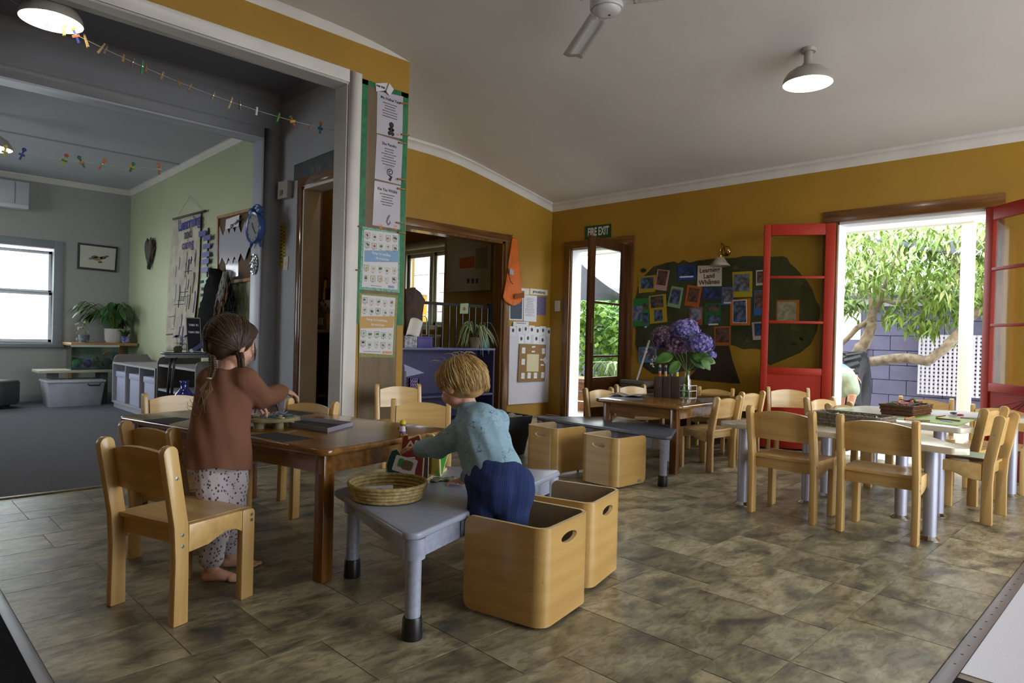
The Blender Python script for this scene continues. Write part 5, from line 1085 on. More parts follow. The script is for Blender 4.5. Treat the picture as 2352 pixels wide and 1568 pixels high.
for k, (u0, v0, u1, v1) in enumerate(((585, 948, 606, 905), (640, 945, 621, 915))):
    t2 = thing('paint_brush', ('dark handled brush under the girl\'s sleeve', 'dark handled brush standing in the middle of the palette')[k], 'brush', pc)
    a = at(u0, v0, 2, TZ+.046); d = _fw + _r2*((u1-1176)/FPX) - _u2*((v1-784)/FPX); b = Vector((0, 0, CH))+d*((a.length*.985-.0)/d.length)
    b = a+Vector((.02 if k == 0 else -.025, 0, .085))
    MB().tube([a, a.lerp(b, .2), b], [.002, .005, .0055], 8).build('handle', mat('brush_dark', '2b2c33', .4), t2, smooth=True); MB().tube([a-(b-a)*.02, a.lerp(b, .12)], [.003, .005], 8).build('bristles', mat('paint_7a3a34', '7a3a34', .3), t2)
# ---- coiled basket on the grey table
bc = Vector((1.362, 1.968, GZ)); t = thing('coiled_basket', 'round coiled straw basket on the blue grey table', 'basket', bc)
straw = mat('straw_coil', 'b5a26c', .7, c2='8c7a4c', scale=60, bump=.2, bscale=120)
for k in range(5):
    r = .118+.004*k; z = GZ+.009+k*.0115; mb = MB(); n = 72
    mb.tube([(bc.x+r*math.cos(2*PI*i/n), bc.y+r*math.sin(2*PI*i/n), z) for i in range(n)], [.0075 if i % 2 else .0062 for i in range(n)], 8, closed=True); mb.build('coil', straw, t, smooth=True)
for k in range(8): 
    r = .108-k*.0135; n = 48; mb = MB(); mb.tube([(bc.x+r*math.cos(2*PI*i/n), bc.y+r*math.sin(2*PI*i/n), GZ+.007) for i in range(n)], [.007 if i % 2 else .006 for i in range(n)], 6, closed=True); mb.build('base_coil', straw, t, smooth=True)
def card(label, M, w_, h_, pics):
    t = thing('picture_card', label, 'card', M.translation); MB(M).prism(rrect(w_, h_, .006), 0, .0012).build('card', mat('card_white', 'c9c6cf', .4), t)
    for (x0, y0, x1, y1, c_) in pics: MB(M).prism(rrect(x1-x0, y1-y0, min(x1-x0, y1-y0)*.3), .0013, .0017, Matrix.Translation(((x0+x1)/2, (y0+y1)/2, 0))).build('print', mat('cardprint_'+c_, c_, .5), t)
    return t
Mc = frame((1.335, 1.985, GZ+.028), (.80, -.58, .06), (.45, .7, .22)); card('white card with purple flower lying in the straw basket', Mc, .10, .062, [(-.015, -.012, .012, .012, '8f7aa0'), (.02, -.004, .045, .002, '4a4a4a')])
# toys
o_ = at(938, 1088, 2, GZ); 
Mk = frame(at(930, 1068, 1, 2.07), (.72, -.66, -.25), (.35, .25, .72)); card('white card with a green tree and brown patch leaning on the toys', Mk, .085, .062, [(-.028, -.012, -.008, .022, '3a8a3a'), (-.012, -.018, .03, .02, '6b5a48')])
cut = mat('cut_edge', 'c9b98a', .6)
def cutout(name, label, base, u, poly, h, c_, details=(), th=.012):
    "stand-up wooden cut-out: pale sawn edge with a painted face on each side"
    t = thing(name, label, 'wooden toy', base); M = frame(base, u, Z3); poly = [(x*1.12, y*1.16) for x, y in poly]; details = [([(x*1.12, y*1.16) for x, y in pl], cc) for pl, cc in details]
    MB(M).prism(poly, -th/2, th/2).build('board', cut, t, bevel=.001); cx = sum(p[0] for p in poly)/len(poly); cy = sum(p[1] for p in poly)/len(poly)
    fc = [(cx+(x-cx)*.91, cy+(y-cy)*.93) for x, y in poly]
    for s in (1, -1): MB(M).prism(fc, s*(th/2+.0002), s*(th/2+.0006)).build('painted_face', mat('toy_'+c_, c_, .4), t)
    for pl, cc in details:
        for s in (1, -1): MB(M).prism(pl, s*(th/2+.0007), s*(th/2+.0012)).build('painted_detail', mat('toy_'+cc, cc, .4), t)
    return t
ud = Vector((.80, -.60, 0))
hb_ = at(941, 1110, 2, GZ)
cutout('toy_house', 'red wooden toy house with white trim', hb_, ud, [(-.035, 0), (.045, 0), (.05, .115), (.03, .165), (-.01, .150), (-.012, .165), (-.028, .163), (-.032, .13)], .16, '7a2a24',
    [([(-.028, .105), (-.002, .145), (.002, .143), (.028, .10), (.024, .098), (-.001, .135), (-.024, .102)], 'd8c9b8'), ([(-.012, .01), (-.014, .088), (.016, .090), (.018, .01), (.013, .01), (.012, .085), (-.009, .083), (-.007, .01)], 'd8c9b8'), ([(.02+.007*math.cos(a), .135+.011*math.sin(a)) for a in [2*PI*i/10 for i in range(10)]], 'd0d4e0')])
cutout('toy_tree', 'dark green wooden toy tree at the left of the red house', hb_+Vector((-.045, .038, 0)), ud, [(-.02, 0), (.02, 0), (.034, .03), (.03, .06), (.034, .085), (.018, .10), (.006, .118), (-.012, .112), (-.022, .09), (-.03, .06), (-.026, .03)], .12, '1f4a46')
gb = at(985, 1098, 2, GZ)
cutout('toy_house', 'yellow wooden toy house with a brown door and green bushes', gb+Vector((.0, .0, .012)), Vector((.55, -.835, 0)).normalized()*-1, [(-.045, 0), (.045, 0), (.04, .06), (.03, .11), (.012, .145), (-.012, .145), (-.03, .125), (-.04, .07)], .14, '9a8a3a',
    [([(-.01, .005), (-.012, .07), (-.002, .085), (.01, .07), (.012, .005)], '6b4a2a'), ([(.022, .0), (.022, .05), (.035, .06), (.044, .0)], '3f8a3a'), ([(-.044, .0), (-.036, .03), (-.026, .0)], '3f8a3a')])
cutout('toy_tree', 'bright green wooden toy tree behind the yellow house', gb+Vector((.06, .012, 0)), ud, [(-.012, 0), (.012, 0), (.02, .03), (.034, .08), (.03, .13), (.012, .16), (-.008, .15), (-.02, .1), (-.022, .05)], .16, '4a9a3a')
t = thing('wooden_strip', 'pale grooved wooden strip holding the yellow toy house', 'wooden toy', gb); a, b = at(968, 1112, 2, GZ+.006), at(1020, 1076, 2, GZ+.006); MB().bar(a, b, .026, .012).build('strip', mat('pale_wood', 'c2b88e', .5), t, bevel=.001)
for s in (-1, 1): MB().bar(a+Vector((.004*s, .006*s, .0075)), b+Vector((.004*s, .006*s, .0075)), .006, .003).build('groove_lip', MATS['pale_wood'], t)
cutout('toy_house', 'dark grey wooden toy house between the red and yellow ones', at(964, 1106, 2, GZ), ud, [(-.03, 0), (.03, 0), (.03, .09), (.0, .125), (-.03, .10)], .12, '3a3336', [([(-.02, .02), (-.018, .05), (-.005, .05), (-.005, .02)], 'b9b4b0')])
t = thing('bark_piece', 'flat grey green bark piece by the toddler\'s hand', 'bark', at(1018, 1108, 2, GZ)); c0_ = at(1016, 1104, 2, GZ); rg = random.Random(4)
MB().grid(lambda s, u: c0_+Vector((.80, -.6, 0))*((s-.5)*.105)+Vector((.6, .8, 0))*((u-.5)*(.05+.02*math.sin(s*9)))+Z3*(.006+.006*abs(math.sin(s*11+u*4))), 14, 6, .006, nrm=(0, 0, 1)).build('bark', mat('lichen_bark', '8a8a72', .9, c2='5f6452', scale=60, bump=.5), t, smooth=True)
fg = at(924, 1001, 2, TZ)
t = thing('toy_figure', 'small toy figure with a yellow helmet and white shirt on the table edge', 'toy figure', fg)
for s in (-1, 1): MB().tube([fg+ud*.006*s, fg+ud*.006*s+Z3*.014], [.007, .006], 10).build('leg', mat('toy_orange', 'b5641f', .4), t, smooth=True)
MB().lathe([(.013, .012), (.0135, .02), (.012, .036), (.006, .041)], 16, M=Matrix.Translation(fg)).build('body', mat('toy_white', 'd3d0d4', .4), t, smooth=True); MB().lathe([(.0139, .013), (.0139, .020)], 16, M=Matrix.Translation(fg)).build('belt', mat('toy_violet', '5a55a0', .4), t)
MB().sph(fg+Z3*.05, .0115).build('head', mat('toy_skin', '9a6a4a', .4), t, smooth=True); MB().lathe([(.0135, -.003), (.0135, .002), (.012, .009), (.007, .014), (0, .016)], 16, M=Matrix.Translation(fg+Z3*.05)).build('helmet', mat('toy_yellow', 'd9c51c', .35), t, smooth=True)
for s in (-1, 1): MB().tube([fg+ud*.012*s+Z3*.034, fg+ud*.018*s+Z3*.026], [.004, .004], 8).build('arm', mat('toy_skin', '9a6a4a', .4) if s < 0 else mat('toy_navy', '2a2c48', .4), t, smooth=True)
# ---- flower table
t = thing('marker_caddy', 'rough dark timber block holding marker pens', 'pen holder', at(1536, 920, 2, FZ)); cb = at(1536, 912, 2, FZ); dk = wood('rough_timber', '4a3a2c', '2f231a', .85, (40, 40, 2), coat=0)
uu = Vector((.25, -.97, 0)).normalized(); vv = Vector((.97, .25, 0)); Mb = frame(cb, uu, vv)
for k in range(3): MB(Mb).box((-.10+k*.067, -.06, 0), (-.036+k*.067, .06, .155+.004*k)).build('timber_post', dk, t, bevel=.004)
pens = [(1518, 'd8d0d4', 'd9601f'), (1527, 'd8d0d4', 'c9a02c'), (1537, 'c9cfe0', '2a3a7a'), (1546, 'c9cfe0', 'c9c02c')]
for k, (u, c1, c2_) in enumerate(pens):
    p0 = at(u, 880, 1, cb.y+.02-.035*k); p0 = Vector((cb.x, cb.y, 0))+uu*(-.075+k*.045)+Z3*(FZ+.157); top = .085
    t2 = thing('marker_pen', ('orange capped marker at the left of the timber block', 'mustard capped marker second in the timber block', 'dark blue marker third in the timber block', 'yellow topped marker at the right of the timber block')[k], 'marker pen', p0, 0, 'markers in the timber block')
    MB().cyl(p0-Z3*.001, p0+Z3*top, .0095, n=12).build('barrel', mat('pen_'+c1, c1, .35), t2, smooth=True, auto=True); MB().cyl(p0-Z3*.0, p0+Z3*.028, .0105, n=12).build('cap', mat('pen_'+c2_, c2_, .35), t2, smooth=True, auto=True); MB().cyl(p0+Z3*top, p0+Z3*(top+.008), .008, n=12).build('end_plug', mat('pen_'+c2_, c2_, .35), t2, smooth=True, auto=True)
    MB().lathe([(.0098, .04), (.0098, .07)], 12, M=Matrix.Translation(p0)).build('print', mat('pen_print', '3a3a5a', .5), t2)
vp = at(1577, 915, 2, FZ)
t = thing('flower_vase', 'clear glass bottle vase with hydrangeas on the flower table', 'vase', (vp.x, vp.y, FZ))
vg = glassmat('vase_glass', (.86, .93, .88), .12)
MB().lathe([(.034, .002), (.036, .01), (.037, .08), (.03, .13), (.02, .165), (.019, .20), (.022, .205), (.017, .205), (.017, .165), (.027, .13), (.034, .08), (.033, .012)], 24, M=Matrix.Translation((vp.x, vp.y, FZ))).build('bottle', vg, t, smooth=True)
MB().lathe([(.0, .011), (.032, .011), (.033, .07), (0, .07)], 20, M=Matrix.Translation((vp.x, vp.y, FZ))).build('water', glassmat('vase_water', (.75, .88, .72), .03), t, smooth=True)
green_st = mat('stem_green', '5f7f3a', .5); lf = mat('hydrangea_leaf', '4f7a2c', .45, c2='34591c', scale=12)
heads = [(1573, 757, .115, '8f86c0', '5a5296', 'blue'), (1530, 772, .115, '9a7f9c', '5f4560', 'pink'), (1610, 790, .11, '6f72b8', '3f4488', 'blue'), (1552, 795, .10, '957ba0', '553f62', 'pink'), (1512, 790, .065, '6a5f90', '3f3866', 'violet'), (1640, 815, .03, '9a9ad8', '6f6fc0', 'small')]
rg = random.Random(21)
for k, (u, v, r, c1, c2_, nm) in enumerate(heads):
    d = _fw + _r2*((u-1176)/FPX) - _u2*((v-784)/FPX); b = Vector((0, 0, CH))+d*((vp.x+.0)/d.x); b += Vector((rg.uniform(-.05, .05), rg.uniform(-.05, .05), 0))*(.3 if k else 0)
    MB().tube([(vp.x+rg.uniform(-.01, .01), vp.y+rg.uniform(-.01, .01), FZ+.02), (vp.x+rg.uniform(-.006, .006), vp.y+rg.uniform(-.006, .006), FZ+.2), Vector((vp.x, vp.y, FZ+.28)).lerp(b, .55), b], [.003, .003, .003, .004], 6).build('stem', green_st, t, smooth=True)
    h_ = MB().sph((0, 0, 0), (r*.72, r*.72, r*.5), 14, 10, M=Matrix.Translation(b)).build('flower_head', mat('floret_core_'+nm, c2_, .7), t, smooth=True); mb = MB(); mb2 = MB()
    n = int(420*(r/.11)**2)
    for i in range(n):
        a = rg.uniform(0, 2*PI); ph = math.acos(rg.uniform(-.75, 1)); dr = Vector((math.sin(ph)*math.cos(a), math.sin(ph)*math.sin(a), math.cos(ph)*.75)); p = b+dr*r*rg.uniform(.78, 1.03)
        s = rg.uniform(.006, .011); Mf = dr.to_track_quat('Z', 'Y').to_matrix().to_4x4(); Mf.translation = p; Mf = Mf @ Matrix.Rotation(rg.uniform(0, 6), 4, 'Z')
        tgt = mb if rg.random() < .6 else mb2
        for q_ in range(4):
            R_ = Mf @ Matrix.Rotation(q_*PI/2, 4, 'Z'); tgt.add([(0, 0, 0), (s*.9, s*.5, .002), (s*1.2, 0, 0), (s*.9, -s*.5, .002)], [(0, 3, 2, 1)], R_)
    mb.build('florets', mat('floret_'+nm, c1, .6), h_, kind='stuff'); mb2.build('florets_dark', mat('floret_mid_'+nm, c2_, .6), h_, kind='stuff')
def bigleaf(o, d, l, w_, m, parent, name='leaf', face=Z3):
    d = Vector(d).normalized(); sd = d.cross(face).normalized(); up = sd.cross(d)
    def fn(s, u):
        x = s; ww = w_*math.sin(PI*min(1, x*.92+.06))**.8; return Vector(o)+d*l*x+sd*(u-.5)*ww+up*(-.25*l*x*x+.18*abs(u-.5)*ww)
    return MB().grid(fn, 8, 6, .001).build(name, m, parent, smooth=True)
for k, (u, v, du, dv, l) in enumerate(((1590, 818, 1, -.15, .17), (1585, 822, .9, -.5, .13), (1545, 815, -.9, -.25, .14), (1560, 830, -.5, -.5, .12), (1578, 760, .1, -.1, .07), (1610, 825, .6, -.6, .1))):
    o = at(u, v, 0, vp.x-.03); bigleaf(o, _r2*du+Z3*dv-_fw*.3, l, l*.66, lf, t, face=Z3*.7-_fw)
wf_ = mat('white_sprig', 'd0cfd6', .7)
for k in range(3):
    a = at(1545+k*8, 835, 0, vp.x); b = at(1498+k*3, 838-k*9, 0, vp.x-.05); MB().tube([a, a.lerp(b, .5)+Z3*.03, b], .0015, 5).build('sprig_stem', green_st, t)
    for j in range(6): MB().sph(b+Vector((rg.uniform(-.015, .015), rg.uniform(-.015, .015), rg.uniform(-.015, .015))), .006, 6, 5).build('sprig_flower', wf_, t)
t = thing('wire_holder', 'white square wire holder around the vase bottle', 'wire holder', (vp.x, vp.y, FZ)); mb = MB(); wr = .052; wm = mat('white_wire', 'c9c6c4', .4)
for z in (.006, .06, .10):
    cs = [(vp.x-wr, vp.y-wr, FZ+z), (vp.x+wr, vp.y-wr, FZ+z), (vp.x+wr, vp.y+wr, FZ+z), (vp.x-wr, vp.y+wr, FZ+z)]; mb.tube(cs, .0025, 6, closed=True)
for sx in (-1, 1):
    for sy in (-1, 1): mb.cyl((vp.x+sx*wr, vp.y+sy*wr, FZ), (vp.x+sx*wr, vp.y+sy*wr, FZ+.10), .0025, n=6)
for s in (-.33, .33):
    for a, b in (((s, -1), (s, 1)), ((-1, s), (1, s))): mb.cyl((vp.x+a[0]*wr, vp.y+a[1]*wr, FZ+.006), (vp.x+b[0]*wr, vp.y+b[1]*wr, FZ+.006), .002, n=6)
mb.build('frame', wm, t)
bo = at(1440, 910, 2, FZ); t = thing('open_book', 'dark covered open book on the flower table', 'book', bo); ub = Vector((.35, -.94, 0)); M = frame(bo, ub, Vector((.94, .35, 0)))
for s in (-1, 1):
    MB(M).grid(lambda x, y: (s*x*.11, (y-.5)*.15, .004+.018*math.sin(x*PI*.75)*(1 if s < 0 else .8)), 8, 2, .003, nrm=(0, 0, 1)).build('pages', mat('page_grey', '9a948c', .7), t, smooth=True); MB(M).grid(lambda x, y: (s*x*.118, (y-.5)*.16, .002+.016*math.sin(x*PI*.75)*(1 if s < 0 else .8)), 8, 2, .002, nrm=(0, 0, 1)).build('cover', black, t, smooth=True)
flat_ = lambda lab, px, z, th, m, nm='paper_sheet', cat='paper': tag(flat(nm, px, z, th, m), lab, cat)
flat_('dark tray mat lying under the open book', [(1395, 913), (1410, 905), (1470, 908), (1478, 918), (1420, 917)], FZ, .0015, mat('slate_paper', '4a4a55', .5))
flat_('grey printed paper at the right of the vase', [(1600, 915), (1650, 913), (1655, 920), (1610, 923)], FZ, .0015, mat('grey_print', '7a7672', .6, c2='3a3a3c', scale=40))
# low bench along the wall with the case, stick and green bowl
t = thing('wall_bench', 'dark brown bench along the yellow wall below the painted tree', 'bench', (5.66, 3.3, 0)); dbw = wood('dark_bench_wood', '4a3622', '35261a', .5, (20, 2, 20), coat=.1)
MB().box((5.46, 2.66, .395), (XW-.003, 4.02, .425)).build('top', dbw, t, bevel=.003)
for y in (2.7, 3.3, 3.94): MB().box((5.5, y, 0), (XW-.01, y+.04, .395)).build('leg_panel', dbw, t)
zb_ = .425; cp = at(1443, 885, 0, 5.6); t = thing('storage_case', 'grey brown case lying on the wall bench', 'case', (5.62, 3.86, zb_))
MB().prism(rrect(.30, .075, .03), -.11, .11, frame((5.64, 3.86, zb_+.038), (0, -1, 0), (0, 0, 1))).build('body', mat('taupe_plastic', '6f675c', .5), t, bevel=.006); MB().box((5.525, 3.72, zb_+.036), (5.528, 4.0, zb_+.041)).build('lid_seam', black, t)
t = thing('green_bowl', 'green plastic bowl lid on the wall bench', 'bowl', (5.62, 3.45, zb_)); MB().lathe([(.04, 0), (.12, .05), (.125, .055), (.06, .085), (.055, .10), (0, .10)], 24, M=Matrix.Translation((5.64, 3.46, zb_))).build('bowl', mat('green_plastic', '1f7a46', .4), t, smooth=True)
t = thing('white_stick', 'white stick with a knot leaning against the yellow wall', 'stick', (5.70, 3.68, zb_)); a = at(1457, 877, 0, 5.56); a.z = zb_; b = at(1491, 782, 0, 5.83); b = a.lerp(b, 1.0)
MB().tube([a, a.lerp(b, .5), b], .012, 8).build('shaft', mat('stick_white', 'b5afaa', .6), t, smooth=True); k_ = a.lerp(b, .78)
for j in range(6): MB().sph(k_+Vector((rg.uniform(-.01, .01), rg.uniform(-.025, .025), rg.uniform(-.02, .02))), .014, 8, 6).build('knot', MATS['stick_white'], t, smooth=True)
# ---- cream tables: baskets, mats, papers
def woven_box(label, name, P, z, h, m, m2, flare=0, rows=9, n=26):
    t = thing(name, label, 'basket', (sum(p[0] for p in P)/4, sum(p[1] for p in P)/4, z)); c = Vector((sum(p[0] for p in P)/4, sum(p[1] for p in P)/4))
    for r in range(rows):
        mb = MB(); ring = []
        for k in range(4):
            a, b = Vector(P[k]), Vector(P[(k+1) % 4])
            for i in range(n):
                p = a.lerp(b, i/n); p = c+(p-c)*(1+flare*r/rows); o = (.0035 if (i+r) % 2 else -.0015); dd = (p-c).normalized(); ring.append((p.x+dd.x*o, p.y+dd.y*o, z+h/rows*(r+.5)))
        mb.tube(ring, h/rows*.52, 6, closed=True); mb.build('woven_row', m if r % 2 else m2, t, smooth=True)
    MB().prism([tuple(c+(Vector(p)-c)*.98) for p in P], z, z+.006).build('base', m2, t)
    return t
sg = mat('seagrass', '7d6e5c', .8, c2='54493c', scale=70, bump=.3); sg2 = mat('seagrass_light', '95866f', .8, c2='65594a', scale=70, bump=.3)
SBP = [(3.955, 1.455), (3.86, 1.235), (3.99, 1.03), (4.04, 1.42)]
sa, sb, sc_ = at(1908, 972, 2, AZ), at(2048, 978, 2, AZ), None
SBP = [(3.83, 1.475), (3.80, 1.11), (4.00, 1.09), (4.03, 1.46)]
woven_box('grey seagrass basket on the near cream table', 'seagrass_basket', SBP, AZ, .075, sg, sg2)
t = thing('pen_bundle', 'coloured pencils lying in the seagrass basket', 'pencils', (3.92, 1.28, AZ+.01))
for k in range(14):
    y = 1.14+k*.021; MB().cyl((3.84, y+rg.uniform(-.02, .02), AZ+.05+.006*(k % 3)), (3.98, y+rg.uniform(-.02, .02), AZ+.055+.006*(k % 2)), .0045, n=6).build('pencil', mat('pc_%d' % (k % 5), ('2f4a46', 'c9c9c9', '4a2f2a', '2a3a5a', '6b6a3a')[k % 5], .5), t)
br = mat('woven_brown', '7a5128', .6, c2='573615', scale=60, bump=.2); br2 = mat('woven_brown_dark', '63401d', .6, c2='3f2710', scale=60, bump=.2)
CBP = [tuple(at(*p, 2, BZ).xy) for p in ((2040, 952), (2098, 958), (2128, 946), (2072, 941))]
CBP = [(4.46, 1.29), (4.44, 1.12), (4.74, 1.10), (4.76, 1.27)]
woven_box('brown woven craft basket with painted white flowers on the far cream table', 'craft_basket', CBP, BZ, .065, br, br2, .10, 6)
t = thing('craft_bits', 'jumble of coloured craft strips heaped in the brown basket', 'craft pieces', (4.6, 1.19, BZ+.02))
for k in range(26):
    c1 = ('8a2f24', '2f2a28', 'a5563a', '3f7a3a', '9a8a7a', 'b5482a')[k % 6]; p = Vector((4.6+rg.uniform(-.12, .12), 1.19+rg.uniform(-.055, .055), BZ+.055+rg.uniform(0, .02))); d = Vector((rg.uniform(-1, 1), rg.uniform(-1, 1), rg.uniform(-.15, .3))).normalized()*rg.uniform(.03, .07); MB().bar(p-d, p+d, .012, .006).build('strip', mat('craft_'+c1, c1, .6), t)
gm_ = mat('lime_mat', '86b02c', .45)
flat_('lime green craft mat at the front of the far cream table', [(2050, 962), (2127, 955), (2242, 965), (2200, 978)], BZ, .003, gm_, 'craft_mat', 'table mat')
flat_('lime green craft mat at the left of the far cream table', [(1885, 947), (1922, 940), (1960, 941), (1935, 948)], BZ, .003, gm_, 'craft_mat', 'table mat')
flat_('white drawing paper on the far cream table behind the lime mat', [(2122, 952), (2152, 942), (2262, 950), (2255, 961)], BZ, .0012, paper)
flat_('blue grey card lying on the lime mat', [(2160, 966), (2167, 962), (2190, 964), (2188, 970)], BZ+.003, .002, mat('dusty_blue', '6f7a90', .5), 'blue_card', 'card')
flat_('small yellow note by the seagrass basket', [(1880, 979), (1888, 975), (1904, 977), (1896, 981)], AZ, .0015, mat('mustard_note', 'a59a52', .6), 'yellow_note', 'note')
for lab, (u0, v0, u1, v1), z, c1 in (('orange and brown craft strip on the lime mat', (2078, 964, 2135, 966), BZ+.008, '8a4a1c'), ('brown pencil on the lime mat beside the blue card', (2150, 960, 2205, 966), BZ+.008, '8a6a2c')):
    t = thing('craft_stick', lab, 'craft stick', at(u0, v0, 2, z)); a, b = at(u0, v0, 2, z), at(u1, v1, 2, z); MB().bar(a, b, .012, .007).build('stick', mat('stick_'+c1, c1, .6), t); MB().bar(a+Z3*.007, a.lerp(b, .4)+Z3*.02, .008, .006).build('loose_end', mat('stick_orange', 'c9781f', .6), t)
t = thing('scissors', 'black and red handled scissors on the white drawing paper', 'scissors', at(2195, 952, 2, BZ)); a = at(2195, 951, 2, BZ+.012)
for s, c1 in ((1, black), (-1, mat('red_handle', 'a8202c', .4))):
    mb = MB(); mb.tube([a+Vector((.06*math.cos(q_)*.5+.03, s*.018+.014*math.sin(q_), .004*s)) for q_ in [2*PI*i/14 for i in range(14)]], .004, 6, closed=True); mb.build('handle', c1, t, smooth=True); MB().bar(a, a+Vector((-.09, -s*.012, 0)), .012, .002).build('blade', chrome, t)
ch = at(2222, 1006, 2, .335); t = thing('clip_board', 'white and green paper on a brown board resting on the side-on chair', 'clipboard', (4.33, .86, .325))
MB().box((4.20, .72, .316), (4.44, .99, .328)).build('board', mat('brown_board_2', '5a3a24', .6), t); MB().box((4.21, .73, .3285), (4.43, .98, .331)).build('paper', mat('pale_green_page', 'c2d4b4', .5), t)
# ================================================================ passage and carpeted room
GX = XG; CL = 2.435
t = thing('alarm_box', 'small grey white alarm box beside the varnished frame', 'alarm box', at(659, 437, 0, 2.60)); ab = mat('alarm_plastic', '9a968e', .5)
sheet('case', [(652, 420), (674, 416), (672, 455), (650, 460)], 0, 2.60, -1, .05, ab, t); sheet('grille', [(657, 440), (663, 438), (662, 450), (656, 452)], 0, 2.60, -1, .004, mat('dim_grey', '5a5a58', .6), t, .051); sheet('cover', [(646, 448), (652, 447), (650, 458), (644, 460)], 0, 2.60, -1, .02, ab, t)
t = thing('number_strip', 'long yellow number strip on the grey passage wall', 'growth chart', at(650, 560, 0, 2.60)); sheet('strip', [(645, 514), (648, 511), (655, 511), (658, 514), (655, 610), (651, 616), (645, 616), (641, 610)], 0, 2.60, -1, .003, mat('chart_yellow', 'a08a1c', .5), t)
for k in range(11): sheet('mark', [(645, 520+k*8), (650, 519.5+k*8), (650, 522+k*8), (645, 522.5+k*8)], 0, 2.60, -1, .0006, ink, t, .0031); sheet('mark', [(651.5, 523+k*8), (655, 522.6+k*8), (654.6, 525+k*8), (651, 525.4+k*8)], 0, 2.60, -1, .0006, ink, t, .0031)
t = thing('light_switch', 'white light switch below the yellow number strip', 'light switch', at(658, 605, 0, 2.60)); sheet('plate', [(654, 590), (664, 588), (662, 620), (652, 621)], 0, 2.60, -1, .008, MATS['switch_plastic'], t); sheet('rocker', [(657, 602), (660, 601), (659, 608), (656, 609)], 0, 2.60, -1, .003, MATS['switch_plastic'], t, .0081)
t = thing('group_photo', 'long dark framed group picture above the passage doorway', 'picture', at(725, 380, 0, 2.60)); sheet('frame', [(679, 380), (776, 342), (775, 393), (678, 415)], 0, 2.60, -1, .012, mat('dark_green_frame', '2f4038', .5), t)
sheet('print', [(682, 382), (774, 347), (773, 390), (681, 411)], 0, 2.60, -1, .001, mat('group_print', '4a4448', .4, c2='2f4a44', scale=14), t, .0125)
for k, c_ in enumerate(('6b3a2c', '2f3f6b', '4a5a4a', '6a5a52', '3f3a4a', '5a3a34')): sheet('figure', [(688+k*14, 395-k*5.2), (697+k*14, 391.7-k*5.2), (697+k*14, 404-k*4), (688+k*14, 407-k*4)], 0, 2.60, -1, .0006, mat('fig_'+c_, c_, .5, var=.3, scale=30), t, .0136)
# store shelf with boxes
t = thing('store_shelf', 'white shelf in the yellow store behind the doorway', 'shelf', (2.9, 5.4, 0)); sz = at(745, 757, 0, 2.96).z
MB().box((2.72, 5.1, sz-.025), (2.998, 6.4, sz)).build('board', mat('shelf_grey', '8a8a8e', .5), t); MB().box((2.99, 5.06, 0), (2.999, 6.4, sz-.03)).build('backing', mat('shelf_dark', '4a4a55', .6), t); MB().box((2.74, 5.1, .35), (2.985, 6.4, .37)).build('board', mat('shelf_dark', '4a4a55', .6), t)
def bx_on(name, label, u0, u1, v0, v1, m, extra=None):
    p = at((u0+u1)/2, v1, 0, 2.93); a, b = at(u0, v1, 0, 2.93).y, at(u1, v1, 0, 2.93).y; h_ = at((u0+u1)/2, v0, 0, 2.93).z-at((u0+u1)/2, v1, 0, 2.93).z
    return (min(a, b), max(a, b), h_)
a, b, h_ = bx_on('', '', 733, 772, 705, 752, None); zt_ = sz
t = thing('ochre_box', 'ochre box with a white label on the store shelf', 'box', (2.9, (a+b)/2, sz)); MB().box((2.84, a, sz), (2.985, b, sz+.14)).build('body', mat('ochre_card', '7d6420', .6), t, bevel=.002); MB().box((2.836, a+.06, sz+.04), (2.84, b-.03, sz+.10)).build('label', paper, t)
t = thing('flower_bag', 'white bag with purple flower print on the ochre box', 'bag', (2.9, (a+b)/2, sz+.14)); Mg = Matrix.Translation((2.91, (a+b)/2-.02, sz+.14)); MB(Mg).sph((0, 0, .055), (.05, (b-a)*.45, .06), 18, 12).build('body', mat('bag_white', 'b9aeb6', .6), t, smooth=True)
for k in range(7): MB(Mg).prism([(.014*math.cos(q_), .014*math.sin(q_)) for q_ in [2*PI*i/8 for i in range(8)]], 0, .001, frame((-.052, -.1+k*.033, .04+.03*(k % 3)), (0, -1, 0), (0, 0, 1))).build('flower', mat('violet_print', '6a4a8a', .6), t)
t = thing('maroon_box', 'maroon box leaning behind the flower bag', 'box', (2.97, (a+b)/2, sz+.14)); MB().box((2.965, a, sz), (2.998, b-.02, sz+.36)).build('body', mat('maroon_card', '5f1f22', .6), t, bevel=.002)
t = thing('yellow_pole', 'yellow pole with a black tip leaning in the store', 'pole', (2.8, b+.1, sz)); pa_, pb_ = at(738, 740, 0, 2.90), at(748, 640, 0, 2.985); pa_.z = sz; MB().tube([pa_, pb_], .012, 8).build('shaft', mat('pole_yellow', 'b5961c', .5), t, smooth=True); MB().sph(pb_, .018).build('tip', black, t, smooth=True)
# ---- far wall
t = thing('air_conditioner', 'white wall air conditioner at the left edge', 'air conditioner', (1.1, YF-.1, 2.2)); acm = mat('ac_white', 'b5b6ba', .4)
MB().box((.68, YF-.19, 2.235), (1.465, YF, 2.50)).build('case', acm, t, bevel=.012); MB().box((.70, YF-.20, 2.195), (1.46, YF-.03, 2.25)).build('louvre', mat('ac_bright', 'd0d1d6', .35), t, bevel=.01); MB().box((1.33, YF-.195, 2.2), (1.335, YF-.185, 2.49)).build('seam', inkg, t)
t = thing('bird_picture', 'black framed bird drawing on the pale grey wall', 'picture', at(223, 592, 1, YF)); fr_ = [(178.5, 557), (270, 567.5), (266.5, 625.5), (177, 617)]
sheet('frame', fr_, 1, YF, -1, .02, black, t); sheet('mount', [(183.5, 562), (265.5, 571.5), (262, 620.5), (182, 612.5)], 1, YF, -1, .001, mat('mount_paper', 'bfbdb4', .5), t, .0205)
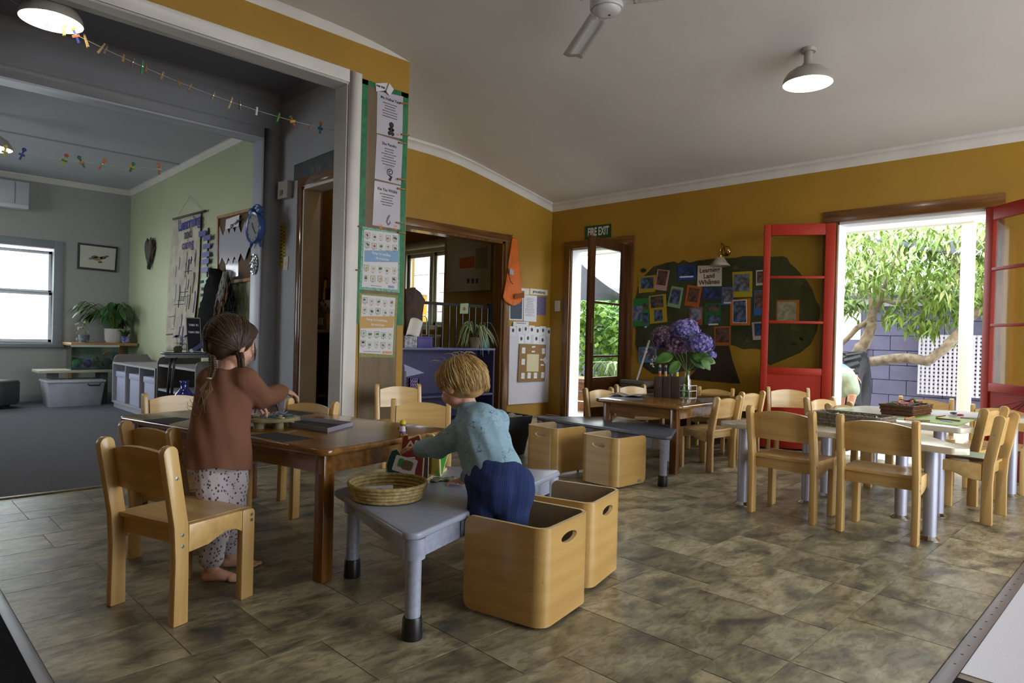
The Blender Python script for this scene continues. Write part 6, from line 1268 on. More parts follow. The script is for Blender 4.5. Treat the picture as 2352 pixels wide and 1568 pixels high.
for u, v, r, c_ in ((216, 590, 6, '6b5f4a'), (224, 594, 9, '8a7a4a'), (236, 592, 6, '5a5448'), (208, 594, 5, '7a7a6a'), (244, 589, 4, '6a6050'), (229, 602, 4, '4a4238')): sheet('drawing', [(u+r*math.cos(a)*1.3, v+r*math.sin(a)*.55) for a in [2*PI*i/9 for i in range(9)]], 1, YF, -1, .0005, mat('bird_'+c_, c_, .7, var=.5, scale=90), t, .0217)
# ---- shelf, plant, fish tank, bench, tub
sy0, sy1 = 9.0, YF; shz = .665; pine = wood('pine_shelf', 'b08a58', '97703f', .5, (2, 20, 20), coat=.1)
t = thing('plant_shelf', 'pine plank shelf in the corner with the plant', 'shelf', (2.2, 9.2, shz)); MB().box((1.84, 9.0, shz), (XG-.02, YF-.02, shz+.035)).build('plank', pine, t, bevel=.006)
for x in (1.9, 2.45): MB().box((x, YF-.05, .0), (x+.04, YF-.02, shz)).build('support', pine, t)
shz += .035; pcx = at(263, 783, 1, 9.2)
t = thing('peace_lily', 'large leafy plant in a white textured pot on the pine shelf', 'potted plant', (pcx.x, 9.2, shz)); wp_ = mat('white_pot', 'bcb9b4', .6, bump=.8, bscale=60)
MB().lathe([(.085, 0), (.105, .03), (.11, .17), (.10, .17), (.096, .15), (0, .15)], 26, M=Matrix.Translation((pcx.x, 9.2, shz))).build('pot', wp_, t, smooth=True, auto=True)
dl = mat('lily_leaf', '2f5a2c', .35, c2='1d3d1c', scale=5); rg = random.Random(31)
for k in range(58):
    a = rg.uniform(0, 2*PI); e = rg.uniform(.15, 1.15); o = Vector((pcx.x, 9.2, shz+.15)); rr = rg.uniform(.12, .36)
    tip = o+Vector((math.cos(a)*rr*1.0-.06, math.sin(a)*rr*.7, .12+.25*math.sin(e)))
    tip.y = min(tip.y, YF-.12); tip.x = min(tip.x, XG-.16)
    MB().tube([o, o.lerp(tip, .5)+Z3*.06, tip], [.005, .004, .003], 5).build('leaf_stalk', green_st, t)
    d = Vector((tip.x-o.x, tip.y-o.y, 0)).normalized()+Vector((0, 0, -.35-rg.uniform(0, .5))); l = rg.uniform(.14, .22)
    if tip.x+d.x*l > XG-.04: d.x = -.1
    if tip.y+d.y*l > YF-.04: d.y = -.3
    bigleaf(tip, d, l, l*.36, dl if k % 3 else mat('lily_leaf_light', '5a8240', .35, c2='3d6330', scale=5), t)
t = thing('trailing_plant', 'pale trailing plant hanging at the left end of the shelf', 'potted plant', (1.99, 9.12, shz)); MB().lathe([(.05, 0), (.06, .09), (.052, .09), (.05, .08), (0, .08)], 16, M=Matrix.Translation((2.0, 9.15, shz))).build('pot', mat('blue_grey_pot', '5f6b80', .5), t, smooth=True, auto=True)
for k in range(46): p = Vector((1.965+rg.gauss(0, .03), 9.06+rg.gauss(0, .03), shz+rg.uniform(.0, .26))); bigleaf(p, (rg.uniform(-1, 1), rg.uniform(-1, .3), rg.uniform(-.6, .6)), .035, .025, mat('cream_leaf', 'a8a88a', .5, c2='6f8058', scale=20), t)
t = thing('small_pot', 'small blue and white pot with a sprout beside the plant', 'potted plant', (2.46, 9.12, shz)); MB().lathe([(.03, 0), (.045, .03), (.045, .08), (.04, .08), (.03, .02)], 18, M=Matrix.Translation((2.42, 9.08, shz))).build('pot', mat('cobalt_glaze', '2a3f8a', .2, c2='b9bcd0', scale=20), t, smooth=True)
for k in range(8): a = rg.uniform(0, 6); bigleaf((2.42, 9.08, shz+.06), (math.cos(a)*.5, math.sin(a)*.5, .9), .13, .035, dl, t)
t = thing('glass_bowl', 'small clear glass on the pine shelf by the green wall', 'glass', (2.50, 9.06, shz)); MB().lathe([(.025, .001), (.035, .04), (.038, .06), (.035, .06), (.031, .04), (.022, .005)], 18, M=Matrix.Translation((2.495, 9.05, shz))).build('glass', glass, t, smooth=True)
bz_ = .40; t = thing('tank_bench', 'pale timber bench carrying the fish tank', 'bench', (1.85, 8.8, 0)); MB().box((1.49, 8.72, bz_-.03), (2.35, 9.1, bz_)).build('top', mat('pale_bench', 'b3ad98', .5), t, bevel=.005)
for x in (1.62, 2.1): MB().box((x, 8.8, 0), (x+.07, 9.05, bz_-.03)).build('trestle', mat('grey_trestle', '55555a', .6), t)
t = thing('fish_tank', 'glass fish tank with weed and a purple ornament', 'aquarium', (2.0, 8.9, bz_)); tx0, tx1, ty0, ty1, tz1 = 1.795, 2.27, 8.76, 9.0, bz_+.27
for a, b in (((tx0, ty0, bz_), (tx1, ty0+.006, tz1)), ((tx0, ty1-.006, bz_), (tx1, ty1, tz1)), ((tx0, ty0+.006, bz_), (tx0+.006, ty1-.006, tz1)), ((tx1-.006, ty0+.006, bz_), (tx1, ty1-.006, tz1))): MB().box(a, b).build('glass_side', glassmat('tank_glass', (.78, .88, .84), .06), t)
MB().box((tx0, ty0, bz_), (tx1, ty1, bz_+.004)).build('glass_base', MATS['tank_glass'], t); MB().box((tx0+.007, ty0+.007, bz_+.004), (tx1-.007, ty1-.007, bz_+.03)).build('gravel', mat('tank_gravel', '3f4a38', .9, var=.4, scale=120), t)
MB().box((tx0-.004, ty0-.004, tz1-.012), (tx1+.004, ty0, tz1+.012)).build('rim', mat('tank_rim', 'b5bcb8', .4), t)
for k, (x, c_, r) in enumerate(((1.87, '3f7a2c', .05), (1.98, '5a2f7a', .05), (2.08, '6a8a3a', .04), (2.17, '2f3a2c', .06), (2.05, '3a4238', .05))): MB().sph((x, 8.85+.02*(k % 2), bz_+.03+r*.8), (r, r*.8, r*(1.6 if k == 4 else .9)), 10, 8).build('ornament', mat('tank_'+c_, c_, .6, var=.4, scale=60), t, smooth=True)
t = thing('goldfish', 'orange goldfish in the fish tank', 'goldfish', (2.16, 8.83, bz_+.18)); fo = Vector((2.15, 8.82, bz_+.19)); go_ = mat('goldfish_orange', 'c9601c', .35); MB().tube([fo+Vector((-.035, 0, -.018)), fo+Vector((-.02, 0, -.01)), fo, fo+Vector((.02, 0, .012)), fo+Vector((.03, 0, .02))], [.002, .012, .016, .007, .003], 10, sq=1.0).build('body', go_, t, smooth=True); MB().prism([(0, 0), (.025, .03), (.018, .008), (.03, -.004)], -.0015, .0015, frame(fo+Vector((.028, 0, .018)), (1, 0, .3), (0, 0, 1))).build('tail_fin', go_, t)
t = thing('storage_tub', 'clear lidded storage tub on the carpet under the tank bench', 'storage tub', (1.8, 8.8, 0)); tub = mat('frosted_tub', 'a9abb5', .35, var=.12, scale=5)
def taper(x0, x1, y0, y1, z0, z1, i): return [(x0+i, y0+i, z0), (x1-i, y0+i, z0), (x1-i, y1-i, z0), (x0+i, y1-i, z0), (x0, y0, z1), (x1, y0, z1), (x1, y1, z1), (x0, y1, z1)], [(3, 2, 1, 0), (0, 1, 5, 4), (1, 2, 6, 5), (2, 3, 7, 6), (3, 0, 4, 7), (4, 5, 6, 7)]
MB().add(*taper(1.555, 2.10, 8.62, 9.02, .0, .265, .03)).build('body', tub, t, bevel=.01); MB().box((1.545, 8.61, .265), (2.11, 9.03, .295)).build('lid', mat('tub_lid', 'bcbec6', .4), t, bevel=.01)
MB().tube([(1.93, 8.605, .25), (1.94, 8.595, .235), (2.04, 8.595, .235), (2.05, 8.605, .25)], .008, 6).build('handle', black, t, smooth=True)
# ottoman
t = thing('ottoman', 'dark round padded ottoman at the left edge of the carpet', 'ottoman', (1.02, 8.45, 0)); oc = at(-22, 938, 2, 0)
MB().lathe([(0, .05), (.235, .05), (.245, .07), (.248, .27), (.235, .292), (.1, .30), (0, .30)], 32, M=Matrix.Translation((oc.x, oc.y, 0))).build('drum', mat('charcoal_vinyl', '3a3a3f', .5), t, smooth=True, auto=True)
MB().lathe([(.236, .291), (.1, .302), (0, .302)], 32, M=Matrix.Translation((oc.x, oc.y, .001))).build('seat_top', mat('grey_vinyl_top', '8a8b92', .45), t, smooth=True)
for k in range(4): a = k*PI/2+.5; MB().cyl((oc.x+.18*math.cos(a), oc.y+.18*math.sin(a), 0), (oc.x+.18*math.cos(a), oc.y+.18*math.sin(a), .05), .02, n=10).build('foot', black, t)
# ---- cubby units along the green wall
cg = mat('cubby_grey', '7f7b78', .5); cgw = mat('cubby_edge', 'a9a8b0', .5); cxf = 2.12; yA, yB = 8.42, 6.98; zt2 = .505
t = thing('cubby_unit', 'grey cubby shelf with three lidded boxes along the green wall', 'shelf unit', (2.33, 7.7, 0))
MB().box((cxf+.02, yB, .0), (XG-.03, yA, .06)).build('plinth', cgw, t); MB().box((cxf, yB, .06), (XG-.02, yA, .08)).build('bottom', cgw, t); MB().box((cxf, yB, zt2-.02), (XG-.02, yA, zt2)).build('top', cgw, t)
MB().box((XG-.035, yB, .08), (XG-.02, yA, zt2+.02)).build('back', cg, t)
n_ = 3; 
for k in range(n_+1):
    y = yA-(yA-yB)*k/n_; y = min(max(y, yB+.01), yA-.01); MB().box((cxf, y-.01, .08), (XG-.035, y+.01, zt2-.02)).build('divider', cgw, t)
pe = [(0, zt2), (.40, zt2), (.34, zt2+.085), (.06, zt2+.085), (.03, zt2+.075), (.01, zt2+.05)]
MB().prism(pe, 0, .018, frame((cxf, yA-.02, 0), (1, 0, 0), (0, 0, 1))).build('end_panel', cg, t)
lbx = mat('pale_blue_box', 'aeb2cc', .55)
for k in range(3):
    y1_ = yA-(yA-yB)*k/n_-.06; y0_ = yA-(yA-yB)*(k+1)/n_+.10
    b_ = thing('lidded_box', ('pale blue lidded box farthest from us in the cubby', 'pale blue lidded box in the middle of the cubby', 'pale blue lidded box nearest us in the cubby')[k], 'storage box', (2.25, (y0_+y1_)/2, .08), 0, 'lidded boxes in the cubby')
    MB().box((cxf+.03, y0_, .08), (cxf+.36, y1_, .36)).build('body', lbx, b_, bevel=.004); MB().box((cxf+.022, y0_-.012, .345), (cxf+.368, y1_+.012, .405)).build('lid', lbx, b_, bevel=.006)
t = thing('cubby_unit', 'second grey cubby with a rounded dark end panel behind the girl', 'shelf unit', (2.33, 6.5, 0)); ex = [(0, 0), (.40, 0), (.40, .62), (.05, .62), (.015, .605), (0, .57)]
for y in (6.93, 5.95): MB().prism(ex, 0, .02, frame((cxf+.0, y, 0), (1, 0, 0), (0, 0, 1))).build('end_panel', mat('cubby_dark', '55504c', .5), t, bevel=.002)
for z in (.06, .30, .53): MB().box((cxf+.01, 5.94, z), (XG-.03, 6.91, z+.02)).build('shelf', cgw, t)
# black stool table with letter board, flowers, frame; blue vase
bt = (2.22, 6.05); t = thing('black_table', 'small black table with angled legs in front of the cubby', 'table', (2.2, 6.15, 0)); tz_ = .70; ax0, ax1 = at(376, 803, 1, 5.85).x, 2.40
MB().box((ax0, 5.80, tz_-.02), (ax1, 5.93, tz_)).build('top', black, t, bevel=.004); MB().box((ax0+.03, 5.81, tz_-.045), (ax1-.02, 5.92, tz_-.02)).build('apron', black, t)
for s, x in ((-1, ax0+.09), (1, ax1-.07)):
    for y in (5.82, 5.91): MB().tube([(x, y, tz_-.04), (x+s*.02, y, tz_-.1), (x+s*.05, y, 0)], .012, 8).build('leg', black, t, smooth=True)
MB().bar((ax0+.05, 5.865, .35), (ax1-.03, 5.865, .35), .012, .012).build('stretcher', black, t)
lb_ = at(448, 757, 1, 5.86); t = thing('letter_board', 'black letter board with white letters leaning on the black table', 'letter board', (lb_.x, 5.86, tz_)); Ml = frame((at(441, 799, 1, 5.86).x, 5.86, tz_+.002), (1, .35, 0), (.06, .12, 1))
MB(Ml).box((-.05, 0, -.006), (.09, .29, .006)).build('frame', mat('board_frame', '9a9a9e', .4), t); MB(Ml).box((-.043, .008, .006), (.083, .282, .008)).build('felt', mat('black_felt', '1b1b1f', .9), t)
text_mesh('letters', 'TAMA TU', .024, Ml @ Matrix.Translation((.02, .225, .0085)), paper, t, bold=.0008, xs=.9); text_mesh('letters', 'TAMA ORA', .024, Ml @ Matrix.Translation((.02, .165, .0085)), paper, t, bold=.0008, xs=.9)
t = thing('card_stand', 'small tilted blue and white card stand on the black table', 'card', (lb_.x, 5.84, tz_)); Mq = frame((at(445, 799, 1, 5.82).x, 5.82, tz_+.002), (.8, -.1, .6), (-.3, .5, .5)); MB(Mq).box((-.02, 0, 0), (.10, .035, .006)).build('card', mat('indigo_card', '4a4a86', .4), t); MB(Mq).box((-.02, .0, .0062), (.005, .035, .007)).build('edge', paper, t)
fl_ = at(408, 795, 1, 5.84); t = thing('blue_flowers', 'dark blue fabric flowers in a low holder on the black table', 'flowers', (fl_.x, 5.84, tz_)); MB().lathe([(.03, 0), (.035, .035), (.02, .05), (0, .05)], 16, M=Matrix.Translation((fl_.x+.01, 5.86, tz_))).build('holder', mat('moss_holder', '3f3a22', .9, var=.5, scale=80), t, smooth=True)
for k, (du, dz_) in enumerate(((-.005, .12), (.075, .125), (.03, .07), (.05, .06))):
    c_ = Vector((fl_.x+du, 5.86, tz_+dz_)); MB().tube([(fl_.x+.01, 5.86, tz_+.04), c_], .002, 5).build('stem', green_st, t)
    if k < 2:
        for j in range(14): bigleaf(c_, (math.cos(j*2.4), math.sin(j*2.4)*.8, .2+.5*(j % 3)), .03, .025, mat('navy_petal', '1a1f5a', .7), t, 'petal')
    else:
        for j in range(6): bigleaf(c_, (math.cos(j), math.sin(j), .3), .05, .02, dl, t)
vx = at(423, 905, 1, 5.70); t = thing('blue_vase', 'glossy cobalt vase on the cubby side behind the girl', 'vase', (vx.x, 5.7, 0)); zv = .20
MB().lathe([(.05, 0), (.075, .03), (.082, .10), (.078, .15), (.045, .195), (.03, .215), (.030, .26), (.036, .275), (.030, .275), (.026, .22), (.0, .2)], 28, M=Matrix.Translation((vx.x, 5.7, zv))).build('body', mat('cobalt_gloss', '1f2270', .08, coat=1), t, smooth=True); MB().box((vx.x-.11, 5.58, 0), (vx.x+.11, 5.80, zv)).build('stand', black, t)
# ---- green wall
t = thing('tapestry', 'long hand painted cloth hanging reading Learning on the green wall', 'wall hanging', at(430, 640, 0, GX)); clo = mat('calico', 'b9b3a2', .85, c2='a39c8c', scale=9)
tp_ = [(402, 502), (466, 486), (464, 560), (460, 650), (452, 740), (446, 800), (386, 806), (388, 740), (392, 660), (396, 590)]
P = [at(u, v, 0, GX) for u, v in tp_]
def tap(s, u):
    q = [(402, 502, 466, 486), (396, 590, 463, 575), (392, 660, 459, 655), (388, 740, 452, 735), (386, 806, 446, 800)]; f = u*(len(q)-1); i = min(int(f), len(q)-2); g_ = f-i
    a = [q[i][k]+(q[i+1][k]-q[i][k])*g_ for k in range(4)]; p = at(a[0]+(a[2]-a[0])*s, a[1]+(a[3]-a[1])*s, 0, GX); p.x -= .02+.010*math.sin(s*17+u*3)*(.2+u); return p
MB().grid(tap, 26, 20, .002).build('cloth', clo, t, smooth=True)
MB().tube([at(398, 503, 0, GX-.03), at(472, 484, 0, GX-.03)], .011, 8).build('rod', mat('dark_rod', '3a2f22', .6), t, smooth=True); MB().tube([at(405, 502, 0, GX-.03), at(437, 449, 0, GX-.006), at(465, 486, 0, GX-.03)], .002, 5).build('cord', strm, t)
rg = random.Random(14); inks = ('2f2f86', '3a3a36', '4f5a2f', '5a3f7a', '2f5f7a', '6a6a62')
for k in range(46):
    s = .12+.8*rg.random(); u = .22+.7*rg.random(); n = 6; l = rg.uniform(.05, .2); vert = rg.random() < .75
    pts = []
    for i in range(n):
        p = tap(min(.98, max(.02, s+(0 if vert else (i/n-.5)*l*2)+.01*math.sin(i))), min(.98, u+(i/n*l if vert else 0))); p.x -= .006; pts.append(p)
    c_ = rg.choice(inks); MB().tube(pts, rg.uniform(.004, .011), 4, sq=.3).build('painted_stroke', mat('dye_'+c_, c_, .8), t)
Mt_ = lambda u, v, r: frame(at(u, v, 0, GX-.036), (0, -1, .0), (0, 0, 1)) @ Matrix.Rotation(r, 4, 'Z')
text_mesh('lettering', 'Learning', .16, Mt_(434, 512, .03), mat('dye_2f2f86', '2f2f86', .8), t, bold=.004, xs=1.15); text_mesh('lettering', 'and', .14, Mt_(431, 537, .03), mat('dye_3a3a36', '3a3a36', .8), t, bold=.003); text_mesh('lettering', 'caring', .13, Mt_(430, 561, .03), mat('dye_5a3f7a', '5a3f7a', .8), t, bold=.003)
hc = at(350, 577, 0, GX); t = thing('wicker_heart', 'dark wicker heart hanging on the green wall', 'wall decoration', hc); wk = mat('dark_wicker', '4a4238', .8, var=.4, scale=60); rg = random.Random(17)
def hp(a, s): return Vector((0, -s*.011*16*math.sin(a)**3*.9, s*.011*(13*math.cos(a)-5*math.cos(2*a)-2*math.cos(3*a)-math.cos(4*a))*1.25))
for k in range(46):
    a0_ = rg.uniform(0, 6.28); pts = [hc+Vector((-.03+rg.uniform(-.02, .02), 0, 0))+hp(a0_+i*.35, rg.uniform(.55, .95)) for i in range(7)]; MB().tube(pts, .006, 5).build('twig', wk, t, smooth=True)
MB().prism([(p.y*1, p.z) for p in [hp(2*PI*i/24, .8) for i in range(24)]], -.02, .01, frame(hc+Vector((-.03, 0, 0)), (0, 1, 0), (0, 0, 1))).build('core', wk, t)
t = thing('tag_string', 'string of purple tags hanging beside the tapestry', 'wall decoration', at(478, 580, 0, GX)); pt = mat('purple_tag', '44408a', .5); MB().tube([at(479, 523, 0, GX-.01), at(476, 640, 0, GX-.02)], .008, 6).build('cord', mat('dark_green_cord', '2f3a2a', .8), t)
for k, (u, v) in enumerate(((472, 537), (484, 547), (482, 566), (481, 585), (479, 601), (478, 620))): sheet('purple_tag', [(u-8, v-4), (u+9, v-8), (u+8, v+4), (u-8, v+8)], 0, GX, -1, .004, pt, t, .03+.004*(k % 2))
sheet('mint_tag', [(470, 640), (486, 636), (483, 655), (468, 658)], 0, GX, -1, .004, mat('mint_tag', '8fb09a', .5), t, .03)
for k, (u, v) in enumerate(((472, 648), (476, 664), (474, 678))): sheet('dark_tag', [(u-4, v-3), (u+4, v-4), (u+4, v+2), (u-4, v+4)], 0, GX, -1, .004, mat('dark_green_cord', '2f3a2a', .8), t, .036)
t = thing('culture_board', 'timber framed cork board near the clock on the green wall', 'cork board', at(548, 565, 0, GX)); BBp = [(502, 500), (592, 478), (588, 640), (500, 652)]
sheet('cork', BBp, 0, GX, -1, .012, mat('dark_cork', '5a4226', .8, var=.12, scale=70), t)
for a, b in (((502, 500), (592, 478)), ((588, 640), (500, 652)), ((503, 500), (501, 652))): pa_, pb_ = at(*a, 0, GX-.014), at(*b, 0, GX-.014); MB().bar(pa_, pb_, .028, .028).build('frame', pine, t)
t = thing('culture_sign', 'white sign reading Our culture on the cork board', 'sign', at(542, 515, 0, GX)); sheet('paper', [(527, 505), (558, 494), (556, 520), (525, 528)], 0, GX, -1, .002, paper, t, .03); text_mesh('lettering', 'Our culture', .05, Mt_(541, 511.5, .22), ink, t, bold=.001)
for k, (u, dv) in enumerate(((510, 4), (526, 3), (540, 1), (554, -2), (571, -6))):
    t = thing('pinned_page', ('first', 'second', 'third', 'fourth', 'fifth')[k]+' tilted white page from the left on the cork board', 'paper', at(u, 570, 0, GX), 0, 'tilted pages on the cork board')
    sheet('page', [(u-1, 515+dv), (u+13, 560+dv), (u-2, 605+dv), (u-20, 572+dv)], 0, GX, -1, .0015, mat('glossy_page', 'aaa8b2', .2, coat=.5), t, .016+.003*k)
t = thing('pinned_page', 'dark printed page with glare low on the cork board', 'paper', at(537, 620, 0, GX)); sheet('page', [(522, 600), (552, 594), (551, 634), (524, 640)], 0, GX, -1, .0015, mat('photo_page', '6d6d76', .12, c2='a8a8b0', scale=14, coat=.7), t, .0145)
# feather cloak
t = thing('feather_cloak', 'black and brown feather cloak hanging by the cork board', 'cloak', at(515, 690, 0, GX)); fk = mat('black_feather', '141312', .9, var=.4, scale=30, spec=.05); fk2 = mat('brown_feather', '5a3a1c', .9, var=.3, scale=30); fk3 = mat('grey_feather', '6f6a62', .7, var=.3, scale=30)
cloth('lining', [(512, 618), (524, 620), (532, 650), (541, 690), (540, 720), (520, 770), (480, 800), (466, 770), (472, 720), (482, 690), (492, 655)], 0, GX, -1, fk, t, .12, .012, 6, .06)
rg = random.Random(19); fmb = {0: MB(), 1: MB(), 2: MB()}
for k in range(900):
    v = rg.uniform(622, 790); f = (v-622)/168; u0 = 512-f*42; u1 = 524+(16*math.sin(min(1, f*1.7)*PI/1.6)); u = rg.uniform(u0, u1)
    p = at(u, v, 0, GX-.10-.05*rg.random()); l = rg.uniform(.05, .10); d = Vector((rg.uniform(-.3, .1), rg.uniform(-.3, .3), -1)).normalized()
    kind = 2 if (f < .35 and u < u0+12) else (1 if (f < .55 and u < u0+22 and rg.random() < .7) else 0); s_ = d.cross(X3).normalized()*.006
    fmb[kind].add([p-s_, p+s_, p+d*l*.7+s_*1.3, p+d*l, p+d*l*.7-s_*1.3], [(0, 1, 2, 3, 4)])
for k, m_ in ((0, fk), (1, fk2), (2, fk3)): fmb[k].build(('black_feathers', 'brown_feathers', 'grey_feathers')[k], m_, t, kind='stuff')
# clock and foil disc on the jamb of the second opening
cc = at(582, 523, 0, CL-.05); t = thing('wall_clock', 'big blue alarm clock shaped wall clock on the grey jamb', 'clock', cc); cb_ = mat('clock_blue', '3f5a96', .3); Mk_ = frame((CL, cc.y+.0, cc.z), (0, -1, 0), (0, 0, 1))
rc_ = .128
MB(Mk_).lathe([(0, 0), (rc_*.9, 0), (rc_, .015), (rc_*1.04, .05), (rc_, .062), (rc_*.88, .055), (rc_*.86, .048), (0, .048)], 36).build('case', cb_, t, smooth=True, auto=True); MB(Mk_).prism([(rc_*.87*math.cos(2*PI*i/36), rc_*.87*math.sin(2*PI*i/36)) for i in range(36)], .0482, .051).build('face', mat('clock_face', '8d8b8e', .3), t)
for k in range(12): a = k*PI/6; MB(Mk_).box((-.003, rc_*.72, .0525), (.003, rc_*.82, .0535), Matrix.Rotation(a, 4, 'Z')).build('hour_mark', ink, t)
MB(Mk_).bar((0, 0, .055), (.05, -.055, .055), .006, .002, (0, 0, 1)).build('minute_hand', ink, t); MB(Mk_).bar((0, 0, .056), (-.02, .04, .056), .008, .002, (0, 0, 1)).build('hour_hand', ink, t)
for s in (-1, 1):
    MB(Mk_).sph((s*.075, rc_*1.12, .03), (.042, .034, .028), 14, 10).build('bell', cb_, t, smooth=True); MB(Mk_).tube([(s*.07, -rc_*.9, .03), (s*.10, -rc_*1.22, .03)], [.016, .010], 8).build('foot', cb_, t, smooth=True)
MB(Mk_).tube([(-.07, rc_*1.2, .03), (-.05, rc_*1.42, .03), (0, rc_*1.5, .03), (.05, rc_*1.42, .03), (.07, rc_*1.2, .03)], .009, 8).build('carry_handle', cb_, t, smooth=True)
fc = at(585, 607, 0, CL); t = thing('foil_disc', 'crumpled silver foil oval below the blue clock', 'wall decoration', fc); rg = random.Random(23); foil = mat('silver_foil', 'b0b0b2', .18, metal=.9)
Mf_ = frame((CL, fc.y, fc.z), (0, -1, 0), (0, 0, 1)); rr = [[.006+rg.uniform(0, .012) for _ in range(13)] for _ in range(13)]
def foilf(s, u):
    a, b = 2*s-1, 2*u-1; x = a*math.sqrt(1-b*b/2)*.075; y = b*math.sqrt(1-a*a/2)*.088; return Mf_ @ Vector((x, y, rr[round(u*12)][round(s*12)]))
MB().grid(foilf, 12, 12, .002).build('foil', foil, t)
# ================================================================ people
def sp(u, v, d): return Vector((0, 0, CH))+(_fw+_r2*((u-1176)/FPX)-_u2*((v-784)/FPX))*d
RZ = Matrix.Rotation(math.atan2(_r2.y, _r2.x), 4, 'Z')      # local x to the right of the picture, local y away from us
RV = Vector((_r2.x, _r2.y, 0)).normalized(); FV = Vector((_fw.x, _fw.y, 0)).normalized()
def C(a, b, r0, r1): return ('c', a, b, r0, r1)
def E_(c, r, R_=None): return ('e', c, r, RZ @ R_ if R_ is not None else RZ)
def chain(P, R_): return [C(P[i], P[i+1], R_[i], R_[i+1]) for i in range(len(P)-1)]
def hand_parts(wr, fwd, up, s=1.0, curl=.6, side=1, spread=.22):
    "palm, four bent fingers of different length and a thumb from the side of the palm"
    fwd = fwd.normalized(); sd = fwd.cross(up).normalized()*side; up = sd.cross(fwd).normalized()*side; out = []
    pl = wr+fwd*.026*s; M = Matrix((fwd, sd, up)).transposed().to_4x4()
    out.append(('e', pl, (.026*s, .021*s, .010*s), M))
    for k, (o, l) in enumerate(((-.75, .86), (-.25, 1.0), (.25, .95), (.72, .74))):
        b = pl+fwd*.018*s+sd*o*.019*s; d = (fwd+sd*o*spread).normalized(); pts = [b]; ang = 0
        for j, sl in enumerate((.45, .32, .23)):
            ang += curl*(.5, .7, .6)[j]; dd = d*math.cos(ang)-up*math.sin(ang); pts.append(pts[-1]+dd*sl*.044*l*s)
        out += chain(pts, [.0062*s, .0058*s, .0054*s, .0048*s])
    b = pl-fwd*.010*s-sd*.019*s; pts = [b, b+(fwd*.5-sd*.75-up*.3)*.02*s, b+(fwd*1.1-sd*.75-up*.6)*.03*s]; out += chain(pts, [.0075*s, .0066*s, .0055*s])
    return out
def foot_parts(heel, toe, s=1.0):
    d = (toe-heel).normalized(); sd = d.cross(Z3).normalized(); L_ = (toe-heel).length; out = [C(heel+Z3*.020*s, heel.lerp(toe, .35)+Z3*.024*s, .020*s, .021*s), C(heel.lerp(toe, .35)+Z3*.024*s, heel.lerp(toe, .72)+Z3*.015*s, .021*s, .015*s), C(heel.lerp(toe, .70)-sd*.008+Z3*.012, heel.lerp(toe, .72)+sd*.012+Z3*.012, .0125*s, .0125*s)]
    for k in range(5): b = heel.lerp(toe, .76)+sd*(-.015+.0085*k)*s+Z3*.009; out.append(C(b, b+d*(.026-.003*k)*s, (.0085 if k == 0 else .0062)*s, (.0078 if k == 0 else .0056)*s))
    return out
def head_parts(c, f, s=1.0, look=Z3):
    "skull, jaw, cheeks, nose, lips, ears; f points out of the face"
    f = f.normalized(); sd = f.cross(Z3).normalized(); up = sd.cross(f).normalized(); M = Matrix((sd, f, up)).transposed().to_4x4(); P = lambda x, y, z: c+sd*x*s+f*y*s+up*z*s
    out = [('e', P(0, -.008, .014), (.074*s, .086*s, .080*s), M), ('e', P(0, .030, -.030), (.058*s, .050*s, .056*s), M), ('e', P(0, .050, -.062), (.026*s, .026*s, .022*s), M)]
    for x in (-1, 1):
        out += [('e', P(x*.034, .056, -.030), (.026*s, .022*s, .026*s), M), ('e', P(x*.030, .066, .006), (.022*s, .012*s, .010*s), M)]
        out += [('e', P(x*.074, -.004, -.014), (.007*s, .017*s, .025*s), M @ Matrix.Rotation(-x*.35, 4, 'Z'))]
    out += [C(P(0, .072, .0), P(0, .088, -.022), .007*s, .011*s), C(P(-.012, .076, -.045), P(.012, .076, -.045), .006*s, .006*s), C(P(-.010, .074, -.053), P(.010, .074, -.053), .0065*s, .0065*s)]
    return out, P, M
skin = mat('child_skin', 'c99a84', .5, var=.06, scale=20, sub=.15)
def strands(name, roots, m, parent, kind='stuff', n=5):
    mb = MB()
    for pts, r in roots: mb.tube(pts, [r*(.9 if i == 0 else (1 if i < len(pts)-1 else .25)) for i in range(len(pts))], n)
    return mb.build(name, m, parent, smooth=True, kind=kind)
def knit(name, c, axis_scale, c2=None, bumps=.5):
    m = mat(name, c, .85, c2=c2 or c, scale=6, spec=.15); N = m.node_tree.nodes; L = m.node_tree.links; tc = N.new('ShaderNodeTexCoord'); mp = N.new('ShaderNodeMapping'); mp.inputs['Rotation'].default_value = (0, 0, math.radians(45)); wv = N.new('ShaderNodeTexWave'); wv.inputs['Scale'].default_value = axis_scale; wv.inputs['Distortion'].default_value = .6
    L.new(tc.outputs['Object'], mp.inputs[0]); L.new(mp.outputs[0], wv.inputs['Vector']); bp = N.new('ShaderNodeBump'); bp.inputs['Strength'].default_value = bumps; bp.inputs['Distance'].default_value = .003; L.new(wv.outputs['Fac'], bp.inputs['Height']); L.new(bp.outputs[0], N['Principled BSDF'].inputs['Normal']); return m
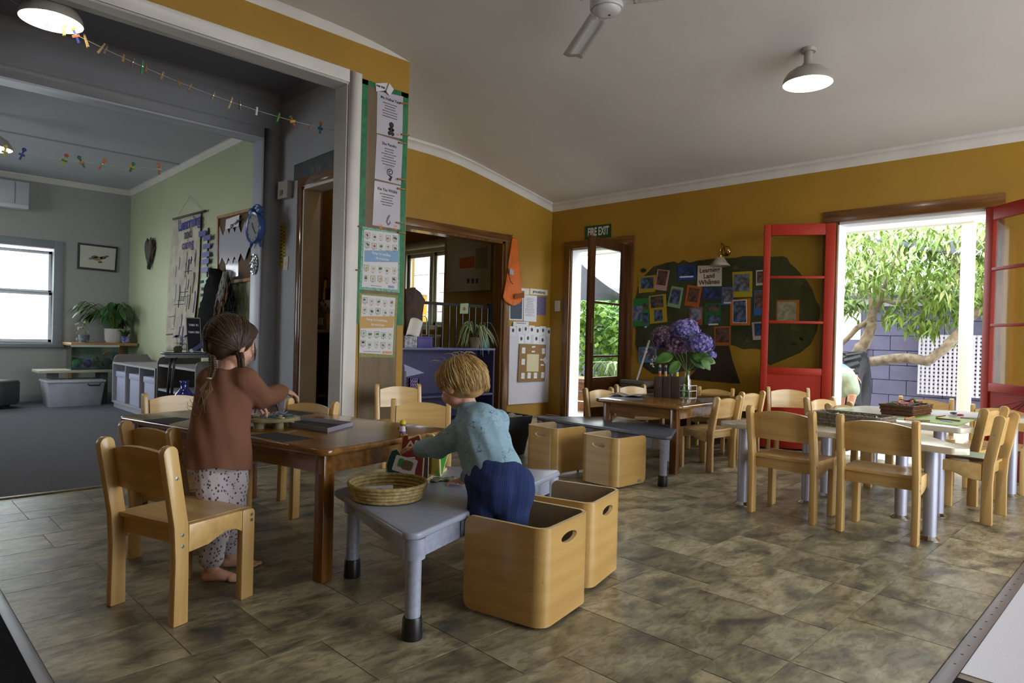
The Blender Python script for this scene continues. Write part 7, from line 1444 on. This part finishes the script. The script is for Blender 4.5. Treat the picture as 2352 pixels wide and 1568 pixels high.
def dotted(name, base, dot, scale, thr, lines_=False):
    m = bpy.data.materials.new(name); m.use_nodes = True; N = m.node_tree.nodes; L = m.node_tree.links; b = N['Principled BSDF']; b.inputs['Roughness'].default_value = .85; b.inputs['Specular IOR Level'].default_value = .2
    tc = N.new('ShaderNodeTexCoord'); src = tc.outputs['Object']; v = N.new('ShaderNodeTexVoronoi'); v.inputs['Scale'].default_value = scale
    if lines_:
        no = N.new('ShaderNodeTexNoise'); no.inputs['Scale'].default_value = 14; no.inputs['Detail'].default_value = 2; L.new(src, no.inputs['Vector']); mx = N.new('ShaderNodeMix'); mx.data_type = 'VECTOR'; mx.inputs[0].default_value = .16; L.new(src, mx.inputs[4]); L.new(no.outputs['Color'], mx.inputs[5]); src = mx.outputs[1]; v.feature = 'DISTANCE_TO_EDGE'
    else:
        mp = N.new('ShaderNodeMapping'); mp.inputs['Scale'].default_value = (1, 1, .75); L.new(src, mp.inputs[0]); src = mp.outputs[0]
    L.new(src, v.inputs['Vector']); r = N.new('ShaderNodeValToRGB'); r.color_ramp.interpolation = 'LINEAR'; L.new(v.outputs['Distance'], r.inputs[0]); e = r.color_ramp.elements
    e[0].position = thr; e[0].color = (*srgb(dot), 1); e[1].position = thr*1.35; e[1].color = (*srgb(base), 1); L.new(r.outputs[0], b.inputs['Base Color']); MATS[name] = m; return m
def ell_r(c0, d, ells):
    "distance from c0 along d to the far side of the outermost of some ellipsoids"
    best = .05
    for c, r, M in ells:
        R3 = M.to_3x3().transposed(); o = R3 @ (c0-c); v = R3 @ d; S_ = Vector((1/r[0], 1/r[1], 1/r[2])); o = Vector((o.x*S_.x, o.y*S_.y, o.z*S_.z)); v = Vector((v.x*S_.x, v.y*S_.y, v.z*S_.z))
        a, b, c2 = v.dot(v), 2*o.dot(v), o.dot(o)-1; q = b*b-4*a*c2
        if q > 0: best = max(best, (-b+math.sqrt(q))/(2*a))
    return best
# ---------------------------------------------------------------- the girl
D = 2.42
heelN, toeN = at(474, 1334, 2, 0), at(556, 1334, 2, 0); heelF, toeF = at(520, 1302, 2, 0), at(598, 1300, 2, 0)
t = thing('person', 'girl with two brown braids in a brown tunic painting at the wooden table', 'person', (1.0, 2.43, 0))
hc = sp(533, 790, D+.0); face = (RV*.60+FV*.76-Z3*.22)
hp_, HP, HM = head_parts(hc, face, .95)
neck = [C(sp(522, 832, D), sp(520, 862, D), .036, .042)]
torso = [('l', [(sp(521, 852, D), .035, .035), (sp(519, 866, D), .075, .048), (sp(514, 900, D), .084, .058), (sp(508, 950, D), .088, .066), (sp(501, 1010, D), .090, .072), (sp(498, 1060, D), .088, .074), (sp(498, 1085, D), .06, .05)], RZ)]
shR, elR, wrR = sp(563, 872, D-.015), sp(604, 916, D+.06), sp(652, 897, D+.13)
shL, elL, wrL = sp(481, 880, D+.01), sp(498, 938, D+.13), sp(585, 925, D+.20)
armR = chain([shR, elR, wrR], [.030, .024, .017]); armL = chain([shL, elL, wrL], [.030, .024, .017])
hipN, knN, anN = sp(478, 1070, D-.0), sp(500, 1185, D-.03), heelN+Vector((0, 0, .055))+(toeN-heelN)*.12
hipF, knF, anF = sp(530, 1070, D+.03), sp(530, 1180, D+.06), heelF+Vector((0, 0, .055))+(toeF-heelF)*.12
legs = chain([hipN, knN, anN], [.058, .042, .027])+chain([hipF, knF, anF], [.058, .042, .027])
hR = hand_parts(wrR, RV*.8+FV*.5-Z3*.35, Z3+RV*.3, .92, .75, 1); hL = hand_parts(wrL, RV*.8+FV*.3-Z3*.5, Z3, .92, .8, -1)
body = blob('body', hp_+neck+torso+armR+armL+legs+hR+hL+foot_parts(heelN, toeN, 1.0)+foot_parts(heelF, toeF, 1.0), .0042, skin, t, 3)
tun = knit('brown_knit', '7a5442', 150, '74503e', .18)
hem = sp(500, 1066, D).z
tp_ = [('l', [(sp(521, 846, D), .046, .046), (sp(520, 856, D), .066, .052), (sp(518, 868, D), .088, .060), (sp(514, 890, D), .098, .070), (sp(510, 930, D), .102, .078), (sp(506, 970, D), .106, .084), (sp(502, 1010, D), .112, .090), (sp(499, 1050, D), .117, .096), (sp(498, 1100, D), .120, .098)], RZ), C(sp(482, 874, D), sp(558, 872, D-.01), .048, .048)]
tp_ += chain([shR, elR, wrR-(wrR-elR).normalized()*.006], [.046, .041, .029])+chain([shL, elL, wrL-(wrL-elL).normalized()*.006], [.043, .038, .027])
def tunic_disp(p, n):
    w_ = math.sin(p.x*46+p.z*22)*math.sin(p.y*38-p.z*17)*.0032+math.sin((p.x-p.y)*70+p.z*30)*.0018; p = p+n*w_
    q = p-sp(500, 1000, D); side = q.dot(RV)
    h_ = hem+.010*math.sin(side*30)-.10*side
    if p.z < h_ and p.z > .2: p.z = h_
    return p
tunic = blob('tunic', tp_, .0055, tun, t, 5, disp=tunic_disp)
pan = dotted('sprig_print_cotton', 'b9b0b4', '54484f', 92, .27)
pp = chain([sp(482, 1060, D), sp(500, 1185, D-.03), anN+Z3*.03], [.070, .050, .043])+chain([sp(528, 1060, D+.03), sp(531, 1180, D+.06), anF+Z3*.03], [.068, .050, .042])+[E_(sp(503, 1055, D+.01), (.092, .085, .055))]
pants = blob('trousers', pp, .0055, pan, t, 5, disp=lambda p, n: p+n*(math.sin(p.z*60+p.x*30)*.002+math.sin(p.y*80+p.z*25)*.0015))
hairm = mat('brown_hair', '3d2b1d', .5, c2='2b1d13', scale=30, stretch=(1, 1, .2)); hairl = mat('brown_hair_light', '5c462f', .5); 
EL = [(HP(0, -.018, .024), (.082, .086, .081), HM), (HP(0, -.050, -.014), (.062, .044, .056), HM), (HP(0, .022, .052), (.064, .056, .040), HM)]
hcap = blob('hair_cap', [('e', c, r, M) for c, r, M in EL], .005, hairm, t, 4)
rg = random.Random(41); rt = []; rt2 = []; C0 = HP(0, -.012, .015)
brL = sp(487, 800, D-.055); brR = sp(550, 812, D-.066)
def hdir(x, y, z): return (HP(x, y, z)-HP(0, 0, 0)).normalized()
for k in range(1500):
    sgn = -1 if k % 2 else 1; tt = rg.uniform(-.15, 1)
    an = .62+tt*2.75 if tt > 0 else .62; a = hdir(sgn*(.012*rg.random()+(-tt*1.6 if tt < 0 else 0)*.35), math.cos(an), math.sin(an))
    root = brL if sgn < 0 else brR; e = (root-C0).normalized(); pts = []; lift = rg.uniform(.0004, .0042); jit = Vector((rg.gauss(0, .05), rg.gauss(0, .05), rg.gauss(0, .05)))
    side = hdir(sgn, .15 if tt < .35 else -.3, .35)
    for i in range(9):
        s_ = i/8; d = (a*(1-s_)**2+side*((1.1 if tt < .6 else .35)*s_*(1-s_))+e*s_*s_+jit*s_*(1-s_)*2).normalized(); pts.append(C0+d*(ell_r(C0, d, EL)+lift))
    pts[-1] = pts[-1].lerp(root, .5); (rt2 if rg.random() < .16 else rt).append((pts, rg.uniform(.0009, .0017)))
for k in range(46): a = rg.uniform(-1.5, 1.5); d = hdir(math.sin(a), rg.uniform(-.5, .5), math.cos(a)); p = C0+d*(ell_r(C0, d, EL)+.002); w1 = RV*rg.uniform(-.02, .02)+FV*rg.uniform(-.02, .02); rt2.append(([p, p+d*.006+w1*.5, p+d*.008+w1, p+d*.004+w1*1.6], .0005))
for k in range(14): rt.append(([HP(.060, .052, .022), HP(.068, .060+rg.uniform(-.004, .004), -.008), HP(.068+rg.uniform(-.004, .006), .064+rg.uniform(-.006, .008), -.040-rg.uniform(0, .02))], .0009))
strands('hair_strands', rt, hairm, t, n=4); strands('hair_strands_light', rt2, hairl, t, n=4)
def braid(name, path, r, m, parent, tie=None):
    P = [Vector(p) for p in path]; n = 60; cl = []
    for i in range(n+1):
        f = i/n*(len(P)-1); k = min(int(f), len(P)-2); cl.append(P[k].lerp(P[k+1], f-k))
    o = None
    for s in range(3):
        ph = s*2*PI/3; pts = [c+RV*math.cos(i*.5+ph)*r*.8+FV*math.sin(i*1.0+ph*2)*r*.45 for i, c in enumerate(cl)]; MB().tube(pts, [r*.62*(1-.35*i/n) for i in range(n+1)], 7).build(name, m, parent, smooth=True)
bl = [sp(484, 798, D-.05), sp(488, 822, D-.075), sp(489, 848, D-.09), sp(482, 868, D-.10)]
braid('braid', bl, .0105, mat('braid_brown', '57422c', .5, c2='3a2b1d', scale=40), t); braid('braid', [brR, sp(553, 824, D-.078), sp(554, 842, D-.074)], .0105, hairm, t)
MB().lathe([(.009, -.003), (.012, 0), (.009, .003)], 12, M=Matrix.Translation(sp(481, 868, D-.10))).build('hair_tie', mat('pale_elastic', 'b5a594', .6), t, smooth=True)
tail = []
for k in range(60): e = sp(460+rg.gauss(0, 11), 925+rg.gauss(0, 14), D-.11+rg.gauss(0, .01)); tail.append(([sp(481, 869, D-.10), sp(472+rg.gauss(0, 5), 895, D-.115), e], .0017))
for k in range(8): c_ = sp(448+rg.gauss(0, 5), 928+rg.gauss(0, 5), D-.11); tail.append(([c_+RV*.014*math.cos(q_)+Z3*.014*math.sin(q_) for q_ in [3.0+i*.5 for i in range(7)]], .0008))
strands('braid_tail', tail, mat('braid_tail_hair', '6d5538', .5), t)
ye = mat('eye_white', 'd8d2cc', .3); yd = mat('eye_dark', '2a1c14', .2)
def eyes(P, s, parent):
    for x in (-1, 1):
        e = MB().sph(P(x*.030, .0655, -.006), .0080*s, 12, 8).build('eye', ye, parent, smooth=True); MB().sph(P(x*.030, .0705, -.006), .0045*s, 10, 8).build('iris', yd, e, smooth=True)
eyes(HP, .95, t); MB().tube([HP(-.014, .0815, -.049), HP(0, .0835, -.049), HP(.014, .0815, -.049)], .0028, 6).build('lips', mat('lip_pink', 'a8645c', .5), t, smooth=True)
# ---------------------------------------------------------------- the toddler
t = thing('person', 'blond toddler in a blue printed shirt leaning from the cube chair over the low table', 'person', (1.6, 1.56, .165))
hc = sp(1060, 882, 2.40); face = (-RV*.72+FV*.55-Z3*.42)
hp_, HP, HM = head_parts(hc, face, .93)
hip = sp(1148, 1118, 2.245); chest = sp(1108, 1000, 2.345); nk = sp(1078, 942, 2.385)
torso = [C(hip, chest, .078, .078), C(chest, sp(1085, 965, 2.37), .078, .055), C(nk, sp(1068, 915, 2.395), .034, .034)]
shL, elL, wrL = sp(1066, 985, 2.335), sp(1008, 1028, 2.40), sp(958, 1030, 2.50)
shR, elR, wrR = sp(1145, 972, 2.41), sp(1120, 1060, 2.47), at(1062, 1103, 2, GZ+.022)
arms = chain([shL, elL, wrL], [.033, .027, .019])+chain([shR, elR, wrR], [.033, .026, .018])
seat_z = .166
kL, aL = sp(1112, 1195, 2.255), sp(1120, 1235, 2.20); kR, aR = sp(1172, 1190, 2.225), sp(1178, 1235, 2.18)
aL.z = aR.z = seat_z+.032; kL.z = kR.z = seat_z+.10
legs = chain([sp(1118, 1125, 2.25), kL, aL], [.058, .044, .028])+chain([sp(1178, 1120, 2.235), kR, aR], [.058, .044, .028])
fd = (-RV*.35+FV*.9).normalized()
hands = hand_parts(wrL, -RV*.85+FV*.45-Z3*.05, Z3+RV*.1, .85, .55, 1)+hand_parts(wrR, -RV*.75+FV*.2-Z3*.1, Z3, .85, .45, -1)
feet = []
for a_ in (aL, aR):
    h_ = Vector((a_.x, a_.y, seat_z))-fd*.02; feet += foot_parts(h_, h_+fd*.085, .85)
blob('body', hp_+torso+arms+legs+hands+feet, .0042, skin, t, 3)
shirt = dotted('blue_doodle_cotton', '87a4b3', '4f6b7a', 19, .009, True)
sh_ = [C(sp(1080, 952, 2.38), sp(1086, 966, 2.372), .052, .066), C(sp(1068, 982, 2.345), sp(1140, 968, 2.395), .050, .050), C(sp(1100, 985, 2.36), sp(1118, 1040, 2.32), .094, .096), C(sp(1118, 1040, 2.32), sp(1138, 1092, 2.275), .096, .099), C(sp(1098, 1075, 2.315), sp(1092, 1112, 2.30), .05, .032)]
sh_ += chain([sp(1070, 988, 2.335), sp(1008, 1026, 2.40), sp(967, 1030, 2.485)], [.050, .042, .031])+chain([sp(1143, 972, 2.405), elR, wrR.lerp(elR, .2)], [.048, .038, .028])
def shirt_disp(p, n):
    w_ = math.sin(p.x*60+p.z*38)*math.sin(p.y*52-p.z*30)*.0028+math.sin(p.z*85+p.x*22)*.0016; p = p+n*w_
    c_ = sp(1140, 1094, 2.26); ax_ = (hip-chest).normalized(); d = (p-c_).dot(ax_)
    if d > 0 and (p-hip).length < .2: p = p-ax_*d*.9
    return p
blob('shirt', sh_, .0052, shirt, t, 5, disp=shirt_disp)
navy_ = knit('navy_corduroy', '2f3d6c', 95, '29355e', .5)
pt_ = [C(sp(1132, 1098, 2.27), sp(1152, 1118, 2.245), .098, .100), C(sp(1122, 1120, 2.25), kL, .076, .056), C(kL, aL+Z3*.02, .056, .046), C(sp(1180, 1118, 2.235), kR, .076, .056), C(kR, aR+Z3*.02, .056, .046)]
blob('trousers', pt_, .0055, navy_, t, 5, disp=lambda p, n: p+n*(math.sin(p.z*70+p.x*20)*.0018))
bl1 = mat('blond_hair', 'b5935c', .45, c2='9a7845', scale=30); bl2 = mat('blond_hair_light', 'c6a970', .45)
EL = [(HP(0, -.014, .020), (.080, .084, .080), HM), (HP(0, -.046, -.016), (.063, .046, .052), HM), (HP(0, .030, .048), (.062, .050, .038), HM)]
blob('hair_cap', [('e', c, r, M) for c, r, M in EL], .005, bl1, t, 4)
hdir_ = lambda x, y, z: (HP(x, y, z)-HP(0, 0, 0)).normalized()
rg = random.Random(51); rt = []; rt2 = []; C0 = HP(0, -.010, .012)
for k in range(3000):
    a = rg.uniform(0, 2*PI); cl = round(a*9)/9; sx, fy = math.cos(a), math.sin(a); end = 2.25 if fy < -.35 else (1.86 if fy < .35 else 1.62); end *= rg.uniform(.62, 1.06); st_ = rg.uniform(0, .9); lift = rg.uniform(.0005, .006) if rg.random() < .88 else rg.uniform(.006, .010); sw = rg.gauss(.35, .4); pts = []
    for i in range(9):
        s_ = i/8; phi = .08+st_+(end-.08-st_)*s_; aa = a+(cl-a)*.75*s_+sw*(s_-.5)*.5
        d = hdir_(math.sin(phi)*math.cos(aa), math.sin(phi)*math.sin(aa)-.18*math.cos(phi)*(1-s_), math.cos(phi)); pts.append(C0+d*(ell_r(C0, d, EL)+lift*(.4+s_)+.012*max(0, s_-.75)*math.sin(k*1.7)))
    (rt2 if k % 3 == 0 else rt).append((pts, rg.uniform(.0008, .0015)))
for k in range(30): a = rg.uniform(0, 6.3); d = hdir_(.5*math.cos(a), .5*math.sin(a), .9); p = C0+d*(ell_r(C0, d, EL)+.003); w1 = RV*rg.uniform(-.03, .03)+FV*rg.uniform(-.02, .02); rt2.append(([p, p+d*.010+w1*.4, p+d*.012+w1, p+d*.004+w1*1.7], .0006))
strands('hair_strands', rt, bl1, t, n=4); strands('hair_strands_light', rt2, bl2, t, n=4); eyes(HP, .93, t)
MB().tube([HP(-.013, .0805, -.049), HP(0, .0825, -.049), HP(.013, .0805, -.049)], .0028, 6).build('lips', mat('lip_pink', 'a8645c', .5), t, smooth=True)
# ---------------------------------------------------------------- the child outside, bending over the tyre
XC = 7.5; cp_ = lambda u, v, dx=0: at(u, v, 0, XC+dx)
t = thing('person', 'child in pale green shorts climbing on the tyre outside', 'person', cp_(1945, 900))
hipc = cp_(1944, 872); s_ = 1.15
bodyp = [C(hipc, cp_(1936, 858, .25), .085, .085), C(cp_(1936, 858, .25), cp_(1925, 850, .5), .085, .07), ('e', cp_(1915, 835, .68), (.085, .09, .10), Matrix())]+chain([cp_(1952, 880), cp_(1958, 905, -.05), cp_(1950, 945, .05)], [.065, .045, .03])+chain([cp_(1935, 880, .05), cp_(1932, 910), cp_(1930, 948, .1)], [.065, .045, .03])+chain([cp_(1935, 850, .45), cp_(1960, 852, .5), cp_(1966, 865, .45)], [.035, .028, .022])
bodyp += foot_parts(cp_(1948, 944, .05)-Z3*.0, cp_(1962, 946, -.12), 1.2)+hand_parts(cp_(1966, 865, .45), Vector((.2, -.6, -.6)), Z3, 1.1, .5)
blob('body', bodyp, .008, skin, t, 3)
blob('shorts', [C(hipc, cp_(1941, 864, .12), .105, .10), C(cp_(1952, 878), cp_(1958, 896, -.03), .085, .075), C(cp_(1936, 878, .05), cp_(1934, 898), .085, .075)], .009, mat('sage_shorts', '8fa08c', .8), t, 4)
blob('top', [C(cp_(1940, 862, .15), cp_(1930, 852, .42), .10, .09)], .009, mat('blue_top', '5f7aa0', .8), t, 4)
MB().sph(cp_(1913, 832, .69), (.095, .10, .10), 16, 12).build('hair', hairm, t, smooth=True)
# ================================================================ ceiling lamps, fan, peg lines
shm = mat('lamp_enamel', '9a958c', .4); inn_ = mat('lamp_inside', 'f2efe6', .5); bulb_on = emit('lit_bulb', 'fff4e2', 60)
def dome_lamp(label, rim, ceil_z, R_=.155, hgt=.13):
    "dome ceiling lamp: shade, inner reflector, glowing bulb; rim is the centre of its lower edge"
    t = thing('dome_lamp', label, 'ceiling lamp', rim, 0, 'dome ceiling lamps'); M = Matrix.Translation(rim); k = R_/.155
    MB(M).lathe([(.155*k, 0), (.157*k, .004), (.150*k, .035*k), (.128*k, .07*k), (.09*k, .098*k), (.045*k, .112*k), (.036*k, .120*k), (.034*k, hgt*k+.006)], 36, caps=False).build('shade', shm, t, smooth=True)
    MB(M).lathe([(.154*k, .0005), (.146*k, .034*k), (.124*k, .068*k), (.086*k, .095*k), (.03*k, .106*k), (0, .106*k)], 36, caps=False).build('reflector', inn_, t, smooth=True)
    MB(M).sph((0, 0, .045*k), (.042*k, .042*k, .05*k), 20, 14).build('bulb', bulb_on, t, smooth=True)
    MB(M).cyl((0, 0, hgt*k), (0, 0, ceil_z-rim[2]-.012), .028*k, n=16).build('stem', shm, t, smooth=True, auto=True)
    MB(M).lathe([(.045*k, ceil_z-rim[2]-.014), (.05*k, ceil_z-rim[2]-.006), (.05*k, ceil_z-rim[2]+.03)], 20).build('ceiling_rose', shm, t, smooth=True, auto=True)
    return t
lp = at(1855, 193, 0, 4.30); dome_lamp('dome lamp glowing on the sloping ceiling above the red doors', lp, cz(lp.x, lp.y), .148)
l2 = at(118, 50, 2, 2.61); dome_lamp('dome lamp at the top left in the passage', l2, 2.88, .155)
l3 = at(-25, 340, 2, 2.36); dome_lamp('dome lamp at the left edge in the carpeted room', l3, 2.66, .16)
# fan
hub = at(1393, 22, 2, 2.72); t = thing('ceiling_fan', 'white three blade ceiling fan', 'ceiling fan', hub); fm_ = mat('fan_enamel', 'c2c0c0', .25, coat=.4); M = Matrix.Translation(hub); fz = cz(hub.x, hub.y)-hub.z
MB(M).lathe([(0, -.030), (.03, -.029), (.06, -.024), (.078, -.012), (.083, 0)], 36).build('hub_cap', fm_, t, smooth=True)
MB(M).lathe([(.083, 0), (.09, -.002), (.092, .006), (.092, .045), (.08, .06), (.03, .07)], 36).build('motor_housing', fm_, t, smooth=True)
MB(M).lathe([(.0, -.0315), (.0075, -.0312), (.0075, -.029)], 12, M=Matrix.Translation((.012, -.012, 0))).build('pull_hole', black, t)
MB(M).cyl((0, 0, .06), (0, 0, fz), .012, n=12).build('down_rod', fm_, t, smooth=True); MB(M).lathe([(.05, fz-.04), (.05, fz+.02)], 24).build('canopy', fm_, t, smooth=True, auto=True)
tip = at(1315, 131, 2, 2.745); a0 = math.atan2(tip.y-hub.y, tip.x-hub.x); L_ = (Vector((tip.x, tip.y))-Vector((hub.x, hub.y))).length
for k in range(3):
    Mf = M @ Matrix.Rotation(a0+k*2*PI/3, 4, 'Z'); MB(Mf).box((.075, -.02, .022), (.17, .02, .028)).build('blade_bracket', fm_, t)
    bl = MB(Mf).grid(lambda s, u: (.14+s*(max(L_, .55)-.14), (u-.5)*(.105+.02*s), .030+.020*(u-.5)+.012*math.sin(u*PI*2)*.6), 10, 8, .004).build('blade', fm_, t, smooth=True)
    for x, y in ((.155, .012), (.155, -.012)): MB(Mf).lathe([(.005, .018), (.005, .022)], 8, M=Matrix.Translation((x, y, 0))).build('screw', screwm, bl)
# peg lines
def peg_line(label, A, B, sag, pegs, seed, group):
    A, B = Vector(A), Vector(B); f = lambda s: A.lerp(B, s)-Z3*sag*4*s*(1-s)
    o = MB().tube([f(i/30) for i in range(31)], .0016, 5).build('peg_string', strm, smooth=True); tag(o, label, 'string')
    rg = random.Random(seed)
    for k, (s, kind, cols, lab) in enumerate(pegs):
        p = f(s); t = thing('craft_peg', lab, 'peg', p, 0, group); tl = rg.uniform(-.5, .5); R_ = Matrix.Translation(p) @ Matrix.Rotation(math.atan2(B.y-A.y, B.x-A.x), 4, 'Z') @ Matrix.Rotation(tl, 4, 'Y') @ Matrix.Rotation(rg.uniform(-.4, .4), 4, 'X')
        l = .046 if kind else .032; w_ = .006
        for sy in (-1, 1): MB(R_).prism([(-w_, -l), (w_, -l), (w_*.8, l*.7), (-w_*.8, l*.7)], sy*.0012, sy*.007, Matrix.Rotation(PI/2, 4, 'X')).build('jaw', mat('pegc_'+cols[0], cols[0], .6), t)
        MB(R_).cyl((0, -.008, 0), (0, .008, 0), .003, n=8).build('spring', screwm, t)
        if kind == 2:
            MB(R_).sph((0, 0, -l*.95), (.016, .010, .016), 8, 6).build('bead', mat('pegc_'+cols[1], cols[1], .5), t, smooth=True); MB(R_).box((-.009, -.0085, l*.2), (.009, .0085, l*.6)).build('wrap', mat('pegc_'+cols[-1], cols[-1], .5), t)
        if kind == 3:
            MB(R_).sph((0, 0, l*.7), (.015, .011, .014), 8, 6).build('head', mat('pegc_'+cols[1], cols[1], .5), t, smooth=True); MB(R_).box((-.018, -.009, -l*.3), (.018, .009, -l*.02)).build('sash', mat('pegc_'+cols[-1], cols[-1], .5), t)
wd, wd2 = '8a7248', '5a4a34'
L1 = at(765, 299, 0, 2.595); L0 = at(-40, -35, 1, YO+.35)
def sfrac(u):
    best = 0; bd = 1e9
    for i in range(201):
        s = i/200; p = L0.lerp(L1, s)-Z3*.10*4*s*(1-s); q = p-Vector((0, 0, CH)); uu_ = 1176+FPX*q.dot(_r2)/q.dot(_fw)
        if abs(uu_-u) < bd: bd = abs(uu_-u); best = s
    return best
P1 = [(105, 0, (wd2,), 'dark wooden peg nearest the passage lamp'), (142, 0, (wd2,), 'dark wooden peg just before the yellow one'), (150, 1, ('b5a82c',), 'yellow peg on the long string'), (173, 3, ('2f3f9a', 'a8a83a', 'b5562a'), 'blue and orange decorated peg on the long string'), (198, 1, (wd,), 'small pale wooden peg after the decorated blue one'), (233, 1, (wd,), 'long pale wooden peg high on the long string'), (245, 0, (wd2,), 'small dark peg after the long pale one'), (285, 0, (wd,), 'small pale peg left of the dark one'), (306, 0, (wd2,), 'thin dark peg left of the green one'), (325, 1, ('1f7a4a',), 'green peg on the long string'), (336, 0, (wd,), 'brown peg touching the green one'), (373, 0, (wd,), 'small wooden peg in the middle of the long string'), (411, 0, (wd,), 'small wooden peg above the far opening'), (437, 0, (wd,), 'tiny wooden peg over the tapestry'), (491, 0, (wd,), 'wooden peg left of the long leaning one'), (531, 1, ('a08a55',), 'long leaning wooden peg near the second post'), (552, 0, (wd2,), 'dark peg beside the white one'), (588, 0, ('c2bfb8',), 'white peg on the long string'), (640, 1, ('4f8a3a',), 'lime green peg near the passage corner'), (671, 3, ('a84a2c', '2f5a2c', 'c9b02c'), 'red and yellow decorated peg near the passage corner'), (715, 0, (wd,), 'small wooden peg near the end of the long string'), (735, 3, ('2f7a6a', 'b5702c', '2f5a9a'), 'teal peg with orange head at the end of the long string')]
peg_line('long white string of pegs across the wide opening', L0, L1, .10, [(sfrac(u), k, c_, l) for u, k, c_, l in P1], 3, 'pegs on the long string')
M0, M1 = at(-60, 335, 1, 5.9), at(372, 388, 1, 5.9); 
P2_ = [(2, 3, ('b5a82c', 'c9b83a', 'a8962c'), 'yellow peg doll in front of the far lamp'), (38, 3, ('2f3a8a', '2f3a8a', '2f3a8a'), 'dark blue peg doll right of the far lamp'), (131, 3, ('9aa52c', 'b5422a', '3f6b2c'), 'red and lime peg doll on the far string'), (169, 3, ('2f5a34', '3f6b3a', 'b5642a'), 'green tilted peg doll on the far string'), (219, 3, ('a8482a', 'c9782a', '4f7a34'), 'red orange peg doll in the middle of the far string'), (293, 3, ('2f6b3a', '2f7a4a', 'c9a02c'), 'green and yellow peg on the far string'), (364, 3, ('b5642a', 'c9782a', 'b0a898'), 'orange peg doll at the end of the far string')]
peg_line('far white string of peg dolls in the second opening', M0, M1, .02, [((u+60)/432, k, c_, l) for u, k, c_, l in P2_], 5, 'peg dolls on the far string')

def added_lamp(label, p):  # out of view, added to brighten the dark store and kitchen
    t = thing('added_lamp', label, 'ceiling lamp', p); M = Matrix.Translation(p)
    MB(M).lathe([(.05, 0), (.055, -.02), (.05, -.03), (.02, -.035), (0, -.035)], 20).build('holder', shm, t, smooth=True); MB(M).sph((0, 0, -.07), (.03, .03, .038), 14, 10).build('bulb', emit('added_bulb', 'ffedd0', 22), t, smooth=True)
added_lamp('bare bulb on the ceiling of the yellow store', (2.84, 4.75, 2.5))
added_lamp('bare bulb on the kitchen ceiling', (4.3, 6.6, 2.52))
